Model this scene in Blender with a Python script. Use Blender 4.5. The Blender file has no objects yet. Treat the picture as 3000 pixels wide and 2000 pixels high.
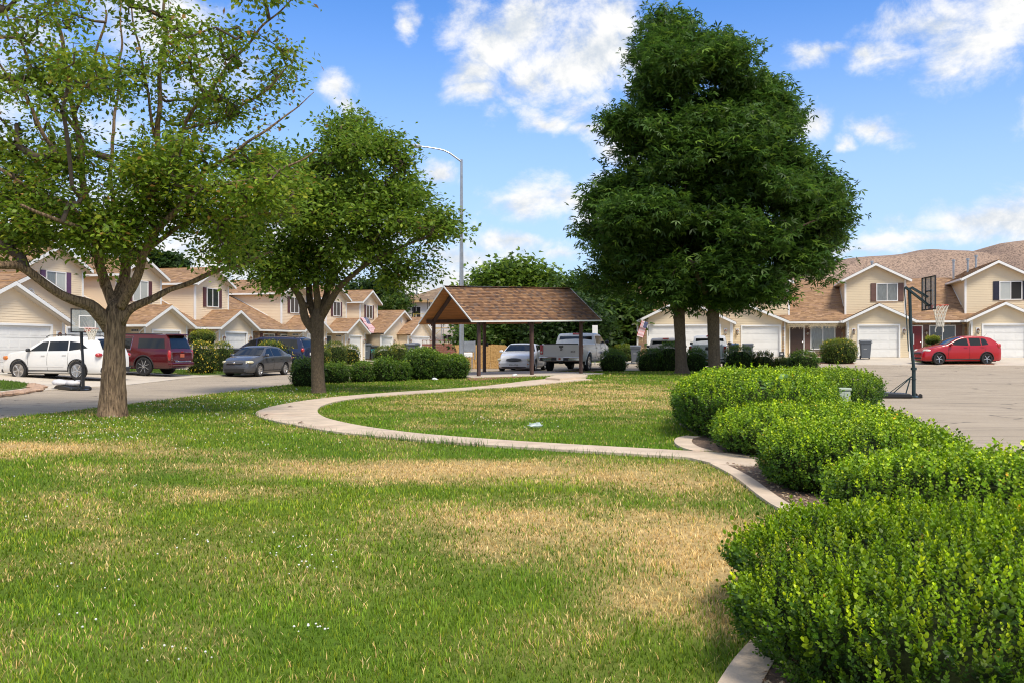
import bpy, bmesh, math, random
import numpy as np
from mathutils import Vector, Matrix, noise as mnoise
from mathutils.geometry import delaunay_2d_cdt
R = math.radians
random.seed(7); rng = np.random.default_rng(11)
S = bpy.context.scene; C = S.collection

# ---------------------------------------------------------------- camera, sky, sun, exposure
F = 2650.0; EYE = 1.5; HY = 1015.0
cam = bpy.data.cameras.new('camera'); cam.sensor_width = 36; cam.lens = F*36/3000
cam.shift_y = 15/3000; cam.clip_end = 6000; cam.clip_start = 0.1
co = bpy.data.objects.new('camera', cam); C.objects.link(co)
co.location = (0, 0, EYE); co.rotation_euler = (R(90), 0, 0); S.camera = co
S.render.resolution_x = 1024; S.render.resolution_y = 682
S.view_settings.view_transform = 'Standard'; S.view_settings.look = 'None'
S.view_settings.gamma = 1; S.view_settings.use_curve_mapping = False
S.view_settings.exposure = 1.15
S.cycles.filter_width = 1.1
SUN_EL, SUN_AZ = 56, 152          # azimuth clockwise from +Y: the light comes from behind the camera, a little to the right
SKY_STRENGTH = 0.125
K = 1/(SKY_STRENGTH*2**S.view_settings.exposure)      # radiance that prints as white

class NT:
    def __init__(s, tree): s.t = tree; s.n = tree.nodes; s.l = tree.links
    def new(s, typ, **kw):
        nd = s.n.new(typ)
        for k, v in kw.items():
            if hasattr(nd, k): setattr(nd, k, v)
        return nd
    def set(s, sock, v):
        if isinstance(v, bpy.types.NodeSocket): s.l.new(v, sock)
        elif v is not None: sock.default_value = v
    def math(s, op, a, b=None, c=None, clamp=False):
        nd = s.n.new('ShaderNodeMath'); nd.operation = op; nd.use_clamp = clamp
        for i, v in enumerate((a, b, c)):
            if v is not None: s.set(nd.inputs[i], v)
        return nd.outputs[0]
    def vmath(s, op, a, b=None):
        nd = s.n.new('ShaderNodeVectorMath'); nd.operation = op
        s.set(nd.inputs[0], a)
        if b is not None: s.set(nd.inputs[1], b)
        return nd.outputs['Value'] if op in ('LENGTH', 'DOT_PRODUCT') else nd.outputs[0]
    def noise(s, vec, scale, detail=4, rough=0.55, dist=0):
        nd = s.n.new('ShaderNodeTexNoise')
        if vec is not None: s.set(nd.inputs['Vector'], vec)
        nd.inputs['Scale'].default_value = scale; nd.inputs['Detail'].default_value = detail
        nd.inputs['Roughness'].default_value = rough; nd.inputs['Distortion'].default_value = dist
        return nd.outputs[0]
    def ramp(s, v, lo, hi, a=0.0, b=1.0, smooth=True):
        nd = s.n.new('ShaderNodeMapRange'); nd.interpolation_type = 'SMOOTHSTEP' if smooth else 'LINEAR'
        s.set(nd.inputs[0], v)
        for i, q in enumerate((lo, hi, a, b)): s.set(nd.inputs[i+1], q)
        return nd.outputs[0]
    def mix(s, f, a, b, typ='MIX'):
        nd = s.n.new('ShaderNodeMix'); nd.data_type = 'RGBA'; nd.blend_type = typ
        s.set(nd.inputs[0], f)
        for i, v in ((6, a), (7, b)):
            if isinstance(v, (tuple, list)) and len(v) == 3: v = (*v, 1)
            s.set(nd.inputs[i], v)
        return nd.outputs[2]

def build_world():
    w = bpy.data.worlds.new('World'); S.world = w; w.use_nodes = True
    t = NT(w.node_tree); t.n.clear()
    out = t.new('ShaderNodeOutputWorld'); bg = t.new('ShaderNodeBackground')
    sky = t.new('ShaderNodeTexSky'); sky.sky_type = 'NISHITA'; sky.sun_disc = False
    sky.sun_elevation = R(SUN_EL); sky.sun_rotation = R(SUN_AZ)
    sky.altitude = 900; sky.air_density = 1.0; sky.dust_density = 0.6; sky.ozone_density = 2.2
    d = t.new('ShaderNodeTexCoord').outputs['Generated']
    sep = t.new('ShaderNodeSeparateXYZ'); t.l.new(d, sep.inputs[0])
    x, y, z = sep.outputs
    az = t.math('ARCTAN2', x, y); el = t.math('ARCSINE', z)
    comb0 = t.new('ShaderNodeCombineXYZ'); t.l.new(az, comb0.inputs[0]); t.l.new(el, comb0.inputs[1])
    def warp(sc, amp):
        nd = t.n.new('ShaderNodeTexNoise'); t.l.new(comb0.outputs[0], nd.inputs['Vector']); nd.inputs['Scale'].default_value = sc; nd.inputs['Detail'].default_value = 5
        return t.vmath('MULTIPLY', t.vmath('SUBTRACT', nd.outputs['Color'], (.5,.5,.5)), (amp, amp*.7, 0))
    wv = t.vmath('ADD', t.vmath('ADD', comb0.outputs[0], warp(9, .085)), warp(34, .028))
    # the noise lives on a cloud layer seen in perspective: flatter towards the horizon
    zz = t.math('ADD', t.math('MAXIMUM', z, 0.0), 0.28)
    pv = t.new('ShaderNodeCombineXYZ')
    t.l.new(t.math('DIVIDE', x, zz), pv.inputs[0]); t.l.new(t.math('DIVIDE', y, zz), pv.inputs[1])
    sc_ = t.new('ShaderNodeCombineXYZ'); t.l.new(t.math('MULTIPLY', az, 1.0), sc_.inputs[0]); t.l.new(t.math('MULTIPLY', el, 1.35), sc_.inputs[1])
    n1 = t.noise(sc_.outputs[0], 11.0, 10, 0.66, 0.25)
    n2 = t.noise(sc_.outputs[0], 2.2, 3, 0.5)
    # cumulus groups: azimuth / elevation (in photo units of 1/2650 rad about the view axis), radius
    blobs = [(1430,110,105,150,1),(1400,215,70,80,.9),(1520,50,150,80,1),(1560,230,120,70,.95),(1760,120,160,115,1.1),(1650,200,130,90,1),(1830,60,80,70,1),
             (1400,285,75,30,.85),(1700,300,90,40,.75),(1600,352,75,32,1),(1710,372,70,26,.8),(1560,590,120,50,1),(1680,570,110,55,1),(1780,640,110,55,.9),
             (1195,70,24,50,.7),(980,262,55,42,.85),(1000,300,30,25,.7),(1275,510,42,30,1),(2560,165,52,42,.85),(2590,190,40,30,.6),(2740,60,150,60,.95),(2880,110,150,85,1),(2980,40,120,90,1),(2760,190,60,28,.6),
             (2562,385,58,36,.95),(2600,408,40,24,.7),(2478,438,24,16,.7),(2345,378,62,36,.95),(2380,165,40,20,.5),(2450,140,30,14,.5),(1790,440,50,40,.6),
             (2700,715,220,22,.8),(2900,660,170,48,.9),(3100,620,200,60,.9),(2550,745,160,18,.7),(1480,725,190,24,.7),(1330,770,220,38,.75),(1650,745,120,22,.6),(1290,830,260,45,.9),
             (470,60,130,110,.9),(600,190,110,70,.8),(380,600,420,70,.8),(620,720,420,80,.9),(100,700,260,90,.8),(100,60,60,70,.6),(-150,300,250,140,.8),(1050,700,240,55,.7),(3300,250,200,120,.9),(1900,-300,400,150,.9),(700,-350,300,120,.8),(2700,-400,260,130,.9)]
    acc = None
    for px, py, rx, ry, wgt in blobs:
        a = math.atan((px-1500)/F); e = math.atan((HY-py)/F*math.cos(a))
        v = t.vmath('SUBTRACT', wv, (a, e, 0))
        v = t.vmath('MULTIPLY', v, (F/rx/1.3, F/ry/1.3, 0))
        L = t.vmath('LENGTH', v)
        m = t.math('MULTIPLY', t.math('SUBTRACT', 1.0, L), wgt)
        acc = m if acc is None else t.math('MAXIMUM', acc, m)
    # elsewhere round the horizon the same kind of broken cloud goes on
    out_of_view = t.ramp(t.math('ABSOLUTE', az), 0.62, 0.8)
    far = t.math('SUBTRACT', t.math('MULTIPLY', t.math('SUBTRACT', n2, 0.40), 3.0), t.math('MULTIPLY', t.math('SUBTRACT', 1.0, out_of_view), 3.0))
    high = t.math('SUBTRACT', t.math('MULTIPLY', t.math('SUBTRACT', t.noise(pv.outputs[0], 1.3, 4, .5), 0.42), 3.0), t.math('MULTIPLY', t.ramp(el, 0.75, 0.6), 4.0))
    acc = t.math('MAXIMUM', t.math('MAXIMUM', acc, far), high)
    acc = t.math('MAXIMUM', acc, -1.0)
    dens = t.ramp(t.math('ADD', t.math('ADD', acc, .10), t.math('MULTIPLY', t.math('SUBTRACT', n1, 0.5), 2.8)), -0.12, 0.92)
    haze = t.ramp(el, 0.42, -0.03)                       # thin white veil low down
    # cloud body: white where thick and high in the group, grey underneath
    offs = t.vmath('ADD', sc_.outputs[0], (0.0, -0.022, 0))
    n3 = t.noise(offs, 11.0, 6, 0.58, 0.25)
    shade = t.ramp(t.math('ADD', t.math('SUBTRACT', n1, n3), t.math('MULTIPLY', n2, 0.12)), -0.12, 0.18)
    cl = t.mix(shade, (.66*K, .73*K, .82*K), (1.06*K, 1.05*K, 1.03*K))
    skyc = t.mix(1.0, sky.outputs[0], SKY_TINT, 'MULTIPLY')
    base = t.mix(t.math('MULTIPLY', haze, 0.92), skyc, (.66*K, .82*K, 1.02*K))
    col = t.mix(t.math('MULTIPLY', dens, t.ramp(el, -0.01, 0.02)), base, cl)
    t.l.new(col, bg.inputs[0]); bg.inputs[1].default_value = SKY_STRENGTH
    t.l.new(bg.outputs[0], out.inputs[0])
SKY_TINT = (0.315, 0.56, 0.84)
build_world()
sl = bpy.data.lights.new('sun', 'SUN'); sl.energy = 1.95; sl.angle = R(18); sl.color = (1.0, 0.91, 0.78)
so = bpy.data.objects.new('sun', sl); C.objects.link(so)
so.rotation_euler = (R(90-SUN_EL), 0, R(180-SUN_AZ))
so.location = (0, 0, 60)

# ---------------------------------------------------------------- materials
MATS = {}
def mat(name, col=(.5,.5,.5), rough=.7, var=.15, vscale=3.0, bump=0.0, bscale=40.0, metal=0.0, attr=False, spec=0.5, coat=0.0,
        col2=None, c2scale=1.2, c2lo=.5, c2hi=.65, trans=0.0, emit=None, alpha=None, stretch=None, dist=.01):
    if name in MATS: return MATS[name]
    m = bpy.data.materials.new(name); m.use_nodes = True; t = NT(m.node_tree); t.n.clear()
    out = t.new('ShaderNodeOutputMaterial'); p = t.new('ShaderNodeBsdfPrincipled')
    vec = t.new('ShaderNodeTexCoord').outputs['Object']
    if stretch: vec = t.vmath('MULTIPLY', vec, stretch)
    if attr:
        a = t.new('ShaderNodeAttribute'); a.attribute_name = 'Col'; c = a.outputs['Color']
        c = t.mix(1.0, c, col, 'MULTIPLY')
    else:
        c = t.mix(0.0, col, col)
    if col2 is not None: c = t.mix(t.ramp(t.noise(vec, c2scale, 6, .6), c2lo, c2hi), c, col2)
    if var:
        n = t.noise(vec, vscale, 6, .6)
        c = t.mix(1.0, c, t.new_gray(t.ramp(n, .25, .75, 1-var, 1+var, False)), 'MULTIPLY') if False else _mul(t, c, t.ramp(n, .25, .75, 1-var, 1+var, False))
    t.set(p.inputs['Base Color'], c)
    p.inputs['Roughness'].default_value = rough; p.inputs['Metallic'].default_value = metal
    p.inputs['Specular IOR Level'].default_value = spec; p.inputs['Coat Weight'].default_value = coat
    if alpha is not None: p.inputs['Alpha'].default_value = alpha
    if emit: p.inputs['Emission Color'].default_value = (*emit, 1); p.inputs['Emission Strength'].default_value = 1
    if bump:
        b = t.new('ShaderNodeBump'); b.inputs['Strength'].default_value = bump; b.inputs['Distance'].default_value = dist
        t.l.new(t.noise(vec, bscale, 5, .65), b.inputs['Height']); t.l.new(b.outputs[0], p.inputs['Normal'])
    if trans:
        tr = t.new('ShaderNodeBsdfTranslucent'); t.set(tr.inputs[0], _mul(t, c, 1.25)); mx = t.new('ShaderNodeMixShader')
        mx.inputs[0].default_value = trans; t.l.new(p.outputs[0], mx.inputs[1]); t.l.new(tr.outputs[0], mx.inputs[2])
        t.l.new(mx.outputs[0], out.inputs[0])
    else: t.l.new(p.outputs[0], out.inputs[0])
    MATS[name] = m; return m
def _mul(t, c, f):
    nd = t.n.new('ShaderNodeVectorMath'); nd.operation = 'SCALE'; t.set(nd.inputs[0], c); t.set(nd.inputs['Scale'], f); return nd.outputs[0]

def paint(name, col, rough=.28): return mat(name, col, rough, .04, 1.5, coat=.45, spec=.45)
M = dict(
    siding_l=mat('siding_peach', (.78,.64,.455), .55, .05, .8, .15, 60),
    siding_r=mat('siding_tan', (.70,.585,.40), .55, .05, .8, .15, 60),
    trim=mat('white_trim', (.78,.78,.76), .5, .05, 2),
    soffit=mat('soffit', (.55,.5,.42), .6, .05, 2),
    gdoor=mat('garage_door_white', (.76,.755,.72), .45, .06, 1.2),
    shingle=mat('roof_shingle', (1,1,1), .92, .16, 6, .6, 70, attr=True, spec=.2),
    stone=mat('stone_veneer', (1,1,1), .85, .3, 9, .8, 30, attr=True, spec=.2),
    mortar=mat('mortar', (.26,.22,.18), .9, .2, 8, .4, 30),
    shut=mat('shutter_maroon', (.095,.03,.032), .5, .08, 5),
    shutb=mat('shutter_brown', (.135,.072,.055), .5, .08, 5),
    shutn=mat('shutter_navy', (.012,.014,.032), .5, .08, 5),
    shutp=mat('shutter_purple', (.11,.05,.12), .5, .08, 5),
    glass=mat('window_glass', (.035,.04,.042), .06, .2, 3, spec=.9),
    glass_l=mat('window_glass_blinds', (.42,.44,.41), .12, .06, 3, spec=.9),
    glass_m=mat('window_glass_curtain', (.16,.175,.17), .08, .4, 6, spec=.9, stretch=(6,1,.6)),
    doorb=mat('door_brown', (.055,.032,.024), .45, .05), doorr=mat('door_red', (.17,.014,.016), .4, .05), doorbl=mat('door_blue', (.05,.075,.1), .45, .05),
    bronze=mat('lantern_bronze', (.11,.05,.03), .4, .1, metal=.6), lglass=mat('lantern_glass', (.62,.58,.48), .2, .05),
    galv=mat('galvanised', (.38,.41,.44), .42, .2, 5, metal=.7), darkm=mat('black_metal', (.012,.013,.015), .35, .15, 8),
    tealm=mat('dark_teal_metal', (.012,.03,.034), .35, .15, 8),
    wood_d=mat('post_brown', (.075,.04,.032), .7, .25, 6, .4, 40, stretch=(1,1,.12)),
    wood_c=mat('ceiling_plank', (.50,.20,.065), .6, .3, 4, .3, 30, stretch=(.3,4,4)),
    conc=mat('concrete', (.56,.45,.335), .85, .22, 2.5, .35, 60, col2=(.50,.36,.26), c2scale=.7, c2lo=.5, c2hi=.75),
    conc_w=mat('concrete_pale', (.53,.465,.375), .85, .12, .8, .3, 60, col2=(.34,.31,.28), c2scale=1.2, c2lo=.55, c2hi=.75),
    osb=mat('osb_board', (.50,.30,.105), .8, .35, 22, .4, 30, col2=(.34,.19,.06), c2scale=9, c2lo=.5, c2hi=.58),
    brick=mat('garden_brick', (.24,.095,.065), .85, .3, 12, .4, 30), house_w=mat('house_wrap', (.70,.70,.70), .7, .06, 1.5),
    fascia_w=mat('raw_fascia', (.50,.33,.15), .8, .2, 3), yel=mat('scaffold_yellow', (.52,.38,.10), .5, .1), blk=mat('rubber_black', (.015,.015,.016), .8, .2, 20),
    rim=mat('alloy', (.55,.56,.58), .25, .05, metal=.9), chrome=mat('chrome', (.72,.72,.72), .12, .03, metal=1.0),
    carglass=mat('car_glass', (.008,.010,.010), .05, 0, spec=.55), plastic=mat('dark_trim', (.025,.025,.027), .5, .1),
    redl=mat('tail_lamp', (.42,.012,.012), .15, .1, coat=.8), headl=mat('head_lamp', (.62,.62,.56), .12, .15, 20, coat=1), headly=mat('head_lamp_aged', (.58,.54,.36), .25, .15, 20, coat=.6),
    orange=mat('orange_lamp', (.55,.16,.02), .2, .1), bin=mat('bin_grey', (.105,.12,.14), .5, .08, 5), bin_d=mat('bin_dark', (.03,.035,.04), .5, .08, 5), bin_b=mat('bin_blue', (.03,.07,.18), .5, .08, 5),
    rimr=mat('rim_orange', (.50,.055,.02), .4, .05), net=mat('net_cord', (.72,.68,.58), .8, .1), ped=mat('pedestal_green', (.36,.42,.33), .5, .1, 4),
    mulch=mat('mulch', (.20,.085,.05), .95, .5, 30, .9, 50, col2=(.34,.20,.13), c2scale=18, c2lo=.5, c2hi=.6),
    soil=mat('bed_soil', (.12,.08,.055), .95, .5, 20, .9, 40, col2=(.30,.21,.14), c2scale=25, c2lo=.55, c2hi=.62),
    white_t=mat('white_letter', (.8,.8,.8), .6, 0), red_t=mat('flag_red', (.42,.02,.03), .8, .05), blue_t=mat('flag_blue', (.02,.03,.12), .8, .05), cyan_t=mat('paint_cyan', (.05,.42,.48), .7, .05), blk_t=mat('black_letter', (.02,.02,.03), .6, 0),
    plate=mat('plate_white', (.7,.7,.68), .5, 0), plate_o=mat('plate_red', (.45,.12,.06), .5, .3, 60), purple=mat('letter_violet', (.22,.2,.36), .6, 0),
    leaf=mat('leaf', (1,1,1), .5, .22, 1.2, attr=True, spec=.35, trans=.42),
    leafg=mat('leaf_glossy', (1,1,1), .45, .15, 2, attr=True, spec=.3, trans=.25),
    grass=mat('grass_blade', (1,1,1), .6, .12, .8, attr=True, spec=.25, trans=.30),
    petal=mat('clover_white', (.75,.74,.68), .7, .05), bark=mat('bark', (.38,.26,.16), .95, .5, 12, 1.0, 18, col2=(.13,.088,.06), c2scale=7, c2lo=.40, c2hi=.66, stretch=(4,4,.55), spec=.1, dist=.05),
    bark2=mat('bark_smooth', (.135,.10,.07), .95, .4, 14, 1.0, 30, col2=(.24,.17,.10), c2scale=22, c2lo=.58, c2hi=.66, stretch=(1.5,1.5,.8), spec=.1, dist=.02),
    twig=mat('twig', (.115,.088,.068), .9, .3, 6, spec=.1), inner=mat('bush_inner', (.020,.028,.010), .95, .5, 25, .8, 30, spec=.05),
    plas=mat('clear_plastic', (.62,.72,.72), .2, .1, alpha=.55), litter=mat('litter_white', (.7,.74,.72), .5, .1), hose=mat('sandbag_white', (.62,.60,.60), .9, .15, 6),
    rock=mat('kerb_stone', (.40,.27,.19), .9, .3, 8, .8, 20), inside=mat('interior_dark', (.02,.02,.02), .9, 0),
)
def asphalt_mat():
    m = bpy.data.materials.new('asphalt'); m.use_nodes = True; t = NT(m.node_tree); p = t.n['Principled BSDF']
    vec = t.new('ShaderNodeTexCoord').outputs['Object']
    c = t.mix(t.ramp(t.noise(vec, .35, 5, .6), .35, .7), (.36,.298,.222), (.42,.348,.262))
    c = t.mix(t.ramp(t.noise(vec, 42, 3, .8), .52, .68), c, (.20,.165,.13))
    c = t.mix(t.ramp(t.noise(vec, 70, 2, .8), .56, .72), c, (.62,.54,.43))
    st = t.vmath('MULTIPLY', vec, (.25, 2.2, 1))
    c = t.mix(t.math('MULTIPLY', t.ramp(t.noise(st, 1.2, 7, .7), .52, .70), .6), c, (.12,.105,.095))
    v = t.new('ShaderNodeTexVoronoi'); v.feature = 'DISTANCE_TO_EDGE'; v.inputs['Scale'].default_value = .42
    t.l.new(t.vmath('ADD', t.vmath('MULTIPLY', vec, (.55, 1.6, 1)), t.noise_vec(vec, 1.4)), v.inputs['Vector'])
    crack = t.math('MULTIPLY', t.ramp(v.outputs[0], .016, .005), t.ramp(t.noise(vec, .5, 3), .42, .52))
    c = t.mix(t.math('MULTIPLY', crack, .7), c, (.06,.055,.05))
    t.set(p.inputs['Base Color'], c); p.inputs['Roughness'].default_value = .9; p.inputs['Specular IOR Level'].default_value = .2
    b = t.new('ShaderNodeBump'); b.inputs['Strength'].default_value = .5; b.inputs['Distance'].default_value = .01
    t.l.new(t.noise(vec, 70, 3, .7), b.inputs['Height']); t.l.new(b.outputs[0], p.inputs['Normal'])
    return m
def _nv(t, vec, sc):
    nd = t.n.new('ShaderNodeTexNoise'); t.set(nd.inputs['Vector'], vec); nd.inputs['Scale'].default_value = sc; nd.inputs['Detail'].default_value = 4
    return t.vmath('MULTIPLY', nd.outputs['Color'], (.7, .7, .0))
NT.noise_vec = _nv
M['asphalt'] = asphalt_mat()
def hill_mat():
    m = bpy.data.materials.new('desert_hill'); m.use_nodes = True; t = NT(m.node_tree); p = t.n['Principled BSDF']
    vec = t.new('ShaderNodeTexCoord').outputs['Object']
    c = t.mix(t.ramp(t.noise(vec, .012, 5, .6), .4, .65), (.37,.265,.195), (.30,.215,.165))
    c = t.mix(t.ramp(t.noise(vec, .38, 4, .8), .47, .60), c, (.115,.085,.07))
    c = t.mix(t.math('MULTIPLY', t.ramp(t.noise(vec, .1, 3, .6), .6, .7), .6), c, (.20,.145,.115))
    t.set(p.inputs['Base Color'], c); p.inputs['Roughness'].default_value = 1; p.inputs['Specular IOR Level'].default_value = .05
    return m
M['hill'] = hill_mat()

# ---------------------------------------------------------------- mesh helpers
class MB:
    def __init__(s): s.v = []; s.f = []; s.c = []
    def add(s, vs, fs, col=None):
        o = len(s.v); s.v += [tuple(p) for p in vs]
        for f in fs: s.f.append(tuple(i+o for i in f)); s.c.append(col)
        return s
    def box(s, x0, x1, y0, y1, z0, z1, col=None):
        return s.add([(x0,y0,z0),(x1,y0,z0),(x1,y1,z0),(x0,y1,z0),(x0,y0,z1),(x1,y0,z1),(x1,y1,z1),(x0,y1,z1)],
                     [(0,3,2,1),(4,5,6,7),(0,1,5,4),(1,2,6,5),(2,3,7,6),(3,0,4,7)], col)
    def obox(s, c, size, rot=None, col=None):
        a, b, d = [q/2 for q in size]; c = Vector(c); rot = rot or Matrix.Identity(3)
        vs = [c + rot @ Vector(p) for p in [(-a,-b,-d),(a,-b,-d),(a,b,-d),(-a,b,-d),(-a,-b,d),(a,-b,d),(a,b,d),(-a,b,d)]]
        return s.add(vs, [(0,3,2,1),(4,5,6,7),(0,1,5,4),(1,2,6,5),(2,3,7,6),(3,0,4,7)], col)
    def bar(s, p, q, w, h, col=None):
        p, q = Vector(p), Vector(q); d = (q-p); L = d.length; d.normalize()
        up = Vector((0,0,1)) if abs(d.z) < .95 else Vector((1,0,0))
        y = up.cross(d).normalized(); z = d.cross(y)
        return s.obox((p+q)/2, (L, w, h), Matrix((d, y, z)).transposed(), col)
    def tube(s, pts, r, n=8, col=None, cap=True, warp=None):
        pts = [Vector(p) for p in pts]; m = len(pts)
        rs = r if isinstance(r, (list, tuple)) else [r]*m
        o = len(s.v); prev = None; hh = 0
        for i, p in enumerate(pts):
            d = (pts[min(i+1, m-1)] - pts[max(i-1, 0)])
            d = d.normalized() if d.length > 1e-9 else Vector((0,0,1))
            if prev is None:
                up = Vector((0,0,1)) if abs(d.z) < .9 else Vector((1,0,0)); x = up.cross(d).normalized()
            else: x = (prev - d*prev.dot(d)).normalized()
            prev = x; y = d.cross(x)
            if i: hh += (p-pts[i-1]).length
            for k in range(n):
                a = 2*math.pi*k/n; rr = rs[i]*(warp(a, hh) if warp else 1)
                s.v.append(tuple(p + x*math.cos(a)*rr + y*math.sin(a)*rr))
        for i in range(m-1):
            for k in range(n):
                a = o+i*n+k; b = o+i*n+(k+1) % n; s.f.append((a, b, b+n, a+n)); s.c.append(col)
        if cap:
            s.f.append(tuple(o+k for k in range(n))[::-1]); s.c.append(col)
            s.f.append(tuple(o+(m-1)*n+k for k in range(n))); s.c.append(col)
        return s
    def lathe(s, prof, n=20, M4=None, col=None):
        o = len(s.v); M4 = M4 or Matrix.Identity(4)
        for (r, z) in prof:
            for k in range(n):
                a = 2*math.pi*k/n; s.v.append(tuple(M4 @ Vector((r*math.cos(a), r*math.sin(a), z))))
        for i in range(len(prof)-1):
            for k in range(n):
                a = o+i*n+k; b = o+i*n+(k+1) % n; s.f.append((a, b, b+n, a+n)); s.c.append(col)
        s.f.append(tuple(o+k for k in range(n))[::-1]); s.c.append(col)
        s.f.append(tuple(o+(len(prof)-1)*n+k for k in range(n))); s.c.append(col)
        return s
    def prism(s, poly, d, col=None):      # poly: 3-D points of one face, d: extrusion vector
        n = len(poly); d = Vector(d); a = [Vector(p) for p in poly]
        vs = a + [p+d for p in a]
        return s.add(vs, [tuple(range(n))[::-1], tuple(range(n, 2*n))] + [(i, (i+1) % n, n+(i+1) % n, n+i) for i in range(n)], col)
    def build(s, name, m=None, parent=None, smooth=False, kind=None, loc=None, rotz=0, fix=True):
        me = bpy.data.meshes.new(name); me.from_pydata(s.v, [], s.f)
        if fix:
            bm = bmesh.new(); bm.from_mesh(me); bmesh.ops.recalc_face_normals(bm, faces=bm.faces); bm.to_mesh(me); bm.free()
        if any(c is not None for c in s.c):
            at = me.color_attributes.new('Col', 'FLOAT_COLOR', 'CORNER')
            arr = np.ones((len(me.loops), 4), np.float32)
            tot = np.zeros(len(me.polygons), np.int32); me.polygons.foreach_get('loop_total', tot)
            cols = np.array([(*(c or (1,1,1)), 1) for c in s.c], np.float32)
            at.data.foreach_set('color', np.repeat(cols, tot, axis=0).ravel())
        if smooth: me.polygons.foreach_set('use_smooth', [True]*len(me.polygons))
        if m is not None: me.materials.append(M[m] if isinstance(m, str) else m)
        return link(name, me, parent, kind, loc, rotz)
def link(name, me, parent=None, kind=None, loc=None, rotz=0):
    o = bpy.data.objects.new(name, me); C.objects.link(o)
    if parent: o.parent = parent
    if kind: o['kind'] = kind
    if loc is not None: o.location = loc
    if rotz: o.rotation_euler.z = rotz
    return o
def thing(name, label, cat, loc=(0,0,0), rz=0, group=None):
    o = bpy.data.objects.new(name, None); C.objects.link(o); o.location = loc; o.rotation_euler = (0,0,rz)
    o.empty_display_size = .1
    return tag(o, label, cat, group)
def tag(o, label, cat, group=None, kind=None):
    o['label'] = label; o['category'] = cat
    if group: o['group'] = group
    if kind: o['kind'] = kind
    return o
def copy_tree(o, parent=None):
    c = o.copy(); C.objects.link(c); c.parent = parent
    for ch in list(o.children): copy_tree(ch, c)
    return c
def text(s, size, m, parent, mtx, name='lettering', depth=.003):
    cu = bpy.data.curves.new(name, 'FONT'); cu.body = s; cu.size = size; cu.extrude = depth; cu.align_x = 'CENTER'; cu.align_y = 'CENTER'; cu.resolution_u = 2
    o = bpy.data.objects.new(name, cu); C.objects.link(o)
    dg = bpy.context.evaluated_depsgraph_get(); me = bpy.data.meshes.new_from_object(o.evaluated_get(dg))
    bpy.data.objects.remove(o); me.materials.clear(); me.materials.append(M[m])
    o = link(name, me, parent); o.matrix_local = mtx; return o
def np_mesh(name, V, Fc, col, m, parent=None, kind=None, smooth=False):
    """V (n,3), Fc (k,3 or 4) ints, col (n,3) per-vertex colour"""
    me = bpy.data.meshes.new(name); n = len(V); k, q = Fc.shape
    me.vertices.add(n); me.vertices.foreach_set('co', V.astype(np.float32).ravel())
    me.loops.add(k*q); me.loops.foreach_set('vertex_index', Fc.astype(np.int32).ravel())
    me.polygons.add(k); me.polygons.foreach_set('loop_start', np.arange(0, k*q, q, dtype=np.int32))
    me.polygons.foreach_set('loop_total', np.full(k, q, np.int32))
    me.update(calc_edges=True)
    if col is not None:
        at = me.color_attributes.new('Col', 'FLOAT_COLOR', 'POINT')
        at.data.foreach_set('color', np.concatenate([col, np.ones((n,1))], 1).astype(np.float32).ravel())
    if smooth: me.polygons.foreach_set('use_smooth', np.ones(k, bool))
    me.materials.append(M[m] if isinstance(m, str) else m)
    return link(name, me, parent, kind)
def frames(nrm, spin):
    """rotation matrices whose z axis is nrm (n,3), turned by spin"""
    z = nrm/np.linalg.norm(nrm, axis=1, keepdims=True)
    up = np.where(np.abs(z[:, 2:3]) < .9, np.array([[0,0,1.]]), np.array([[1.,0,0]]))
    x = np.cross(up, z); x /= np.linalg.norm(x, axis=1, keepdims=True); y = np.cross(z, x)
    c, s_ = np.cos(spin)[:, None], np.sin(spin)[:, None]
    return np.stack([x*c+y*s_, y*c-x*s_, z], axis=2)
def scatter(tv, tf, pos, rot, scl, col, tcol=None):
    """instances of a template baked into arrays"""
    N, k = len(pos), len(tv)
    V = np.einsum('nij,kj->nki', rot, tv)*(scl[:, None, None] if scl.ndim == 1 else scl[:, None, :]) + pos[:, None, :]
    Fc = tf[None] + (np.arange(N)*k)[:, None, None]
    cc = np.repeat(col[:, None, :], k, 1)
    if tcol is not None: cc = cc*tcol[None]
    return V.reshape(-1, 3), Fc.reshape(-1, tf.shape[1]), cc.reshape(-1, 3)
LEAF_V = np.array([(0,0,0),(.5,-.26,.05),(1,0,-.04),(.5,.26,.05)], float); LEAF_F = np.array([(0,1,2,3)])

# ---------------------------------------------------------------- the lie of the land
LO = np.array([-22.4, 40.8]); LU = np.array([.255, .967]); LN = np.array([.967, -.255])      # left row: origin, direction along the row, way it faces
RO = np.array([24.2, 59.7]); RV = np.array([.967, -.255]); RM = np.array([-.255, -.967])     # right row
def sstep(a, b, x):
    t = np.clip((x-a)/(b-a), 0, 1); return t*t*(3-2*t)
def gz(x, y):
    x = np.asarray(x, float); y = np.asarray(y, float)
    dL = (x-LO[0])*LN[0] + (y-LO[1])*LN[1]
    dR = (x-RO[0])*RM[0] + (y-RO[1])*RM[1]
    zr = np.interp(dR, [0, 7.3, 12, 16, 19.3, 22, 26.5, 31, 36], [.78, .42, .28, .20, .18, .17, .14, .05, 0])*sstep(-14, -4, x)
    zl = np.interp(dL, [0, 2, 5, 9], [.28, .26, .12, 0])
    return np.maximum(zr, zl)
def g(x, y): return float(gz(x, y))
def at(px, py, dz=0.0):
    """the point of the ground seen at a pixel of the photograph"""
    kx = (px-1500)/F; kz = (HY-py)/F; Y = 20.0
    for _ in range(40):
        Yn = (g(kx*Y, Y)+dz-EYE)/kz; Y = .5*Y+.5*min(max(Yn, 1), 400)
    return (kx*Y, Y)
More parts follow.
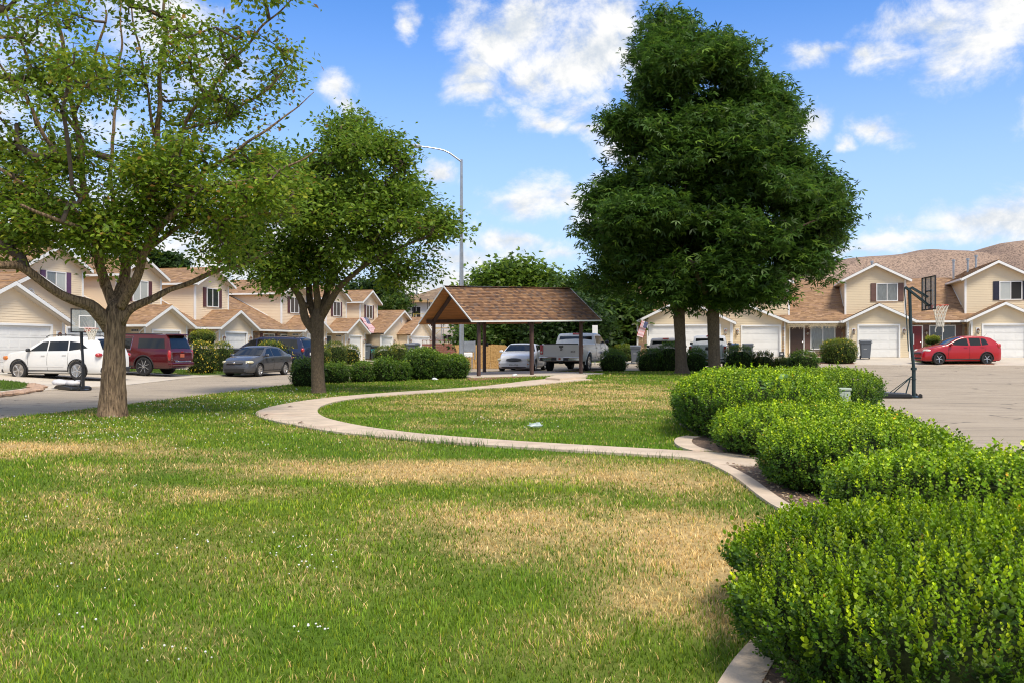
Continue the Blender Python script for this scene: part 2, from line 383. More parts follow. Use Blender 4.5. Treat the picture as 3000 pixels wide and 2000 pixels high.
def P(px, py, Y): return Vector(((px-1500)/F*Y, Y, EYE+(HY-py)/F*Y))
def inside(poly, X, Y):
    r = np.zeros(len(X), bool); n = len(poly); j = n-1
    for i in range(n):
        xi, yi = poly[i]; xj, yj = poly[j]
        c = ((yi > Y) != (yj > Y)) & (X < (xj-xi)*(Y-yi)/((yj-yi) if yj != yi else 1e-9)+xi); r ^= c; j = i
    return r
def smooth_line(pts, closed=False, n=6):
    out = []; m = len(pts)
    for i in range(m if closed else m-1):
        p0, p1, p2, p3 = [np.array(pts[(i+k) % m] if closed else pts[min(max(i+k, 0), m-1)]) for k in (-1, 0, 1, 2)]
        for j in range(n):
            t = j/n; out.append(tuple(.5*((2*p1)+(-p0+p2)*t+(2*p0-5*p1+4*p2-p3)*t*t+(-p0+3*p1-3*p2+p3)*t**3)))
    if not closed: out.append(tuple(pts[-1]))
    return out
def sheet(name, poly, dz, m, step=1.0, thick=0.06, kind='structure', parent=None, zf=None):
    """a ground sheet over a polygon, following the land, with a skirt down its edge"""
    poly = [tuple(map(float, p)) for p in poly]
    xs = [p[0] for p in poly]; ys = [p[1] for p in poly]
    gx, gy = np.meshgrid(np.arange(min(xs), max(xs), step), np.arange(min(ys), max(ys), step)); gx = gx.ravel()+.013; gy = gy.ravel()+.017
    ins = inside(poly, gx, gy)
    P_ = np.array(poly); keep = []
    for a, b in zip(gx[ins], gy[ins]):
        if np.min((P_[:, 0]-a)**2+(P_[:, 1]-b)**2) > (step*.4)**2: keep.append((a, b))
    vs = [Vector(p) for p in poly] + [Vector(p) for p in keep]; n = len(poly)
    r = delaunay_2d_cdt(vs, [], [list(range(n))], 1, 1e-5)
    z = zf or gz
    V = [(v.x, v.y, float(z(v.x, v.y))+dz) for v in r[0]]; b = MB(); b.add(V, [tuple(f) for f in r[2]])
    if thick:
        o = len(b.v); b.v += [(p[0], p[1], float(z(p[0], p[1]))+dz-thick) for p in poly]
        top = {}
        for i, orig in enumerate(r[3]):
            for q in orig:
                if q < n: top[q] = i
        for i in range(n):
            j = (i+1) % n
            if i in top and j in top: b.f.append((top[i], o+i, o+j, top[j])); b.c.append(None)
    ob = b.build(name, m, parent, kind=kind)
    for p in ob.data.polygons:
        pass
    return ob
# ---------------------------------------------------------------- ground, roads, paths
def ground():
    b = MB(); xs = np.concatenate([[-3000,-1200,-500,-200,-110], np.arange(-80, 81, 8.), [110,200,500,1200,3000]])
    ys = np.concatenate([[-300,-60], np.arange(-20, 130, 8.), [160,250,500,1200,3500]])
    for y in ys:
        for x in xs: b.v.append((x, y, float(gz(x, y))-.14-.6*float(sstep(100, 300, math.hypot(x, y)))))
    n = len(xs)
    for j in range(len(ys)-1):
        for i in range(n-1): b.f.append((j*n+i, j*n+i+1, j*n+n+i+1, j*n+n+i)); b.c.append(None)
    b.build('ground', mat('dry_earth', (.33,.22,.15), .95, .3, .3, .5, 8), kind='structure')
ground()
sheet('road', [(-75,-14),(40,-14),(62,20),(62,66),(20,88),(6,118),(-24,118),(-75,60)], 0, 'asphalt', 2.0, 0)

# lawn island
ISLAND_PX = [(0,1232),(300,1198),(600,1160),(850,1129),(960,1118),(1100,1107),(1250,1099),(1400,1092.5),(1560,1089),(1750,1088),(1900,1086.5),(2100,1086),(2300,1087),(2400,1091),(2470,1112),(2560,1186),(2650,1238),(2790,1352),(3000,1458)]
ISLAND = smooth_line([at(*p) for p in ISLAND_PX], n=4)
ISLAND = [(-16,-3),(-14,6),(-11.5,14)] + ISLAND + [(5.0,6.5),(4.9,3),(4.9,-3)]
def px_line(pts, n=5): return smooth_line([at(*p) for p in pts], n=n)
PATH_OUT = px_line([(1640,1111),(1540,1121),(1400,1138),(1250,1149),(1120,1158),(1000,1168),(900,1180),(820,1194),(768,1208),(748,1221),(775,1237),(850,1254),(950,1273),(1080,1289),(1200,1301),(1350,1313),(1600,1330),(1800,1343),(2000,1356)])
PATH_IN = px_line([(1735,1116),(1620,1127),(1520,1137),(1400,1145),(1250,1157),(1100,1168),(1000,1181),(945,1197),(930,1214),(948,1231),(1000,1247),(1100,1266),(1250,1285),(1500,1305),(1700,1318),(2000,1336),(2150,1347)])
PATH = PATH_OUT + px_line([(2000,1356),(2080,1372),(2150,1396),(2200,1380)], 3)[1:] + PATH_IN[::-1]
# hedge bed, kerb edging along it
KERB = smooth_line([at(2080,1374), at(2150,1414), at(2225,1475), at(2288,1515), (2.52,7.2),(2.25,6.2),(1.68,5.3),(1.22,4.5),(.95,4.0),(.70,3.4),(.5,2.6),(.35,1.0)], n=5)
def offset_line(L, d):
    out = []
    for i, p in enumerate(L):
        a = np.array(L[max(i-1, 0)]); b = np.array(L[min(i+1, len(L)-1)]); t = (b-a)/(np.linalg.norm(b-a)+1e-9)
        out.append((p[0]-t[1]*d, p[1]+t[0]*d))
    return out
KERB_IN = offset_line(KERB, .17)       # towards the hedge
CURL = px_line([(2035,1338),(1995,1325),(1976,1310),(1982,1297),(2010,1290)], 4)
CURL_IN = offset_line(CURL, -.26)
BED = KERB_IN + [(1.5,.5),(4.6,.5),(4.7,6)] + [at(3000,1475), at(2780,1372), at(2640,1250), at(2555,1195), at(2440,1125), at(2150,1128), at(2008,1180), at(1990,1250)] + CURL_IN[::-1] + [at(2150,1352), at(2205,1385)]
sheet('lawn', ISLAND, .05, mat('turf', (1,1,1), .95, .35, 14, .8, 60, attr=True, spec=.1), .45, .12)
LAWN = bpy.data.objects['lawn']
def blob_mask(x, y, L):
    m = np.zeros_like(x)
    for cx, cy, rx, ry, w in L: m = np.maximum(m, w*np.clip(1.25-np.sqrt(((x-cx)/rx)**2+((y-cy)/ry)**2), 0, 1))
    return m
_h = rng.random((64,64))
def vnoise(x, y, s):
    X, Y = x*s+100, y*s+100; i, j = np.floor(X).astype(int), np.floor(Y).astype(int); u, v = X-i, Y-j; u = u*u*(3-2*u); v = v*v*(3-2*v)
    q = lambda a, b: _h[a % 64, b % 64]
    return (q(i,j)*(1-u)+q(i+1,j)*u)*(1-v)+(q(i,j+1)*(1-u)+q(i+1,j+1)*u)*v
def fbm(x, y, s): return (vnoise(x,y,s)+.5*vnoise(x+7,y+3,s*2.1)+.25*vnoise(x+1,y+9,s*4.3)+.125*vnoise(x+5,y+5,s*9))/1.875
DRY = [(-.3,10.7,3.2,1.2,.92),(1.6,10.0,1.6,1.3,.9),(1.55,6.6,1.1,2.4,.88),(.5,7.7,1.9,1.5,.55),(-7.0,12.9,2.0,1.1,.9),(-4.6,12.0,1.5,.6,.45),(.9,24.0,4.0,5.5,.66),(3.3,30,4.2,7,.5),(-4.0,10.9,1.6,.6,.7),(1.1,5.0,.8,.8,.7),(-3,6.5,2.4,1.2,.28),(-3.6,8.9,1.6,.7,.35)]
def dryness(x, y):
    m = blob_mask(x, y, DRY)
    return np.clip((m + (fbm(x, y, 1.1)-.5)*1.25 + (fbm(x+9, y*1.2, 4.5)-.5)*.9*(m > .12) + .03)*1.08, 0, 1)
def lawn_color(x, y):
    d = dryness(x, y)[:, None]; n = fbm(x+20, y, .45)[:, None]; n2 = fbm(x+40, y+11, 3.0)[:, None]
    gr = np.array([.065,.14,.014])*(1-n)+np.array([.14,.21,.02])*n
    br = np.array([.52,.37,.165])*(.85+.4*n2)
    return gr*(1-d)*1.0+br*d
def color_lawn():
    me = LAWN.data; co_ = np.zeros(len(me.vertices)*3, np.float32); me.vertices.foreach_get('co', co_); co_ = co_.reshape(-1, 3)
    c = lawn_color(co_[:, 0].astype(float), co_[:, 1].astype(float))*.8
    a = me.color_attributes.new('Col', 'FLOAT_COLOR', 'POINT'); a.data.foreach_set('color', np.concatenate([c, np.ones((len(c),1))], 1).astype(np.float32).ravel())
color_lawn()
def resample(L, n):
    L = np.array(L); d = np.concatenate([[0], np.cumsum(np.linalg.norm(np.diff(L, axis=0), axis=1))]); q = np.linspace(0, d[-1], n)
    return [(float(np.interp(t, d, L[:, 0])), float(np.interp(t, d, L[:, 1]))) for t in q]
sheet('hedge_bed', BED, .075, 'soil', .6, .05)
def kerb_run(name, a, b_, dz, h, m, seg=2.4, gap=.012):
    """kerb in separate cast lengths between two lines"""
    run = []; acc = 0
    for i in range(len(a)-1):
        run.append(i); acc += math.dist(a[i], a[i+1])
        if acc > seg or i == len(a)-2:
            q = MB(); A = [np.array(a[k]) for k in run+[run[-1]+1]]; B = [np.array(b_[k]) for k in run+[run[-1]+1]]
            A[0] = A[0]+(A[1]-A[0])*gap; 
            for k in range(len(A)-1):
                vs = []
                for p in (A[k], A[k+1], B[k+1], B[k]): vs.append((p[0], p[1], g(*p)+dz))
                for p in (A[k], A[k+1], B[k+1], B[k]): vs.append((p[0], p[1], g(*p)+dz+h))
                q.add(vs, [(4,5,6,7),(0,1,5,4),(2,3,7,6)]+([(3,0,4,7)] if k == 0 else [])+([(1,2,6,5)] if k == len(A)-2 else []))
            q.build(name, m, None, kind='structure'); run = []; acc = 0
PO, PI_ = resample(PATH_OUT + [at(2045,1361)], 150), resample(PATH_IN + [at(2240,1352)], 150)
kerb_run('path', PO, PI_, -.02, .105, 'conc', 2.0, .22)
sheet('path_apron', [at(2030,1337), at(2240,1352), at(2205,1386), at(2092,1376), at(2020,1358)], .083, 'conc', .5, .05)
kerb_run('kerb', KERB, KERB_IN, .02, .06, 'conc', 1.5)
kerb_run('kerb', CURL, CURL_IN, .02, .065, 'conc', 3)
# broken kerb between the hedge and the right-hand street
RK = px_line([(2470,1113),(2560,1187),(2650,1239),(2790,1353),(3000,1459)], 4); RK += [(5.03,6.5),(4.95,3)]
kerb_run('kerb', RK, offset_line(RK, .18), -.02, .07, 'conc_w', 2.2, .03)
# the pad under the shelter and the red mulch round it
def pav_pt(a, b): return (PA[0]+a*PDX[0]+b*PDY[0], PA[1]+a*PDX[1]+b*PDY[1])
PAN = R(33); PDX = (math.cos(PAN), math.sin(PAN)); PDY = (-math.sin(PAN), math.cos(PAN)); PA = (-1.43, 38.9)
sheet('mulch_bed', smooth_line([at(1378,1118),(at(1378,1100)[0], at(1378,1100)[1]), at(1420,1091), at(1560,1089.6), at(1745,1088.6), at(1700,1094), at(1660,1100), at(1560,1106), at(1460,1112)], True, 3), .07, 'mulch', .6, .03)
sheet('concrete_pad', [pav_pt(-.7,-.55), pav_pt(3.0,-.75), pav_pt(5.0,-.8), pav_pt(6.6,-.3), pav_pt(6.4,4.6), pav_pt(-.7,4.6)], .10, 'conc_w', .8, .12)
sheet('concrete_step', [at(1625,1109), at(1598,1117), at(1640,1119.5), at(1716,1113), at(1722,1107.5), at(1660,1105)], .16, 'conc', 1, .13)
# left-hand frontage: concrete drives with joints, grass verges
def Lp(t, d): return (LO[0]+t*LU[0]+d*LN[0], LO[1]+t*LU[1]+d*LN[1])
def Rp(t, d): return (RO[0]+t*RV[0]+d*RM[0], RO[1]+t*RV[1]+d*RM[1])
LEDGE = px_line([(-260,1195),(0,1160),(180,1140),(380,1128),(520,1111),(640,1101),(850,1089),(1000,1082),(1200,1075),(1330,1070)], 2)
sheet('driveway', [Lp(-22,-2), Lp(-22,9.5)] + LEDGE + [Lp(60,4), Lp(60,-2)], .035, 'conc_w', 1.0, .07)
sheet('driveway', [Rp(-19,-2), Rp(-19,7.2)] + [Rp(r, 7.2) for r in range(-16, 26, 3)] + [Rp(25,-2)], .035, 'conc_w', 1.0, .07)
kerb_run('kerb', [Rp(r, 7.2) for r in range(-20, 26)], [Rp(r, 7.45) for r in range(-20, 26)], -.03, .055, 'conc_w', 3.0, .03)
GRASS_PATCH = []
def patch(poly, m='green'):
    GRASS_PATCH.append(poly)
    sheet('grass_verge', smooth_line(poly, True, 3), .06, mat('verge_turf', (.075,.115,.022), .95, .35, 9, .8, 60, col2=(.2,.17,.07)), .7, .04)
patch([at(-60,1150), at(-60,1118), at(40,1120), at(92,1131), at(60,1141)])
patch([Lp(4.9,1.0), Lp(4.9,6.2), Lp(8.3,6.4), Lp(8.3,1.0)])
patch([Lp(12.6,1.2), Lp(12.6,6.5), Lp(16.0,6.5), Lp(16.0,1.2)])
patch([Lp(20.2,1.2), Lp(20.4,6.9), Lp(27,7.0), Lp(27,1.2)])
patch([Lp(31.2,1.0), Lp(31.4,8.5), Lp(34.5,8.8), Lp(34.5,1.0)])
patch([Lp(38.3,1.0), Lp(38.3,11.0), Lp(45,13.5), Lp(43,1.0)])
patch([Rp(-5.9,1.6), Rp(-5.9,5.6), Rp(-2.3,5.6), Rp(-2.3,1.6)])
patch([Rp(1.9,1.6), Rp(1.9,6.0), Rp(5.3,6.0), Rp(5.3,1.6)])
patch([Rp(-19,.5), Rp(-19,5.9), Rp(-16.3,5.9), Rp(-16.3,.5)])
for q in ([Rp(-5.9,5.7), Rp(-5.9,6.95), Rp(-2.2,6.95), Rp(-2.2,5.7)], [Rp(1.9,6.05), Rp(1.9,6.95), Rp(5.3,6.95), Rp(5.3,6.05)], [Lp(12.5,6.6), Lp(12.5,7.7), Lp(16.2,7.7), Lp(16.2,6.6)], [Lp(20.3,7.0), Lp(20.3,7.8), Lp(27,7.9), Lp(27,7.1)]):
    sheet('mulch_strip', q, .065, 'mulch', .6, .03)
# rough stone edging at the far left verge
def edging_stones():
    L = px_line([(-60,1166),(20,1160),(70,1153),(112,1143),(96,1130)], 3); k = 0
    for i in range(len(L)-1):
        p = L[i]; b = MB(); s_ = .22+.1*random.random()
        prof = [(s_*.9, 0), (s_, .05), (s_*.8, .1), (s_*.3, .13)]; b.lathe(prof, 7)
        b.v = [(v[0]*(1+.3*mnoise.noise(Vector(v)*4+Vector((i,0,0)))), v[1]*.8*(1+.3*mnoise.noise(Vector(v)*4)), v[2]*(1+.4*mnoise.noise(Vector(v)*6))) for v in b.v]
        o = b.build('edging_stone', 'rock', None, loc=(p[0], p[1], g(*p)+.03), rotz=random.random()*6)
        tag(o, 'rough brown stone in the edging of the small verge, one of a dozen alike', 'stone', 'edging stones round the small verge')
edging_stones()

# ---------------------------------------------------------------- the hills
def hills():
    sil = [(900,990),(1500,1000),(1900,960),(2100,880),(2300,800),(2400,776),(2490,761),(2560,754),(2640,749),(2700,738),(2740,735),(2800,737),(2845,739),(2880,750),(2895,739),(2925,719),(2980,712),(3060,706),(3200,690),(3500,660),(3900,700),(4400,780)]
    b = MB(); D = 1300.0; nx, ny = 230, 60; xs = np.linspace(900, 4400, nx)
    for j in range(ny):
        t = j/(ny-1)
        for i, px in enumerate(xs):
            top = np.interp(px, [s_[0] for s_ in sil], [s_[1] for s_ in sil])
            H = (HY-top)/F*D + EYE
            Y = D*(.45+.55*t) if t <= .9 else D*(.945+.55*(t-.9)*4)
            X = (px-1500)/F*D*(.72+.28*t)
            u = min(t/.9, 1); prof = u**1.35
            nz = mnoise.fractal(Vector((X*.004, Y*.004, 0)), 1.0, 2.0, 5)*26*math.sin(math.pi*min(u, 1))*min(1, H/60)
            gul = -abs(mnoise.noise(Vector((X*.013, Y*.005, 3))))*14*math.sin(math.pi*u)*min(1, H/60)
            z = H*prof*(Y/D if t <= .9 else 1) + nz + gul
            if t > .9: z = H - (t-.9)*60 + mnoise.noise(Vector((X*.02, 0, 0)))*1.5
            b.v.append((X, Y, z))
    for j in range(ny-1):
        for i in range(nx-1): b.f.append((j*nx+i, j*nx+i+1, j*nx+nx+i+1, j*nx+nx+i)); b.c.append(None)
    b.build('hills', 'hill', kind='structure', smooth=True)
hills()

# ---------------------------------------------------------------- house pieces
def clip_band(poly, b0, b1):
    """x-interval of a convex polygon at two heights"""
    def iv(z):
        xs = []
        n = len(poly)
        for i in range(n):
            (x1, z1), (x2, z2) = poly[i], poly[(i+1) % n]
            if (z1-z)*(z2-z) <= 0 and abs(z1-z2) > 1e-9: xs.append(x1+(z-z1)*(x2-x1)/(z2-z1))
        return (min(xs), max(xs)) if len(xs) >= 2 else None
    return iv(b0+1e-4), iv(b1-1e-4)
def siding(b, poly, holes, org, U, N, course=.112, lip=.014):
    """lapped boards over a convex outline; holes are rectangles (x0,x1,z0,z1)"""
    org, U, N = Vector(org), Vector(U), Vector(N); Z = Vector((0,0,1))
    zs = [p[1] for p in poly]; z0, z1 = min(zs), max(zs)
    br = sorted(set([round(z0+k*course, 4) for k in range(int((z1-z0)/course)+2)] + [h for H in holes for h in H[2:4]] + zs))
    br = [z for z in br if z0-1e-6 <= z <= z1+1e-6]
    for a, c in zip(br[:-1], br[1:]):
        if c-a < .004: continue
        lo, hi = clip_band(poly, a, c)
        if not lo or not hi: continue
        k = math.floor((a-z0)/course+1e-3); f0 = (a-(z0+k*course))/course; f1 = min(1, (c-(z0+k*course))/course)
        l0, l1 = lip*(1-f0), lip*(1-f1)+.001
        cuts = [(h[0], h[1]) for h in holes if a >= h[2]-1e-4 and c <= h[3]+1e-4]; cuts.sort()
        segs = []; xl = (lo[0], hi[0])
        for h in cuts: segs.append((xl, (h[0], h[0]))); xl = (h[1], h[1])
        segs.append((xl, (lo[1], hi[1])))
        for (xa, xb), (ya, yb) in segs:
            if ya-xa < .004 and yb-xb < .004: continue
            p = [org+U*xa+Z*a+N*l0, org+U*ya+Z*a+N*l0, org+U*yb+Z*c+N*l1, org+U*xb+Z*c+N*l1, org+U*xa+Z*a, org+U*ya+Z*a]
            b.add(p, [(0,1,2,3),(4,5,1,0)])
RC = [(.35,.22,.125),(.30,.185,.105),(.39,.25,.15),(.26,.165,.10),(.33,.21,.135),(.35,.22,.12)]
def shingles(b, poly, org, U, V, cols=RC, course=.142, wmin=.18, wmax=.42, th=.016, ridge_cut=None):
    """staggered tabs over a convex outline given in (along, up-slope) coordinates"""
    org, U, V = Vector(org), Vector(U).normalized(), Vector(V).normalized(); N = U.cross(V).normalized()
    if N.z < 0: N = -N
    z0, z1 = min(p[1] for p in poly), max(p[1] for p in poly); k = 0; z = z0
    while z < z1-.01:
        zt = min(z+course, z1); lo, hi = clip_band(poly, z, zt)
        if lo and hi:
            a0 = min(lo[0], hi[0]); a1 = max(lo[1], hi[1]); x = a0-random.random()*wmax
            while x < a1:
                w = random.uniform(wmin, wmax); l0, r0 = max(x, lo[0]), min(x+w, lo[1]); l1, r1 = max(x, hi[0]), min(x+w, hi[1])
                if r0 > l0 or r1 > l1:
                    l0, r0 = min(l0, r0), max(l0, r0) if r0 > l0 else l0
                    if r1 < l1: l1 = r1 = max(hi[0], min(l1, hi[1]))
                    t = th*(.8+.7*random.random()); c = random.choice(cols); q = .88+.24*random.random(); c = tuple(e*q for e in c)
                    p = [org+U*l0+V*z+N*t, org+U*r0+V*z+N*t, org+U*r1+V*(zt)+N*.003, org+U*l1+V*(zt)+N*.003, org+U*l0+V*z, org+U*r0+V*z]
                    b.add(p, [(0,1,2,3),(4,5,1,0)], c)
                x += w
        z = zt; k += 1
def gable_roof(b, x0, x1, y0, y1, ze, zp, **kw):
    """two slopes, ridge along Y at the middle"""
    xm = (x0+x1)/2; L = math.hypot(xm-x0, zp-ze)
    shingles(b, [(0,0),(y1-y0,0),(y1-y0,L),(0,L)], (x0, y1, ze), (0,-1,0), (xm-x0,0,zp-ze), **kw)
    shingles(b, [(0,0),(y1-y0,0),(y1-y0,L),(0,L)], (x1, y0, ze), (0,1,0), (xm-x1,0,zp-ze), **kw)
    b.prism([(x0,y0+.02,ze-.012),(xm,y0+.02,zp-.012),(x1,y0+.02,ze-.012),(x1-.05,y0+.02,ze-.055),(xm,y0+.02,zp-.07),(x0+.05,y0+.02,ze-.055)], (0,y1-y0-.02,0), (.25,.15,.08))
    b.tube([(xm,y0,zp+.005),(xm,y1,zp+.005)], .035, 6, (.36,.2,.09))
def rake(parent, x0, x1, y, ze, zp, h=.17, t=.03, m='trim'):
    """the two sloping white boards under a gable's edge"""
    xm = (x0+x1)/2
    for s, xe in ((1, x0), (-1, x1)):
        b = MB(); b.prism([(xe, y, ze-.01), (xm, y, zp-.01), (xm, y, zp-.01-h), (xe, y, ze-.01-h)], (0, -t, 0)); b.build('bargeboard', m, parent)
def window(parent, x, z0, w, h, y, gl=('glass','glass'), shut=None, sw=.33, n=2, fr=.055):
    fo = MB()
    for a in ((x-w/2-fr, x+w/2+fr, z0-fr, z0), (x-w/2-fr, x+w/2+fr, z0+h, z0+h+fr), (x-w/2-fr, x-w/2, z0, z0+h), (x+w/2, x+w/2+fr, z0, z0+h)):
        fo.box(a[0], a[1], y-.055, y+.02, a[2], a[3])
    for k in range(1, n): fo.box(x-w/2+w*k/n-.022, x-w/2+w*k/n+.022, y-.045, y+.02, z0, z0+h)
    wn = fo.build('window', 'trim', parent)
    for k in range(n):
        b = MB(); b.box(x-w/2+w*k/n, x-w/2+w*(k+1)/n, y-.018-.008*k, y+.015, z0, z0+h); b.build('pane', gl[k % len(gl)], wn)
    if shut:
        for s in (-1, 1):
            b = MB(); xa = x+s*(w/2+fr+.02+sw/2); b.box(xa-sw/2, xa+sw/2, y-.035, y, z0-fr, z0+h+fr)
            for q in range(3):
                zz = z0-fr+(h+2*fr)*(q+.08)/3; b.box(xa-sw/2+.05, xa+sw/2-.05, y-.046, y-.035, zz, zz+(h+2*fr)/3*.84)
            b.build('shutter', shut, parent)
    return wn
def lantern(parent, x, y, z, m='bronze', lit=False):
    b = MB(); b.box(x-.1, x+.1, y-.025, y, z-.02, z+.3); r = b.build('wall_lantern', 'trim', parent)
    b = MB(); T = Matrix.Translation((x, y-.13, z))
    b.lathe([(.02,.24),(.05,.22),(.1,.13),(.095,.12)], 8, T); b.lathe([(.04,-.1),(.015,-.16)], 8, T)
    for k in range(6): a = k*math.pi/3; b.bar((x+.075*math.cos(a), y-.13+.075*math.sin(a), z+.12), (x+.045*math.cos(a), y-.13+.045*math.sin(a), z-.1), .012, .012)
    b.bar((x, y, z+.2), (x, y-.13, z+.2), .02, .02); b.build('lantern_cage', m, r)
    b = MB(); b.lathe([(.035,-.09),(.065,.1)], 8, T); b.build('lantern_glass', 'lglass', r)
def garage_door(parent, x0, x1, y, h=2.05):
    r = MB().box(x0, x1, y, y+.03, 0, h).build('garage_door', 'gdoor', parent)
    for k in range(4):
        b = MB(); za, zb = .01+h*k/4, h*(k+1)/4-.008
        b.box(x0+.005, x1-.005, y-.03, y-.001, za, zb); n = max(4, int((x1-x0)/.6)); w = (x1-x0)/n
        for i in range(n): b.box(x0+w*i+.07, x0+w*(i+1)-.07, y-.038, y-.03, za+.1, zb-.1)
        b.build('door_section', 'gdoor', r)
    b = MB(); b.box(x0-.1, x0, y-.15, y, 0, h+.1); b.box(x1, x1+.1, y-.15, y, 0, h+.1); b.box(x0, x1, y-.15, y, h, h+.1); b.build('door_frame', 'trim', parent)
STONEC = [(.34,.23,.14),(.27,.17,.11),(.42,.29,.17),(.20,.14,.11),(.36,.22,.12),(.30,.24,.19)]
_st = []
def stone_mesh():
    if not _st:
        for c in STONEC:
            b = MB(); q = lambda: random.uniform(-.04, .04)
            b.add([(-.5+q(),0,-.5+q()),(.5+q(),0,-.5+q()),(.5+q(),0,.5+q()),(-.5+q(),0,.5+q()),(-.42+q(),-.8,-.4+q()),(.42+q(),-.9,-.42+q()),(.4+q(),-.85,.4+q()),(-.4+q(),-1,.42+q())],
                  [(4,5,6,7),(0,1,5,4),(1,2,6,5),(2,3,7,6),(3,0,4,7)], c)
            o = b.build('stone', 'stone'); _st.append(o.data); bpy.data.objects.remove(o)
    return random.choice(_st)
def stones(parent, x0, x1, z0, z1, y, holes=(), single=True, axis='x'):
    z = z0; big = MB()
    while z < z1-.05:
        h = min(random.uniform(.15,.30), z1-z)
        if z1-(z+h) < .08: h = z1-z
        x = x0
        while x < x1-.02:
            w = min(random.uniform(.18,.44), x1-x)
            if x1-(x+w) < .1: w = x1-x
            if not any(x+w > H[0]+.03 and x < H[1]-.03 and z+h > H[2]+.03 and z < H[3]-.03 for H in holes):
                cx, cz = x+w/2, z+h/2
                if single:
                    o = link('stone', stone_mesh(), parent); o.location = (cx, y, cz) if axis == 'x' else (y, cx, cz)
                    o.scale = (w-.02, .035, h-.02)
                    if axis == 'y': o.rotation_euler.z = R(-90)
                else:
                    c = random.choice(STONEC)
                    if axis == 'x': big.box(cx-w/2+.01, cx+w/2-.01, y-.03, y, cz-h/2+.01, cz+h/2-.01, c)
                    else: big.box(y-.03, y, cx-w/2+.01, cx+w/2-.01, cz-h/2+.01, cz+h/2-.01, c)
            x += w
        z += h
    if not single and big.v: big.build('stones', 'stone', parent, kind='stuff')
def downspout(parent, x, y, z1, s=1):
    b = MB(); b.tube([(x, y-.35, z1), (x, y-.34, z1-.12), (x+.02*s, y-.06, z1-.32), (x+.02*s, y-.05, z1-.45), (x+.02*s, y-.05, .1)], .042, 6); b.build('downspout', 'trim', parent)
def entry_door(parent, x, y, m, w=.88, h=2.03):
    b = MB(); b.box(x-w/2, x+w/2, y-.02, y+.03, .02, h); 
    for zz, hh in ((.2,.55),(.85,.62),(1.58,.28)):
        for s in (-1, 1): b.box(x+s*.2-.14, x+s*.2+.14, y-.03, y-.02, zz, zz+hh)
    d = b.build('door', m, parent)
    MB().lathe([(.0,0),(.03,.01),(.035,.04),(.0,.06)], 8, Matrix.Translation((x+w/2-.08, y-.03, .98)) @ Matrix.Rotation(R(90), 4, 'X')).build('handle', 'chrome', d)
    b = MB(); b.box(x-w/2-.07, x-w/2, y-.06, y+.03, 0, h+.07); b.box(x+w/2, x+w/2+.07, y-.06, y+.03, 0, h+.07); b.box(x-w/2, x+w/2, y-.06, y+.03, h, h+.07); b.build('door_casing', 'trim', parent)

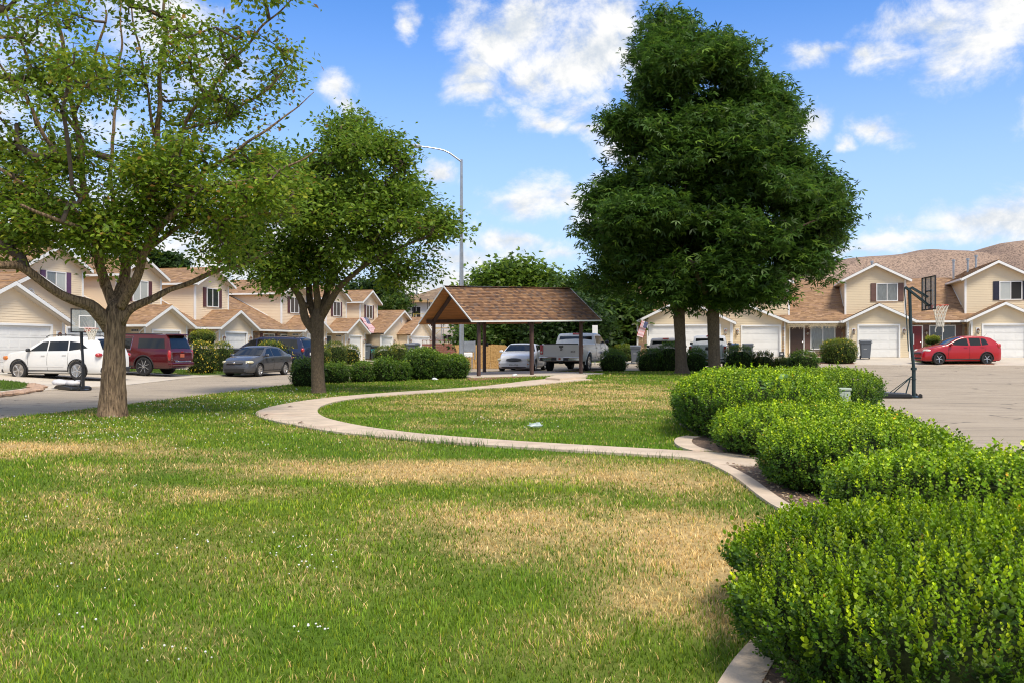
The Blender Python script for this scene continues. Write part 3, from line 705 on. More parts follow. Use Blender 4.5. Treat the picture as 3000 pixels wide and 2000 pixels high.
def townhouse(row, r, label, side=1, gap=3.75, sm=None, shut='shut', upg=('glass','glass'), lowg=('glass','glass_m'), door='doorb', wx=0.0, box=True, lights=True,
              end=None, stone_single=True, pipes=(), number=None, low_window=True, downs=True, lant='bronze', box_half=1.9, shut_low=None):
    base = Lp(r, 0) if row == 'L' else Rp(r, 0); zb = .315 if row == 'L' else .815
    sm = sm or ('siding_l' if row == 'L' else 'siding_r')
    H = thing('townhouse', label, 'house', (base[0], base[1], zb), math.atan2(LU[1], LU[0]) if row == 'L' else math.atan2(RV[1], RV[0]), 'row townhouses on the left of the park' if row == 'L' else 'row townhouses on the right of the park')
    rb, sd = MB(), MB()
    xa, xb = (1.9, 1.9+gap) if side > 0 else (-1.9-gap, -1.9)
    ua, ub = min(xa, -1.9), max(xb, 1.9)
    YW, GE, ZE, SL = 1.3, .85, 2.42, .5                  # wall plane, gutter, eave height, slope
    yr = 7.3; zr = ZE+(yr-GE)*SL; Ls = math.hypot(yr-GE, zr-ZE)
    ext = {'L0': (-9.0, 0), 'L1': (0, 9.0), 'R0': (-9.6, 0)}.get(end, (0, 0))
    ra, rbx = ua+ext[0], ub+ext[1]
    shingles(rb, [(0,0),(rbx-ra,0),(rbx-ra,Ls),(0,Ls)], (ra, GE, ZE), (1,0,0), (0,yr-GE,zr-ZE))
    shingles(rb, [(0,0),(rbx-ra,0),(rbx-ra,Ls),(0,Ls)], (rbx, 2*yr-GE, ZE), (-1,0,0), (0,-(yr-GE),zr-ZE), wmin=.4, wmax=1.0, course=.28)
    rb.prism([(ra,GE,ZE-.02),(ra,yr,zr-.02),(ra,2*yr-GE,ZE-.02),(ra,2*yr-GE,ZE-.1),(ra,yr,zr-.1),(ra,GE,ZE-.1)], (rbx-ra,0,0), (.3,.18,.09))
    # body of the house behind the front
    body = MB(); body.box(ra+.05 if ext[0] else ua, rbx-.05 if ext[1] else ub, YW+.03, 2*yr-1.4, -.5, ZE-.05)
    if ext[0] or ext[1]:
        xs = ra+.3 if ext[0] else rbx-.3
        body.prism([(xs, YW+.2, ZE-.1), (xs, 2*yr-1.6, ZE-.1), (xs, yr, zr-.14)], (.06,0,0))
        MB().prism([(ra-.02 if ext[0] else rbx+.02, GE, ZE-.03), (ra-.02 if ext[0] else rbx+.02, yr, zr-.03), (ra-.02 if ext[0] else rbx+.02, yr, zr-.2), (ra-.02 if ext[0] else rbx+.02, GE, ZE-.2)], (-.03 if ext[0] else .03,0,0)).build('bargeboard', 'trim', H)
    body.build('wall', sm, H)
    # gap front: stone, door, window
    if side > 0: dx, wxx = xa+.5, xa+2.2
    else: dx, wxx = xb-.55, xa+1.0
    holes = [(dx-.53, dx+.53, -.1, 2.11)] + ([(wxx-1.2, wxx+1.2, .5, 2.1)] if low_window else [])
    if side > 0 or low_window:
        MB().box(xa, xb, YW-.01, YW+.03, -.3, ZE-.05).build('mortar_bed', 'mortar', H)
        stones(H, xa, xb, -.02, ZE-.08, YW-.012, holes, stone_single)
    else: siding(sd, [(xa,-.1),(xb,-.1),(xb,ZE-.05),(xa,ZE-.05)], holes, (0,YW,0), (1,0,0), (0,-1,0))
    entry_door(H, dx, YW-.02, door)
    if low_window: window(H, wxx, .56, 1.5, 1.48, YW-.02, lowg, shut_low or shut, .36)
    if lights: lantern(H, dx+.72 if side > 0 else dx-.7, YW-.03, 1.55, lant)
    # gutter
    gseg = [(xa-.05, xb+.05)]
    for a, c in gseg:
        gt = MB(); gt.box(a, c, GE-.14, GE-.01, ZE-.16, ZE-.035); gt.build('gutter', 'trim', H)
        MB().box(a, c, GE, YW, ZE-.16, ZE-.12).build('soffit', 'soffit', H)
    # garage
    if not end:
        W, E, zpk = 1.9, 2.28, 3.52
        siding(sd, [(-W,-.1),(W,-.1),(W,ZE-.03),(0,zpk-.12),(-W,ZE-.03)], [(-1.22,1.22,-.1,2.05)], (0,0,0), (1,0,0), (0,-1,0))
        siding(sd, [(0,-.1),(YW+.1,-.1),(YW+.1,ZE),(0,ZE)], [], (-W,0,0), (0,1,0), (-1,0,0)); siding(sd, [(0,-.1),(YW+.1,-.1),(YW+.1,ZE),(0,ZE)], [], (W,0,0), (0,1,0), (1,0,0))
        MB().box(-W+.02,-1.22,.02,YW+.1,-.2,ZE-.1).box(1.22,W-.02,.02,YW+.1,-.2,ZE-.1).box(-1.22,1.22,.12,YW+.1,-.2,ZE-.1).build('garage_body', sm, H)
        gable_roof(rb, -E, E, -.38, 3.0, ZE-.02, zpk); rake(H, -E, E, -.36, ZE-.02, zpk)
        MB().prism([(-E+.05,-.34,ZE-.17),(0,-.34,zpk-.17),(E-.05,-.34,ZE-.17),(E-.05,-.34,ZE-.2),(0,-.34,zpk-.2),(-E+.05,-.34,ZE-.2)], (0,.34,0)).build('soffit', 'soffit', H)
        for s in (-1, 1):
            MB().box(s*(E+.06)-.06, s*(E+.06)+.06, -.36, GE, ZE-.16, ZE-.035).build('gutter', 'trim', H)
            MB().box(s*W-.055, s*W+.055, -.03, .02, -.1, ZE-.02).build('corner_trim', 'trim', H)
        garage_door(H, -1.22, 1.22, .1)
        if lights: lantern(H, -1.55, -.02, 1.6, lant); lantern(H, 1.55, -.02, 1.6, lant)
        if downs: downspout(H, -W-.1, .32, ZE-.12); 
        if row == 'L': 
            v = MB(); v.box(-W-.025, -W-.012, .35, .85, 2.0, 2.14); vv = v.build('wall_vent', 'trim', H)
            for q in range(4): MB().box(-W-.032, -W-.026, .38+q*.115, .47+q*.115, 2.03, 2.11).build('vent_slot', 'inside', vv)
    else:
        big = {'L0': -3.55, 'L1': 3.55, 'R0': -3.2}[end]; dbl = {'L0': -5.85, 'L1': 5.85, 'R0': -5.1}[end]; sg = -1 if end != 'L1' else 1
        E, zpk = 5.05, 4.6; W = 4.75
        da = (0 if end != 'L1' else 0)
        sdh = [(-1.22,1.22,-.1,2.05)]
        siding(sd, [(big-W,-.1),(big+W,-.1),(big+W,ZE-.05),(big,zpk-.17),(big-W,ZE-.05)], sdh, (0,0,0), (1,0,0), (0,-1,0))
        body2 = MB(); body2.box(big-W+.02, -1.24, .04, YW+.1, -.2, ZE-.1); body2.box(1.24, big+W-.02, .04, YW+.1, -.2, ZE-.1) if big+W > 1.3 else None
        body2.box(-1.24, 1.24, .15, YW+.1, -.2, ZE-.1); body2.build('garage_body', sm, H)
        gable_roof(rb, big-E, big+E, -.38, 5.6, ZE-.02, zpk); rake(H, big-E, big+E, -.36, ZE-.02, zpk)
        MB().prism([(big-E+.05,-.34,ZE-.17),(big,-.34,zpk-.17),(big+E-.05,-.34,ZE-.17),(big+E-.05,-.34,ZE-.2),(big,-.34,zpk-.2),(big-E+.05,-.34,ZE-.2)], (0,.34,0)).build('soffit', 'soffit', H)
        garage_door(H, -1.22, 1.22, .1)
        cx = big+W*(-sg); MB().box(cx-.055, cx+.055, -.03, .02, -.1, ZE-.02).build('corner_trim', 'trim', H)
        if -sg*W+big > 1.3 or True:
            xs0, xs1 = sorted((big-sg*W, -sg*1.34)); 
            if end == 'R0': stones(H, xs0+.05 if xs0 > 0 else xs0, xs1, -.02, 2.35, -.016, (), stone_single) if xs1-xs0 > .2 else None
            else: stones(H, xs0, min(xs1, xs0+.9) if sg < 0 else xs1, -.02, 2.3, -.016, (), False) if end == 'L1' and xs1-xs0 > .2 else None
        # vent in the gable
        T = Matrix.Translation((big, -.02, 3.62)) @ Matrix.Rotation(R(90), 4, 'X')
        v = MB(); v.lathe([(.25,0),(.25,.03),(.21,.03),(.2,.01)], 8, T); vo = v.build('gable_vent', 'trim', H)
        for q in range(4): MB().box(big-.15, big+.15, -.06, -.04, 3.47+q*.09, 3.5+q*.09).build('louvre', 'soffit', vo)
        # the double garage standing forward
        fw = -1.05; W2, E2, zp2 = 3.15, 3.5, 4.0
        siding(sd, [(dbl-W2,-.1),(dbl+W2,-.1),(dbl+W2,ZE-.12),(dbl,zp2-.16),(dbl-W2,ZE-.12)], [(dbl-2.4,dbl+2.4,-.1,2.1)], (0,fw,0), (1,0,0), (0,-1,0))
        siding(sd, [(0,-.1),(-fw,-.1),(-fw,ZE-.1),(0,ZE-.1)], [], (dbl-W2,fw,0), (0,1,0), (-1,0,0)); siding(sd, [(0,-.1),(-fw,-.1),(-fw,ZE-.1),(0,ZE-.1)], [], (dbl+W2,fw,0), (0,1,0), (1,0,0))
        MB().box(dbl-W2+.02, dbl+W2-.02, fw+.15, 0, -.2, ZE-.2).build('garage_body', sm, H)
        gable_roof(rb, dbl-E2, dbl+E2, fw-.38, 4.5, ZE-.1, zp2); rake(H, dbl-E2, dbl+E2, fw-.36, ZE-.1, zp2)
        MB().prism([(dbl-E2+.05,fw-.34,ZE-.25),(dbl,fw-.34,zp2-.17),(dbl+E2-.05,fw-.34,ZE-.25),(dbl+E2-.05,fw-.34,ZE-.28),(dbl,fw-.34,zp2-.2),(dbl-E2+.05,fw-.34,ZE-.28)], (0,.34,0)).build('soffit', 'soffit', H)
        garage_door(H, dbl-2.4, dbl+2.4, fw+.1, 2.1)
        for s in (-1, 1): MB().box(dbl+s*W2-.055, dbl+s*W2+.055, fw-.03, fw+.02, -.1, ZE-.08).build('corner_trim', 'trim', H)
        if end == 'R0': stones(H, dbl-W2+.06, dbl-2.52, -.02, 2.2, fw-.016, (), stone_single)
        if end == 'L1': stones(H, dbl+2.52, dbl+W2-.06, -.02, 2.2, fw-.016, (), False)
        lantern(H, dbl-2.8, fw-.03, 1.6, lant); lantern(H, dbl+2.8, fw-.03, 1.6, lant); lantern(H, -sg*-1.55, -.02, 1.6, lant)
        xsd = dbl-sg*(W2+.09); MB().box(xsd-.04, xsd+.04, fw-.02, fw+.05, 0, ZE-.2).build('downspout', 'trim', H)
    # upper storey
    bw = box_half; yb = 1.75; ZU, ZPk = 5.25, 5.25+bw*.5+.02
    siding(sd, [(-bw,2.3),(bw,2.3),(bw,ZU),(0,ZPk),(-bw,ZU)], [], (0,yb,0), (1,0,0), (0,-1,0))
    for s in (-1, 1):
        siding(sd, [(0,2.3),(9.3,2.3),(9.3,ZU),(0,ZU)], [], (s*bw,yb,0), (0,1,0), (s,0,0))
        MB().box(s*bw-.06, s*bw+.06, yb-.035, yb+.07, 2.5, ZU-.02).build('corner_trim', 'trim', H)
    MB().box(-bw+.03, bw-.03, yb+.03, 11, 2.3, ZU-.03).build('upper_body', sm, H)
    gable_roof(rb, -bw-.33, bw+.33, yb-.42, 11.2, ZU-.07, ZPk+.1); rake(H, -bw-.33, bw+.33, yb-.40, ZU-.07, ZPk+.1)
    MB().prism([(-bw-.28,yb-.38,ZU-.22),(0,yb-.38,ZPk-.07),(bw+.28,yb-.38,ZU-.22),(bw+.28,yb-.38,ZU-.25),(0,yb-.38,ZPk-.1),(-bw-.28,yb-.38,ZU-.25)], (0,.38,0)).build('soffit', 'soffit', H)
    for s in (-1, 1):
        MB().box(s*(bw+.34)-.05, s*(bw+.34)+.03, yb-.38, 11.1, ZU-.2, ZU-.08).build('fascia', 'trim', H)
        MB().box(min(s*bw, s*(bw+.3)), max(s*bw, s*(bw+.3)), yb, 11.1, ZU-.22, ZU-.19).build('soffit', 'soffit', H)
    window(H, wx, 3.78, 1.25, 1.12, yb-.02, upg, shut, .34)
    # white flashing where walls meet the roof below
    fl = MB()
    for s in (-1, 1):
        y1 = GE+(ZU-.3-ZE)/SL; MB().bar((s*(bw+.02), 2.9, ZE+(2.9-GE)*SL+.05), (s*(bw+.02), y1, ZU-.25), .03, .05).build('flashing', 'trim', H)
    sd.build('siding', sm, H, kind='stuff', fix=False); rb.build('shingles', 'shingle', H, kind='stuff')
    for px_, py_, pz_ in pipes:
        p = MB(); p.tube([(px_, py_, 5.0), (px_, py_, 6.65+pz_)], .07, 8); p.tube([(px_, py_, 6.65+pz_), (px_, py_, 6.8+pz_)], .11, 8); p.build('vent_pipe', 'galv', H)
    if number:
        for i, ch in enumerate(number): text(ch, .2, 'blk_t', H, Matrix.Translation((-1.9, -.035, 1.75-.2*i)) @ Matrix.Rotation(R(90), 4, 'X'), 'house_number')
    return H
LH = []
LH.append(townhouse('L', 4.4, 'two-storey end townhouse with purple shutters and an octagonal gable vent, behind the white car', -1, 3.0, shut='shutp', upg=('glass_m','glass_l'), low_window=False, end='L0', pipes=()))
LH.append(townhouse('L', 10.9, 'townhouse with pale blinds in a maroon-shuttered upper window, behind the maroon car', -1, 2.7, shut='shut', upg=('glass_l','glass_l'), low_window=False))
LH.append(townhouse('L', 18.1, 'townhouse above the ball-shaped shrub, its dark upper window framed by maroon shutters', -1, 3.4, shut='shut', low_window=True, box_half=1.85, pipes=()))
LH.append(townhouse('L', 29.0, 'townhouse with the widest recessed front and two ground windows, behind the navy minivan', -1, 7.1, door='doorbl', stone_single=False, pipes=()))
LH.append(townhouse('L', 36.3, 'townhouse with a blue front door beside its single garage, next to the flagged house', -1, 3.5, door='doorbl', low_window=False, stone_single=False, pipes=()))
LH.append(townhouse('L', 43.05, 'townhouse with a big flag hung from its upper window and double garage, end of row', -1, 2.95, door='doorb', low_window=False, end='L1', stone_single=False, pipes=()))
RH = []
RH.append(townhouse('R', -7.5, 'end townhouse with double garage, stone pillars and brown door, behind the two parked pickups', 1, 3.75, shut='shutb', upg=('glass','glass_m'), lowg=('glass_m','glass_m'), door='doorb', wx=.7, end='R0', pipes=()))
RH.append(townhouse('R', 0, 'townhouse with brown shutters, a number on its corner post and a red front door', 1, 3.7, shut='shutb', upg=('glass_m','glass_m'), lowg=('glass','glass'), door='doorr', wx=.75, number='175', pipes=((.5,7.5,.2),)))
RH.append(townhouse('R', 7.5, 'townhouse with navy blue shutters upstairs, behind the rear of the red car', 1, 3.7, shut='shutn', upg=('glass_l','inside'), door='doorb', wx=.8, stone_single=False, pipes=((0,7.5,.45),(-.6,7.2,.2),(-1.6,6.9,.1)), shut_low='shutb'))
RH.append(townhouse('R', 15.0, 'townhouse beyond the navy-shuttered one at the far right of the row', 1, 3.7, shut='shutb', door='doorb', wx=.8, stone_single=False, pipes=()))
# the second front window of the wide house
window(LH[3], -4.6, .56, 1.5, 1.48, 1.28, ('glass','glass_m'), 'shut', .36)
# icicle lights under the gutter of the house with the brown door
def icicle():
    b = MB()
    for k in range(150):
        x = 1.6+3.9*k/150; L = random.uniform(.08,.38)
        b.bar((x, .74, 2.27), (x+.01, .74, 2.27-L), .008, .008)
        for q in range(3): z = 2.27-L*(q+1)/3; b.box(x-.014, x+.014, .727, .753, z-.016, z+.016)
    o = b.build('icicle_lights', mat('icicle', (.55,.45,.28), .4, .2), None, loc=RH[0].location.copy(), rotz=RH[0].rotation_euler.z)
    tag(o, 'string of icicle lights hanging from the gutter above the brown front door', 'string lights')
icicle()
# ---------------------------------------------------------------- trees
def furrow(depth, n1=11, seed=0):
    def w(a, h):
        v = mnoise.noise(Vector((math.cos(a)*n1*.32, math.sin(a)*n1*.32, h*.9+seed)))
        v2 = mnoise.noise(Vector((math.cos(a)*n1*.9, math.sin(a)*n1*.9, h*2.2+seed)))
        return 1+depth*(v*.9+(.5-abs(v2)*2)*.7)
    return w
def densify(pts, step=.12, wob=0.0, seed=0):
    out = []
    for i in range(len(pts)-1):
        a, b = pts[i], pts[i+1]; L = (Vector(b[:3])-Vector(a[:3])).length; n = max(1, int(L/step))
        p0 = np.array(pts[max(i-1,0)]); p1 = np.array(a); p2 = np.array(b); p3 = np.array(pts[min(i+2, len(pts)-1)])
        for k in range(n):
            t = k/n; q = .5*((2*p1)+(-p0+p2)*t+(2*p0-5*p1+4*p2-p3)*t*t+(-p0+3*p1-3*p2+p3)*t**3)
            if wob: q[:3] += np.array(mnoise.noise_vector(Vector(q[:3])*1.3+Vector((seed,0,0))))*wob
            out.append(q)
    out.append(np.array(pts[-1], float)); return out
def tree(name, label, base, trunk, limbs, blobs, nclus, leaves_per, leaf, cols, bark='bark', group=None, seed=1, twig_r=.006, spread=.34, trunk_n=36, up=.25, droop=.35, limb_wob=.05, aim=None, hang=0.0, shell=.0, furr=.07, nseg=5, bare=0, clump=None, leaf_tpl=None):
    """trunk, limbs: lists of (x,y,z,r) in the place; blobs: ellipsoids (x,y,z,rx,ry,rz,weight) the twigs grow into"""
    r_ = np.random.default_rng(seed); o = thing(name, label, 'tree', base, 0, group); B = np.array(base)
    tb = MB(); nodes = []; par = []
    T = densify([tuple(np.array(p)-np.append(B, 0)) for p in trunk], .08)
    tb.tube([p[:3] for p in T], [max(p[3], .01) for p in T], trunk_n, warp=furrow(furr, 11, seed))
    idx = -1
    for p in T[::6]: nodes.append(p[:3]); par.append(idx); idx = len(nodes)-1
    fixed = len(nodes)
    for lb in limbs:
        L = densify([tuple(np.array(p)-np.append(B, 0)) for p in lb], .10, limb_wob, seed+len(nodes))
        n = trunk_n if L[0][3] > .1 else 12
        tb.tube([p[:3] for p in L], [max(p[3], .006) for p in L], max(8, int(n*.6)), warp=furrow(furr, 9, seed+3))
        N0 = np.array(nodes); idx = int(np.argmin(np.sum((N0-L[0][:3])**2, 1)))
        for p in L[2::4]: nodes.append(p[:3]); par.append(idx); idx = len(nodes)-1
    nfix = len(nodes)
    tb.build('trunk', bark, o, smooth=True)
    # cluster points
    w = np.array([b[6]*b[3]*b[4]*b[5] for b in blobs]); w /= w.sum(); pts = []
    for k in r_.choice(len(blobs), nclus, p=w):
        b = blobs[k]; v = r_.normal(size=3); v /= np.linalg.norm(v); q = r_.random()**(1/3)
        q = shell+(1-shell)*q; q *= (1+.10*r_.normal()*(q > .8))
        pts.append(np.array([b[0], b[1], b[2]])-B+v*q*np.array(b[3:6]))
    pts = np.array(pts); pts = pts[pts[:, 2] > .5]
    fixN = np.array(nodes)
    d0 = np.array([np.min(np.sum((fixN-p)**2, 1)) for p in pts]); pts = pts[np.argsort(d0)]
    NA = np.zeros((nfix+len(pts)*14, 3)); NA[:nfix] = fixN; cnt = nfix; ends = []
    rootp = np.array([0, 0, float(np.median(fixN[:, 2]))*.6])
    for p in pts:
        D = NA[:cnt]-p; dd = np.sum(D*D, 1)
        # prefer attaching to points nearer the trunk so that twigs run outward
        out_ = np.sum((NA[:cnt]-rootp)*(p-rootp), 1)/(np.linalg.norm(p-rootp)**2+1e-6)
        j = int(np.argmin(dd*(1+1.5*np.clip(out_-.9, 0, 1))+np.where(NA[:cnt, 2] < 0.35*p[2], .5, 0)))
        L = math.sqrt(dd[j]); n = max(1, min(12, int(L/.28))); a = NA[j].copy(); idx = j
        bend = np.array([0, 0, up*L])*.5 + r_.normal(size=3)*.08*L
        for k in range(1, n+1):
            t = k/n; q = a*(1-t)+p*t+bend*math.sin(math.pi*t)*.6
            NA[cnt] = q; par.append(idx); idx = cnt; cnt += 1
        ends.append(idx)
    N = NA[:cnt]; load = np.zeros(cnt)
    for e in ends: load[e] += 1
    for i in range(cnt-1, -1, -1):
        if par[i] >= 0: load[par[i]] += load[i]
    rad = twig_r*np.sqrt(np.maximum(load, 1))*(1+.25*np.log(np.maximum(load, 1)))
    # twigs as joined tubes
    I = np.array([i for i in range(nfix, cnt)]); Pp = np.array(par)[I]
    A, Bn = N[Pp], N[I]; ra = np.minimum(rad[Pp], rad[I]*1.5); rb = rad[I]
    ra = np.where(Pp < nfix, rb*1.15, ra)
    d = Bn-A; L = np.linalg.norm(d, axis=1, keepdims=True)+1e-9; FR = frames(d/L, np.zeros(len(I)))
    ang = np.arange(nseg)*2*np.pi/nseg; ring = np.stack([np.cos(ang), np.sin(ang), 0*ang], 1)
    V = np.concatenate([A[:, None]+np.einsum('nij,kj->nki', FR, ring)*ra[:, None, None], Bn[:, None]+np.einsum('nij,kj->nki', FR, ring)*rb[:, None, None]], 1)
    q = np.arange(nseg); qf = np.stack([q, (q+1) % nseg, (q+1) % nseg+nseg, q+nseg], 1)
    Fc = qf[None]+(np.arange(len(I))*2*nseg)[:, None, None]
    np_mesh('branches', V.reshape(-1, 3), Fc.reshape(-1, 4), None, 'twig', o, 'stuff')
    # leaves round the twig ends and along the last stretch
    E = np.array(ends); 
    if bare: E = E[r_.random(len(E)) > bare]
    par_a = np.array(par); src = np.repeat(E, leaves_per); back = r_.random(len(src)) < .45
    src = np.where(back, par_a[src], src)
    cl_tone = r_.normal(size=len(E))*.10; tone = np.repeat(cl_tone, leaves_per)
    off = r_.normal(size=(len(src), 3))*np.array([spread, spread, spread*.62])
    pos = N[src]+off; pos[:, 2] -= hang*np.linalg.norm(off[:, :2], axis=1)
    nrm = r_.normal(size=(len(src), 3))*.55; nrm[:, 2] += .9
    dirv = off/(np.linalg.norm(off, axis=1, keepdims=True)+1e-6)+r_.normal(size=(len(src), 3))*.5; dirv[:, 2] -= droop
    z = nrm/np.linalg.norm(nrm, axis=1, keepdims=True); x = dirv-z*np.sum(dirv*z, 1, keepdims=True); x /= np.linalg.norm(x, axis=1, keepdims=True)+1e-9
    rot = np.stack([x, np.cross(z, x), z], 2)
    scl = leaf[0]*(.65+.7*r_.random(len(src))); S3 = np.stack([scl, scl*(1 if leaf_tpl else leaf[1]/leaf[0]/.52), scl], 1)
    tv, tf = leaf_tpl if leaf_tpl else (LEAF_V, LEAF_F)
    V = np.einsum('nij,nkj->nki', rot, tv[None]*S3[:, None, :])+pos[:, None, :]
    Fc = tf[None]+(np.arange(len(pos))*len(tv))[:, None, None]
    ci = r_.choice(len(cols), len(pos), p=np.array([c[1] for c in cols])/sum(c[1] for c in cols)); cc = np.array([c[0] for c in cols])[ci]
    cc = cc*(1+tone[:, None]+.14*r_.normal(size=(len(pos), 1))).clip(.4, 1.7)
    keep = pos[:, 2] > .25
    np_mesh('crown', V[keep].reshape(-1, 3), (tf[None]+(np.arange(keep.sum())*len(tv))[:, None, None]).reshape(-1, tf.shape[1]), np.repeat(cc[keep], len(tv), 0), 'leaf', o, 'stuff')
    return o
def lobes(poly, Y, n, r0, r1, depth, seed, squash=.62, gap=.0, hollow=.0):
    """many small foliage lobes filling a crown outline; depth is the half thickness (m) where the crown is widest"""
    r_ = np.random.default_rng(seed); P_ = np.array(poly, float); out = []; ys = P_[:, 1]
    tries = 0
    while len(out) < n and tries < 60000:
        tries += 1
        x, y = r_.uniform(P_[:, 0].min(), P_[:, 0].max()), r_.uniform(ys.min(), ys.max())
        if not inside(poly, np.array([x]), np.array([y]))[0]: continue
        if gap and fbm(np.array([x]), np.array([y]), .012)[0] < gap: continue
        # distance to the outline
        d = 1e9
        for i in range(len(poly)):
            a, b = P_[i], P_[(i+1) % len(poly)]; t = np.clip(np.dot((x-a[0], y-a[1]), b-a)/np.dot(b-a, b-a), 0, 1); d = min(d, math.hypot(x-a[0]-t*(b-a)[0], y-a[1]-t*(b-a)[1]))
        r = r_.uniform(r0, r1)
        if d < r*.45: continue
        hd = depth*math.sqrt(min(1, d/(.35*(P_[:, 0].max()-P_[:, 0].min())+1)))
        z = Y+(r_.choice([-1, 1], p=[.62, .38]))*hd*r_.uniform(hollow, 1)
        out.append(BL(x, y, z, r, r*squash, None, 1))
    return out
def W(px, py, Y, r): p = P(px, py, Y); return (p.x, p.y, p.z, r)
def BL(px, py, Y, rx, rz, ry=None, w=1.0):
    """crown lobe given by its outline in the photograph and its real distance"""
    p = P(px, py, Y); k = Y/F; return (p.x, p.y, p.z, rx*k, (ry if ry else (rx+rz)/2*k), rz*k, w)
def leaflets(n=3, wid=.3):
    """a sprig of n leaflets as one template"""
    V, Fq = [], []
    for i in range(n):
        a = (i-(n-1)/2)*.9; c, s_ = math.cos(a), math.sin(a); b = len(V)
        for x, y, z in ((0,0,0),(.5,-wid/2,.06),(1,0,-.1),(.5,wid/2,.06)): V.append((x*c-y*s_, x*s_+y*c, z))
        Fq.append((b, b+1, b+2, b+3))
    return np.array(V), np.array(Fq)
# 1. the big spreading tree with a short thick trunk
Y1 = 18.9; z0 = .03
T1 = [W(328,1236,Y1,.40), W(329,1222,Y1,.335), W(331,1160,Y1,.275), W(333,1080,Y1,.245), W(336,1000,Y1,.212), W(338,950,Y1,.222), W(340,915,Y1,.225), W(344,885,Y1,.14)]
RS = .60
T1 = [(*q[:3], q[3]*.92) for q in T1]
L1 = [[W(322,960,Y1,.22), W(298,925,Y1-.2,.19), W(262,893,Y1-.4,.165), W(190,865,Y1-.7,.15), W(120,822,Y1-1.0,.14), W(60,785,Y1-1.3,.13), W(0,778,Y1-1.6,.115), W(-90,740,Y1-2,.09), W(-220,640,Y1-2.4,.05)],
      [W(362,945,Y1,.16), W(390,905,Y1,.12), W(440,880,Y1+.1,.10), W(500,845,Y1+.2,.092), W(570,818,Y1+.3,.085), W(640,792,Y1+.4,.07), W(720,770,Y1+.5,.05), W(800,740,Y1+.6,.03)],
      [W(338,900,Y1,.20), W(314,850,Y1+.1,.17), W(302,790,Y1+.2,.15), W(285,700,Y1+.3,.135), W(262,600,Y1+.4,.12), W(238,500,Y1+.5,.11), W(243,420,Y1+.5,.10), W(222,330,Y1+.6,.085), W(190,180,Y1+.6,.07), W(150,20,Y1+.6,.055), W(120,-160,Y1+.6,.03)],
      [W(345,900,Y1+.1,.20), W(358,840,Y1+.4,.18), W(366,760,Y1+.6,.16), W(385,680,Y1+.9,.14), W(425,600,Y1+1,.12), W(450,500,Y1+1.1,.11), W(458,400,Y1+1.1,.095), W(470,250,Y1+1.1,.08), W(480,60,Y1+1.1,.055), W(490,-150,Y1+1,.03)],
      [W(352,900,Y1-.1,.17), W(388,830,Y1-.3,.15), W(425,740,Y1-.5,.13), W(468,670,Y1-.7,.11), W(530,600,Y1-.9,.09), W(600,545,Y1-1.1,.08), W(720,535,Y1-1.2,.06), W(850,490,Y1-1.3,.035), W(930,440,Y1-1.3,.015)],
      [W(415,760,Y1-.5,.10), W(468,700,Y1-.4,.08), W(560,645,Y1-.4,.07), W(700,640,Y1-.4,.05), W(850,625,Y1-.5,.03)],
      [W(425,600,Y1+1,.09), W(500,480,Y1+.6,.08), W(560,330,Y1+.4,.07), W(640,230,Y1+.3,.055), W(730,130,Y1+.2,.045), W(810,40,Y1+.1,.03), W(880,-30,Y1,.02)],
      [W(530,390,Y1+.5,.06), W(640,350,Y1+.2,.05), W(740,290,Y1,.04), W(850,190,Y1,.02)],
      [W(470,670,Y1-.7,.08), W(600,500,Y1-.6,.06), W(760,400,Y1-.8,.045), W(860,320,Y1-.8,.025), W(920,270,Y1-.8,.01)],
      [W(245,420,Y1+.5,.08), W(180,320,Y1+.1,.07), W(120,240,Y1-.2,.06), W(60,130,Y1-.5,.045), W(10,0,Y1-.8,.03)],
      [W(240,500,Y1+.4,.08), W(160,430,Y1-.6,.07), W(80,300,Y1-1,.05), W(0,180,Y1-1.3,.03)],
      [W(300,800,Y1+.1,.10), W(230,640,Y1-.8,.09), W(100,560,Y1-1.3,.07), W(0,500,Y1-1.7,.05), W(-120,440,Y1-2,.03)],
      [W(310,840,Y1+.1,.10), W(270,700,Y1-1.2,.08), W(160,640,Y1-2,.06), W(60,600,Y1-2.5,.04)],
      [W(370,760,Y1+.5,.10), W(330,560,Y1+1.8,.08), W(330,380,Y1+2.4,.06), W(350,180,Y1+2.8,.045), W(360,0,Y1+3,.03)],
      [W(455,400,Y1+1.1,.06), W(430,250,Y1+1,.05), W(400,100,Y1+1,.035), W(380,-60,Y1+1,.02)],
      [W(222,330,Y1+.6,.06), W(280,180,Y1+.4,.05), W(310,30,Y1+.3,.035)]]
C1 = [(-260,-260),(930,-240),(905,40),(880,100),(880,165),(870,210),(930,260),(950,300),(880,360),(900,430),(960,470),(930,560),(880,640),(800,760),(700,840),(640,855),(570,760),(545,705),(460,680),(400,740),(300,800),(255,815),(200,760),(130,800),(0,790),(-120,800),(-300,700)]
B1 = lobes(C1, Y1, 250, 26, 62, 3.4, 3, 1.0, .25) + lobes([(-150,450),(560,420),(900,480),(860,640),(700,830),(560,700),(300,790),(-150,760)], Y1, 80, 35, 70, 3.0, 5, .85, .25)
L1 = [[(*q[:3], q[3]*(RS+.15 if i < 2 and k < 3 else RS)) for k, q in enumerate(l)] for i, l in enumerate(L1)]
G1 = [((.135,.225,.022),5), ((.22,.32,.028),4), ((.30,.34,.03),1.8), ((.36,.20,.06),.3)]
tree('shade_tree', 'broad spreading tree with thick furrowed trunk and a long low limb reaching left', (T1[1][0], Y1, .03), T1, L1, B1, 2300, 34, (.115,.060), G1, seed=4, twig_r=.0040, spread=.20, up=.15, droop=.5, limb_wob=.10, furr=.11, trunk_n=64, bare=.16)
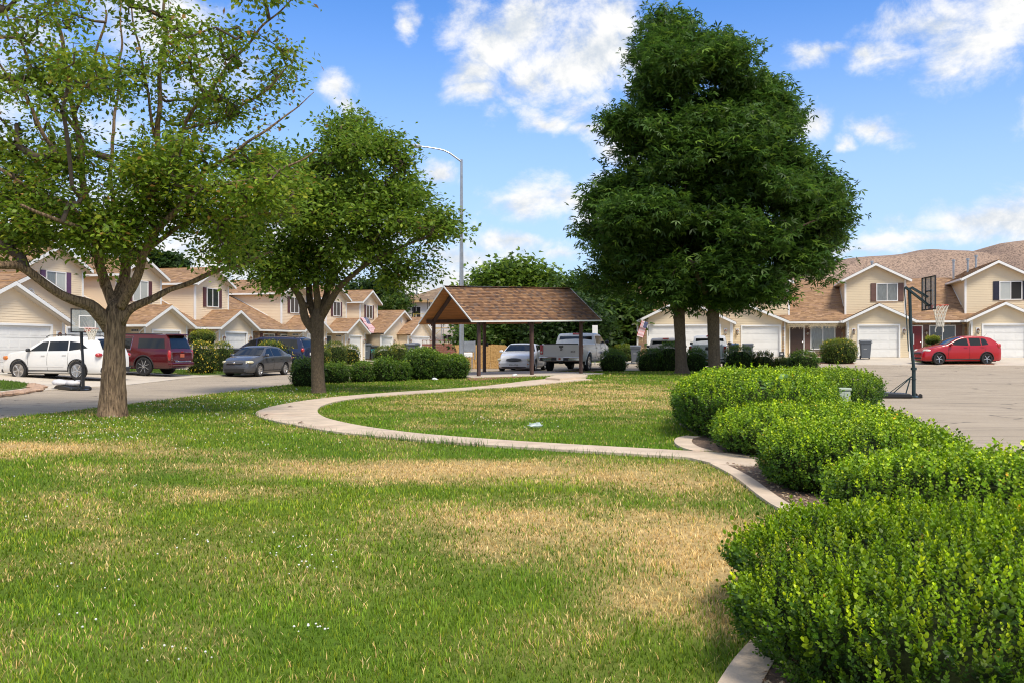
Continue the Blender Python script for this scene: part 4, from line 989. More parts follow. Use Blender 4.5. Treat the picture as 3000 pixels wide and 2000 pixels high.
# 2. the rounder tree near the pavilion
Y2 = 28.3
T2 = [W(934,1162,Y2,.30), W(934,1150,Y2,.235), W(931,1100,Y2,.205), W(930,1040,Y2,.195), W(929,980,Y2,.20), W(928,950,Y2,.215), W(930,920,Y2,.20), W(931,900,Y2,.12)]
L2 = [[W(920,970,Y2,.15), W(893,935,Y2-.1,.13), W(885,890,Y2-.2,.11), W(870,860,Y2-.4,.09), W(840,820,Y2-.6,.07), W(790,780,Y2-.8,.05), W(720,740,Y2-1,.03)],
      [W(926,930,Y2,.13), W(912,890,Y2+.1,.11), W(906,840,Y2+.3,.10), W(890,770,Y2+.5,.08), W(860,680,Y2+.6,.06), W(820,580,Y2+.6,.04), W(790,480,Y2+.6,.02)],
      [W(932,910,Y2,.13), W(925,850,Y2-.3,.10), W(930,780,Y2-.5,.09), W(940,680,Y2-.7,.075), W(955,560,Y2-.8,.06), W(980,450,Y2-.8,.04), W(1000,370,Y2-.8,.02)],
      [W(938,920,Y2,.13), W(952,875,Y2,.11), W(965,820,Y2+.2,.10), W(985,740,Y2+.4,.08), W(1010,640,Y2+.5,.06), W(1060,540,Y2+.6,.045), W(1110,450,Y2+.6,.02)],
      [W(940,930,Y2,.13), W(970,885,Y2-.3,.11), W(1000,835,Y2-.6,.09), W(1040,800,Y2-.8,.075), W(1100,760,Y2-1,.06), W(1180,720,Y2-1.1,.045), W(1260,690,Y2-1.2,.025)],
      [W(900,900,Y2-.2,.07), W(850,830,Y2+.4,.05), W(800,700,Y2+.8,.04), W(720,620,Y2+1,.02)],
      [W(965,830,Y2+.2,.07), W(1050,720,Y2+1,.05), W(1150,640,Y2+1.4,.04), W(1230,600,Y2+1.6,.02)],
      [W(1000,640,Y2-.6,.05), W(1100,560,Y2-1,.04), W(1180,480,Y2-1.2,.02)], [W(830,620,Y2-1,.05), W(770,520,Y2-1.3,.035), W(740,440,Y2-1.5,.02)]]
C2 = [(1002,320),(1076,322),(1120,370),(1165,372),(1228,378),(1210,455),(1200,518),(1289,575),(1338,600),(1318,650),(1348,735),(1290,800),(1256,862),(1190,860),(1134,850),(1100,800),(1036,812),(975,842),(900,800),(841,850),(772,857),(715,836),(655,818),(640,760),(660,640),(690,520),(740,450),(830,410),(900,400),(950,340)]
B2 = lobes(C2, Y2, 190, 24, 56, 3.0, 13, .9, .30)
G2 = [((.115,.20,.022),6), ((.18,.275,.028),4), ((.24,.30,.03),1.0), ((.25,.15,.05),.1)]
tree('shade_tree', 'medium round-crowned tree with a slim straight trunk, between the path and the low bushes', (T2[1][0], Y2, .02), T2, L2, B2, 1300, 46, (.15,.078), G2, seed=9, twig_r=.005, spread=.235, bark='bark2', droop=.5, trunk_n=40)
# 3, 4. the tall dense pair
Y3 = 42.6
LT = leaflets(3, .26)
T3 = [W(2000,1106,Y3,.62), W(1998,1093,Y3,.44), W(1996,1070,Y3,.33), W(1994,1030,Y3,.30), W(1992,980,Y3,.29), W(1990,930,Y3,.30), W(1992,900,Y3,.28), W(2000,700,Y3,.22), W(2005,500,Y3,.17), W(2000,300,Y3,.11), W(2000,80,Y3,.04)]
L3 = [[W(1988,930,Y3,.2), W(1970,880,Y3,.16), W(1920,780,Y3-1,.12), W(1850,700,Y3-2,.08), W(1760,640,Y3-2,.04)], [W(1996,910,Y3,.18), W(2030,850,Y3-.5,.14), W(2060,740,Y3-1,.1), W(2060,600,Y3-1.5,.07)], [W(2000,700,Y3,.12), W(1900,560,Y3-1,.08), W(1840,440,Y3-1,.04)], [W(2003,550,Y3,.1), W(2060,350,Y3-.6,.07), W(2130,180,Y3,.04)], [W(2000,650,Y3,.12), W(1930,500,Y3+2.5,.06), W(1950,300,Y3+2,.03)]]
C3 = [(1990,22),(2017,30),(2055,62),(2100,80),(2130,200),(2140,330),(2120,500),(2110,700),(2080,900),(1990,905),(1900,890),(1800,885),(1745,868),(1702,806),(1724,762),(1712,712),(1684,648),(1690,562),(1719,516),(1788,494),(1828,430),(1793,396),(1782,344),(1880,321),(1865,275),(1880,212),(1874,149),(1897,86),(1925,40)]
B3 = lobes(C3, Y3, 145, 28, 66, 3.8, 23, .65, .28)
G3 = [((.046,.105,.016),6), ((.075,.15,.020),4), ((.125,.21,.026),1.5)]
T3 = [(*q[:3], q[3]*.87) for q in T3]
tree('ash_tree', 'tallest dense dark green tree, trunk flaring onto the grass, left one of a close pair', (T3[1][0], Y3, .2), T3, L3, B3, 1500, 40, (.27,.07), G3, seed=21, twig_r=.006, spread=.36, bark='bark2', trunk_n=30, shell=.55, droop=.7, leaf_tpl=LT, nseg=3)
Y4 = 41.6
T4 = [W(2095,1106,Y4,.42), W(2094,1093,Y4,.36), W(2093,1060,Y4,.32), W(2091,1000,Y4,.30), W(2090,930,Y4,.31), W(2092,880,Y4,.29), W(2110,700,Y4,.2), W(2130,480,Y4,.15), W(2145,330,Y4,.10), W(2155,140,Y4,.04)]
L4 = [[W(2094,905,Y4,.2), W(2120,850,Y4,.15), W(2200,760,Y4-1,.11), W(2300,690,Y4-1.5,.07), W(2400,640,Y4-1.5,.03)], [W(2090,900,Y4,.17), W(2060,840,Y4-1,.13), W(2020,760,Y4-1.6,.08)], [W(2110,700,Y4,.12), W(2220,560,Y4,.08), W(2320,450,Y4,.04)], [W(2100,800,Y4,.12), W(2230,800,Y4+1,.08), W(2350,760,Y4+1,.04)]]
C4 = [(2080,95),(2110,62),(2192,52),(2215,126),(2221,184),(2201,224),(2258,230),(2304,258),(2310,304),(2327,321),(2312,385),(2396,396),(2436,459),(2462,511),(2448,557),(2476,603),(2484,706),(2456,746),(2496,780),(2453,820),(2370,835),(2327,861),(2270,905),(2200,900),(2060,905),(2040,700),(2060,500),(2080,300)]
B4 = lobes(C4, Y4, 145, 28, 66, 3.8, 29, .65, .28)
T4 = [(*q[:3], q[3]*.87) for q in T4]
tree('ash_tree', 'dense dark green tree with a straight trunk, right one of a close pair', (T4[1][0], Y4, .2), T4, L4, B4, 1500, 40, (.27,.07), G3, seed=33, twig_r=.006, spread=.36, bark='bark2', trunk_n=30, shell=.55, droop=.7, leaf_tpl=LT, nseg=3)
# trees further off: each its own trunk and crown
def far_tree(label, px, pybase, Y, lobes, cols, n, per=32, leaf=(.38,.19), seed=1, name='tree', spread=.7, group='trees behind the park', tr=.2):
    bx, by = ((px-1500)/F*Y, Y); zb = g(bx, by); top = min(l[1] for l in lobes); ztop = P(px, top, Y).z
    T = [(bx, by, zb-.2, tr*1.3), (bx, by, zb+1, tr), (bx+.2, by, zb+(ztop-zb)*.4, tr*.8), (bx, by, zb+(ztop-zb)*.85, tr*.3)]
    lim = [[(bx, by, zb+(ztop-zb)*.3, tr*.6), tuple((np.array((bx, by, zb+(ztop-zb)*.3))+np.array(P(l[0], l[1], Y)))/2)+(tr*.4,), tuple(P(l[0], l[1], Y))+(tr*.15,)] for l in lobes[:5]]
    return tree(name, label, (bx, by, zb), T, lim, [BL(l[0], l[1], Y, l[2], l[3], None, 1) for l in lobes], n, per, leaf, cols, seed=seed, twig_r=.012, spread=spread, bark='bark2', trunk_n=10, shell=.3, group=group, nseg=3, leaf_tpl=leaflets(2, .5))
GB = [((.11,.19,.022),5), ((.18,.27,.03),3), ((.07,.13,.018),2)]
GD = [((.028,.06,.014),5), ((.05,.095,.018),3)]
GM = [((.05,.10,.016),5), ((.085,.15,.02),3), ((.13,.18,.03),1)]
far_tree('bright yellow-green tree with spiky upper twigs rising behind the shelter roof', 1510, 1040, 74, [(1420,850,60,50),(1500,820,90,45),(1580,850,80,50),(1500,900,120,60),(1400,900,50,50),(1530,775,40,15),(1440,810,50,25),(1620,880,60,50)], GB, 420, seed=41)
far_tree('dark olive tree under and behind the shelter, above the white sedan', 1470, 1050, 62, [(1420,960,70,60),(1500,940,80,50),(1560,980,80,60),(1450,1000,80,30),(1400,920,50,40)], GM, 330, seed=42, leaf=(.26,.14), spread=.55)
far_tree('dark broad tree behind the pickup cab', 1640, 1050, 60, [(1600,960,70,50),(1680,930,70,60),(1640,1000,90,35),(1720,980,60,50),(1580,1010,60,25)], GD, 330, seed=43, leaf=(.26,.14), spread=.55)
far_tree('tall mid green tree between the shelter roof and the tall pair', 1720, 1050, 68, [(1700,860,50,40),(1740,900,70,60),(1690,930,60,50),(1790,950,60,60),(1660,880,30,40)], GM, 330, seed=44)
far_tree('leafy tree with a bent limb left of the stone-pillared house', 1810, 1050, 64, [(1800,970,50,50),(1840,920,60,50),(1780,1020,50,30),(1840,1010,30,30)], GM, 240, seed=45, spread=.5)
far_tree('dark rounded tree behind the flagged house', 1110, 900, 98, [(1070,860,50,30),(1120,860,50,35),(1090,890,60,30),(1150,890,30,25)], GD, 220, seed=46)
far_tree('young tree in front of the unfinished house', 1160, 1000, 91, [(1160,890,28,22),(1150,915,30,20),(1130,905,16,16)], GM, 90, seed=47, spread=.4, leaf=(.28,.15), tr=.1)
far_tree('tree top showing over the roofs behind the maroon-shuttered houses', 470, 900, 78, [(450,770,40,25),(490,775,40,20),(420,755,30,20),(500,790,30,18)], GD, 170, seed=48, spread=.45)
far_tree('tree crown above the end roof at the far left', 60, 900, 66, [(20,700,60,25),(90,690,40,20),(50,730,60,20)], GD, 150, seed=49, spread=.45)
far_tree('small tree behind the orange-brown board fence and the power meter', 1390, 1040, 60, [(1375,990,30,25),(1400,1010,40,25)], GM, 110, seed=50, spread=.4, leaf=(.24,.12), tr=.1)
far_tree('hazy green tree beyond the back street', 1760, 1040, 85, [(1650,970,80,60),(1750,990,80,40),(1850,985,70,45),(1560,985,80,45)], GM, 380, seed=51)

# ---------------------------------------------------------------- clipped bushes
def boxleaf6(n=12, nar=.62, Ls=.24):
    V, Fq, Cc = [], [], []
    for i in range(n):
        t = (i//2+.5)/(n/2); a = (i % 2)*math.pi+(i//2)*1.45; tilt = .45+.75*t; L = Ls*(1.15-.45*t); c, s_ = math.cos(a), math.sin(a); b = len(V)
        for u, v_, w in ((0,0,0),(.35,-nar/2,.07),(.78,-nar*.40,.06),(1,0,0),(.78,nar*.40,.06),(.35,nar/2,.07)):
            X = L*(u*math.cos(tilt)-w*.5); Z = t*.95+L*(u*math.sin(tilt)+w*.3); Y = v_*L; V.append((X*c-Y*s_, X*s_+Y*c, Z))
        Fq.append(tuple(range(b, b+6))); k = .38+.78*t; Cc += [(k*(1+.4*t), k, k*.75)]*6  # lower leaves toned darker: shade of the gaps put into the leaf colour
    return np.array(V), np.array(Fq), np.array(Cc)
def boxleaf(n=9, nar=.55, near=True):
    """an upright shoot: a thin stem with pairs of small oval leaves"""
    V, Fq, Cc = [], [], []
    for i in range(n):
        t = (i+.5)/n; a = i*2.4; tilt = .5+.55*t; L = .34*(1-.35*t)
        c, s_ = math.cos(a), math.sin(a); b = len(V)
        for u, v_, w in ((0,0,0),(.55,-nar/2,.1),(1,0,.02),(.55,nar/2,.1)):
            X = L*(u*math.cos(tilt)-w*.3); Z = t*.95+L*(u*math.sin(tilt)+w*.2)*.9; Y = v_*L
            V.append((X*c-Y*s_, X*s_+Y*c, Z))
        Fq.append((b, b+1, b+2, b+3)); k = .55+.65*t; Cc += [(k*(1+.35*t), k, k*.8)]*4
    return np.array(V), np.array(Fq), np.array(Cc)
def bush(name, label, cx, cy, rx, ry, h, n, size, cols, cat='bush', group=None, rot=0.0, p=3.0, z=None, seed=1, lump=.10, tpl=None, flowers=0, spikes=.05, grow=1.0, flare=.10, ztop=None, tipc=(4.8,3.3,.8), base_in=.06, sunk=True, fl_col=(.75,.55,.06)):
    """clipped mound: a solid core coloured dark for the shade inside, and thousands of upright shoots over a rounded-box shape"""
    r_ = np.random.default_rng(seed); z = g(cx, cy)+.05 if z is None else z
    sink = .16*h if sunk else 0; h = h+sink; z -= sink
    o = thing(name, label, cat, (cx, cy, z), rot, group)
    def surf(th, ph):
        c, s_ = np.cos(th), np.sin(th); cp, sp = np.cos(ph), np.sin(ph)
        e = 2/p; f = lambda v, e_: np.sign(v)*np.abs(v)**e_
        X = f(c, e)*f(cp, e); Y = f(s_, e)*f(cp, e); Z = f(sp, e)
        return X, Y, Z
    def pos_n(u, v, k=1.0):
        th = u*2*np.pi; ph = np.clip(v, -1, 1)*np.pi/2
        X, Y, Z = surf(th, ph)
        q = 1+lump*2*(fbm(X*2+seed*3+5, Y*2+Z*1.5+9, 1.3)-.5)
        low = np.clip(-Z, 0, 1)
        Pn = np.stack([X*rx*q*k*(1-base_in*low), Y*ry*q*k*(1-base_in*low), (Z*.5+.5)*h*(1+lump*(fbm(X*2.0+seed, Y*2.0+seed, 1.7)-.5)*1.6)*(k if k < 1 else 1)], 1)
        return Pn
    # solid core blocking the view through; its near-black colour stands in for shade
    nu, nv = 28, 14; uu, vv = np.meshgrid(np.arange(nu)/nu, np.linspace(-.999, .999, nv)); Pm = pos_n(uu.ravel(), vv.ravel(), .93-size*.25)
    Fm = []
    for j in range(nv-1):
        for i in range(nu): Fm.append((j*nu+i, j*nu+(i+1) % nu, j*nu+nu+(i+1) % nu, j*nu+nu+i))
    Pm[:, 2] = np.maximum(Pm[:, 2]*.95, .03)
    np_mesh('dark_core', Pm, np.array(Fm), None, 'inner', o, None, True)
    # shoots, spread evenly by area through rejection on a dense guess
    m = n*3; u = r_.random(m); v = r_.random(m)*1.80-.81; e = 1e-3
    P0 = pos_n(u, v); du = pos_n(u+e, v)-P0; dv = pos_n(u, np.clip(v+e, -.9999, .9999))-P0; nr = np.cross(du, dv); a = np.linalg.norm(nr, axis=1)+1e-15
    nr /= a[:, None]; nr *= np.sign(np.sum(nr*(P0-np.array([0,0,h*.4])), 1))[:, None]
    w_ = a*(1-.55*np.clip(-(nr[:, 2]), 0, 1)); w_ = np.minimum(w_, np.quantile(w_, .99))
    pk = r_.choice(m, n, p=w_/w_.sum(), replace=False); P0, nr = P0[pk], nr[pk]
    d = nr*.55+np.array([0, 0, .95])+r_.normal(size=(n, 3))*.34
    s_ = size*(.7+.6*r_.random(n))*grow; sp_ = r_.random(n) < spikes; s_[sp_] *= 1.0+.9*r_.random(sp_.sum())
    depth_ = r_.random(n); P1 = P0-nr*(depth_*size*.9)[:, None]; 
    tv, tf, tc = tpl or boxleaf()
    rot_ = frames(d, r_.random(n)*6.28)
    ci = r_.choice(len(cols), n, p=np.array([c[1] for c in cols])/sum(c[1] for c in cols)); cc = np.array([c[0] for c in cols])[ci]*(1+.16*r_.normal(size=(n, 1))).clip(.5, 1.6)
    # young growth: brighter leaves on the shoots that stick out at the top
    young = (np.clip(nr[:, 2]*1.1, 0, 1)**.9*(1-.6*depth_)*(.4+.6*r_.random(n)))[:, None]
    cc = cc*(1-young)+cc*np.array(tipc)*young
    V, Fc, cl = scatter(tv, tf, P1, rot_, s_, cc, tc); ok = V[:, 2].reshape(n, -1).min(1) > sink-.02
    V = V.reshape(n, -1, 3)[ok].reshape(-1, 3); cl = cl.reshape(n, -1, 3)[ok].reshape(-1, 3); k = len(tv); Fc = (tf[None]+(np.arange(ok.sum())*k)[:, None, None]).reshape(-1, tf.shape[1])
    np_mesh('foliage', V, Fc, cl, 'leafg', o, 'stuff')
    if flowers:
        nf = flowers; pk = r_.choice(n, nf, replace=False); b = np.repeat(np.array([fl_col]), nf, 0)*(.8+.4*r_.random((nf, 1)))
        V, Fc, cl = scatter(LEAF_V, LEAF_F, P0[pk]+nr[pk]*size*.5, frames(nr[pk]+r_.normal(size=(nf, 3))*.4, r_.random(nf)*6), np.full(nf, .085)*(.7+.6*r_.random(nf)), b)
        np_mesh('blossom', V, Fc, cl, 'leafg', o, 'stuff')
    return o
BX = [((.045,.135,.010),5), ((.068,.178,.012),4), ((.105,.23,.014),2), ((.20,.20,.05),.05), ((.03,.085,.01),2)]
BXn = boxleaf6(12, .66, .225); BXm = boxleaf(7, .85); BXf = boxleaf(4, .95)
DK = [((.040,.112,.015),5), ((.065,.15,.018),4), ((.10,.19,.022),1)]
GH = 'clipped hedge mounds along the right-hand bed'
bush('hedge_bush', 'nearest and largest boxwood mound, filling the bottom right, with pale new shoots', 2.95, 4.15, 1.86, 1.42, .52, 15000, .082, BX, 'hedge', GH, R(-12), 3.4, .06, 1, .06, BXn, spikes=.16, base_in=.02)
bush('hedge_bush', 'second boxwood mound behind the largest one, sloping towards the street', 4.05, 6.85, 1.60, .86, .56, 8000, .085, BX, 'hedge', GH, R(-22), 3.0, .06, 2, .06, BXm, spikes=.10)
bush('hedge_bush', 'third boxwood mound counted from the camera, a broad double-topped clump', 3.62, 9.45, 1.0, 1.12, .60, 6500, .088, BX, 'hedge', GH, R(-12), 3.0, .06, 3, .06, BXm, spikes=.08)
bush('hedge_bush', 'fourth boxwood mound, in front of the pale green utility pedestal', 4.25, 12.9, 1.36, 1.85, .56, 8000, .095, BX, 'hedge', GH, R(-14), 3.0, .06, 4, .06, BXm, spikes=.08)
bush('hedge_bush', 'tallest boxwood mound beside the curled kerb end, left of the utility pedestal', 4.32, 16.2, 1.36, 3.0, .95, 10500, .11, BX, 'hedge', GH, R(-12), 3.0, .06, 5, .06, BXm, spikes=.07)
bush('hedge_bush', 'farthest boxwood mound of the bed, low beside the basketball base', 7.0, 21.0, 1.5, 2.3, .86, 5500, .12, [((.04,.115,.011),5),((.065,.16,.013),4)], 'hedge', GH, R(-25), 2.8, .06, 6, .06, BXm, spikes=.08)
def rb(label, px0, px1, ptop, pbase, seed, cols=DK, dz=0, n=None, **kw):
    """round bush from its outline in the photograph"""
    cxp = (px0+px1)/2; x, y = at(cxp, pbase); s_ = F/y; r = (px1-px0)/2/s_; h = (pbase-ptop)/s_
    y2 = y+r*.8; x2 = (cxp-1500)/F*y2; k = y2/y
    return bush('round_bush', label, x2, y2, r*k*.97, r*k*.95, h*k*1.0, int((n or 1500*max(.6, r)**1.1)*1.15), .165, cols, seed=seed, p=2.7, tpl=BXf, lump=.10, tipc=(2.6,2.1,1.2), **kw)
GL = 'dark clipped bushes along the street edge of the park'
rb('dark ball bush half hidden by the trunk of the medium tree, first of the row', 852, 950, 1060, 1136, 11, group=GL)
rb('dark ball bush just right of the medium tree trunk', 930, 1028, 1073, 1126, 12, group=GL)
rb('dark ball bush centred between the trunk and the pavilion, smallest dome of the row', 1023, 1099, 1072, 1123, 13, group=GL)
rb('dark ball bush with a tuft of shoots on top, fourth from the medium tree', 1090, 1163, 1062, 1121, 14, group=GL, spikes=.15)
rb('low dark bush pressed against the big clump', 1148, 1204, 1070, 1119, 15, group=GL)
rb('big dark clump left of the pavilion, higher of two', 1180, 1300, 1034, 1115, 16, group=GL, n=3200)
rb('dark clump touching the light pole, lower of two', 1262, 1376, 1050, 1113, 17, group=GL, n=2600)
GR = 'dark clipped bushes along the back edge of the park'
rb('single dark dome right of the silver pickup nose', 1756, 1837, 1032, 1090, 18, group=GR)
rb('dark dome in front of the tan pickup bed', 1866, 1942, 1029, 1089, 19, group=GR)
rb('tall dark bush with a pale spray of shoots left of the paired trunks', 1926, 1996, 1010, 1089, 20, group=GR, spikes=.16)
rb('dark pointed bush between the two tall trees and the white pickup', 2006, 2070, 1029, 1089, 21, group=GR, spikes=.14)
rb('largest dark dome right of the paired trunks', 2124, 2207, 1022, 1090, 22, group=GR, spikes=.1)
rb('dome with golden tips next to the largest dark dome', 2200, 2268, 1038, 1090, 23, [((.028,.070,.011),5),((.07,.11,.014),3),((.19,.15,.02),.8)], group=GR)
rb('small low bush between two domes in front of the brown door', 2266, 2317, 1056, 1090, 24, [((.028,.070,.011),5),((.07,.11,.014),3)], group=GR)
rb('dark conical bush at the road corner in front of the picture window', 2310, 2395, 1036, 1097, 25, group=GR, spikes=.12)
YF = [((.050,.11,.014),5), ((.085,.15,.02),3), ((.15,.18,.025),1)]
GF = 'yellow-flowering hedges in front of the left-hand houses'
rb('square yellow-flowering hedge beside the rear of the maroon car', 551, 632, 1008, 1098, 31, YF, group=GF, flowers=330)
rb('round flowering hedge behind the nose of the grey sedan', 607, 684, 1009, 1090, 32, YF, group=GF, flowers=120)
rb('flowering hedge top seen over the grey sedan roof', 750, 832, 1006, 1079, 33, YF, group=GF, flowers=160)
rb('flowering hedge behind the grey sedan boot', 812, 884, 1013, 1080, 34, YF, group=GF, flowers=200)
rb('flowering hedge behind the medium tree trunk, right of the navy minivan', 900, 968, 1020, 1076, 35, YF, group=GF, flowers=120)
rb('taller green hedge right of the medium tree trunk on the far side of the street', 943, 1017, 1007, 1073, 36, YF, group=GF, flowers=30)
rb('yellow-flecked hedge left of the wheelie bins', 1000, 1055, 1015, 1071, 37, YF, group=GF, flowers=150)
rb('smooth light-green dome right of the wheelie bins', 1095, 1167, 1019, 1068, 38, YF, group=GF, flowers=25)
rb('dome behind and right of the smooth light-green one', 1137, 1195, 1014, 1064, 39, YF, group=GF)
rb('wide glossy bush beside the grey bin and the number post', 2407, 2508, 1003, 1068, 40, YF, flowers=90, n=2600)
rb('leafy bush left of the bin by the stone-pillared house', 1796, 1856, 1016, 1060, 41, YF)
rb('little green bush in front of the unfinished house', 1232, 1262, 1023, 1052, 42, YF, n=500)
def topiary(label, px, pz0, pz1, wpx, base_y, Y, seed, under=False):
    x = (px-1500)/F*Y; zt = P(px, pz0, Y).z; zb_ = P(px, pz1, Y).z; r = wpx/2/F*Y
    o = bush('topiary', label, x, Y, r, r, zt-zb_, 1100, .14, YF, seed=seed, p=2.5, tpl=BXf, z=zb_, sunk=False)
    b = MB(); b.tube([(0,0,-(zb_-g(x, Y))), (.04,0,-.2), (0,0,.2)], [.06,.05,.04], 8); b.build('stem', 'bark2', o)
    return o
topiary('bush clipped into a ball on a stem above the flowering hedges', 594, 971, 1013, 72, 0, 47.5, 51)
topiary('small bush clipped into a ball on a stem, by the red door', 2732, 988, 1010, 40, 0, 55.4, 52)
rb('low green bush under the clipped ball by the red door', 2706, 2752, 1014, 1050, 53, YF, n=500)
# a few taller weed leaves growing out of the tallest mound
def sprout():
    o = thing('weed_sprout', 'pale broad-leaved weed growing out of the top of the tallest boxwood mound', 'plant', (4.25, 14.2, .7)); r_ = np.random.default_rng(5)
    n = 34; pos = r_.normal(size=(n, 3))*np.array([.30,.2,.07])+np.array([0,0,.25]); 
    V, Fc, cl = scatter(LEAF_V, LEAF_F, pos, frames(r_.normal(size=(n,3))*.4+np.array([0,-.3,1]), r_.random(n)*6), np.full(n,.14), np.repeat([[.15,.27,.07]], n, 0)*(.8+.4*r_.random((n,1))))
    np_mesh('leaf_blades', V, Fc, cl, 'leafg', o); b = MB()
    for k in range(7): b.tube([(0,0,-.3), tuple(pos[k]*.6), tuple(pos[k])], .006, 5)
    b.build('stems', 'twig', o, kind='stuff')
sprout()

# ---------------------------------------------------------------- grass
BLADE = (np.array([(-.5,0,0),(.5,0,0),(.32,.22,.55),(-.32,.22,.55),(0,.75,1.0)]), np.array([(0,1,2,3)]), np.array([(2,4,3)]))
def grass():
    r_ = np.random.default_rng(77); parts = []
    A = np.array(ISLAND)
    ys = np.concatenate([np.linspace(2.6, 46, 200)]); 
    # density per m2 falls and blades widen with distance
    dens = lambda d: 5200*(4/np.maximum(d, 4))**1.62
    for y0, y1 in zip(ys[:-1], ys[1:]):
        xl, xr = -y1*.62-1.0, min(y1*.62+1, 13.5); n = int((xr-xl)*(y1-y0)*dens((y0+y1)/2))
        parts.append(np.stack([r_.uniform(xl, xr, n), r_.uniform(y0, y1, n)], 1))
    Q = np.concatenate(parts)
    def dist_keep(Q):
        k = inside(ISLAND, Q[:, 0], Q[:, 1]) & ~inside(PATH, Q[:, 0], Q[:, 1]) & ~inside(BED, Q[:, 0], Q[:, 1]) & ~inside(KERB+KERB_IN[::-1], Q[:, 0], Q[:, 1])
        for nm in (CURL+CURL_IN[::-1], [pav_pt(-.7,-.55), pav_pt(3.0,-.75), pav_pt(5.0,-.8), pav_pt(6.6,-.3), pav_pt(6.4,4.6), pav_pt(-.7,4.6)]): k &= ~inside(nm, Q[:, 0], Q[:, 1])
        # nothing right of the kerb near the camera
        k &= ~((Q[:, 1] < 8) & (Q[:, 0] > np.interp(Q[:, 1], [1.0,2.6,3.7,4.5,5.3,6.2,7.2,8], [.35,.5,.8,1.22,1.68,2.25,2.52,2.6])))
        return k
    Q = Q[dist_keep(Q)]; x, y = Q[:, 0], Q[:, 1]; d = np.hypot(x, y); n = len(Q)
    dry = dryness(x, y); bald = (fbm(x+3, y+5, 2.6) > .62) & (dry > .8) & (r_.random(n) < .45)
    thin = r_.random(n) < .05*dry
    k = ~(bald | thin); x, y, d, dry = x[k], y[k], d[k], dry[k]; n = len(x)
    isdry = r_.random(n) < dry*.93+.05
    gn = fbm(x+20, y, .5); g2 = fbm(x+4, y+30, 2.2)
    green = np.array([.10,.215,.012])*(1-gn[:, None])+np.array([.24,.34,.022])*gn[:, None]
    lush = blob_mask(x, y, [(-.8,15.2,3.5,1.3,1),(1.5,12.9,2.5,.9,1),(-2.2,18,1.2,2,.8),(-1.9,4.6,1.2,.6,.6)])[:, None]
    green = green*(1-.6*lush)+np.array([.14,.33,.012])*.6*lush
    straw = np.array([[.78,.55,.21],[.70,.46,.16],[.84,.64,.30],[.55,.42,.14]])[r_.integers(0, 4, n)]
    c = np.where(isdry[:, None], straw, green*(.62+.8*g2[:, None]))*(1+.22*r_.normal(size=(n, 1))).clip(.45, 1.7)
    yel = (r_.random(n) < .20)[:, None]; c = np.where(yel & ~isdry[:, None], c*np.array([1.75,1.28,1.1]), c)
    wd = .0052*(np.maximum(d, 4)/4)**.80*(.7+.6*r_.random(n)); ht = (.020+.022*g2)*(.6+.8*r_.random(n))*(1+.02*d)*np.where(isdry, .85, 1.0)
    big = r_.random(n) < .012; ht[big] *= 1.6
    yaw = r_.random(n)*6.28; lean = .25+.75*r_.random(n)+np.where(isdry, .5, 0)
    cs, sn = np.cos(yaw), np.sin(yaw); zb = gz(x, y)+.045
    tv = BLADE[0]
    X = tv[None, :, 0]*wd[:, None]; Yy = tv[None, :, 1]*(ht*lean)[:, None]; Z = tv[None, :, 2]*ht[:, None]
    V = np.stack([x[:, None]+X*cs[:, None]-Yy*sn[:, None], y[:, None]+X*sn[:, None]+Yy*cs[:, None], zb[:, None]+Z], 2)
    near = d < 10
    # near blades bend (3 triangles), far ones are single triangles
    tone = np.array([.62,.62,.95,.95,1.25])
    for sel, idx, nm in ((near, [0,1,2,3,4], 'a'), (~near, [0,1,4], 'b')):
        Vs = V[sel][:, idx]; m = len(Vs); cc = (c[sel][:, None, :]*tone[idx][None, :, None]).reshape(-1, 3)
        b = (np.arange(m)*len(idx))[:, None]
        if nm == 'a': Fc = np.concatenate([b+np.array([[0,1,2]]), b+np.array([[0,2,3]]), b+np.array([[3,2,4]])])
        else: Fc = b+np.array([[0,1,2]])
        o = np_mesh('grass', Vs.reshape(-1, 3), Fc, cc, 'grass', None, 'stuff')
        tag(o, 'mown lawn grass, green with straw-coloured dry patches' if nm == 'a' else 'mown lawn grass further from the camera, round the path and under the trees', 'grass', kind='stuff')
    print('blades', n)
    # tufts on the verges across the street
    vs = []
    for poly in GRASS_PATCH:
        a = np.array(poly); m = 2500; q = np.stack([r_.uniform(a[:,0].min(), a[:,0].max(), m), r_.uniform(a[:,1].min(), a[:,1].max(), m)], 1); vs.append(q[inside(poly, q[:,0], q[:,1])])
    q = np.concatenate(vs); m = len(q); zz = gz(q[:,0], q[:,1])+.06
    yaw = r_.random(m)*6.28; w2 = .03; h2 = .05+.05*r_.random(m)
    V = np.stack([np.stack([q[:,0]-w2*np.cos(yaw), q[:,1]-w2*np.sin(yaw), zz], 1), np.stack([q[:,0]+w2*np.cos(yaw), q[:,1]+w2*np.sin(yaw), zz], 1), np.stack([q[:,0], q[:,1], zz+h2], 1)], 1)
    o = np_mesh('grass', V.reshape(-1, 3), np.arange(m*3).reshape(-1, 3), np.repeat(np.array([[.11,.19,.025]])*(.7+.6*r_.random((m,1))), 3, 0), 'grass', None, 'stuff')
    tag(o, 'short grass on the small verges in front of the houses', 'grass', kind='stuff')
    # clover heads
    cl = []
    for (px0, px1, py0, py1, k) in ((0,430,1225,1300,150),(380,1000,1140,1200,200),(430,900,1180,1240,110),(450,900,1560,1680,14),(780,1000,1600,1720,18),(800,980,1865,1900,9),(0,420,1380,1560,14),(400,1000,1250,1330,50),(1380,1640,1230,1265,26),(150,500,1680,1900,10),(400,620,1930,1980,8)):
        for _ in range(k): cl.append(at(r_.uniform(px0, px1), r_.uniform(py0, py1)))
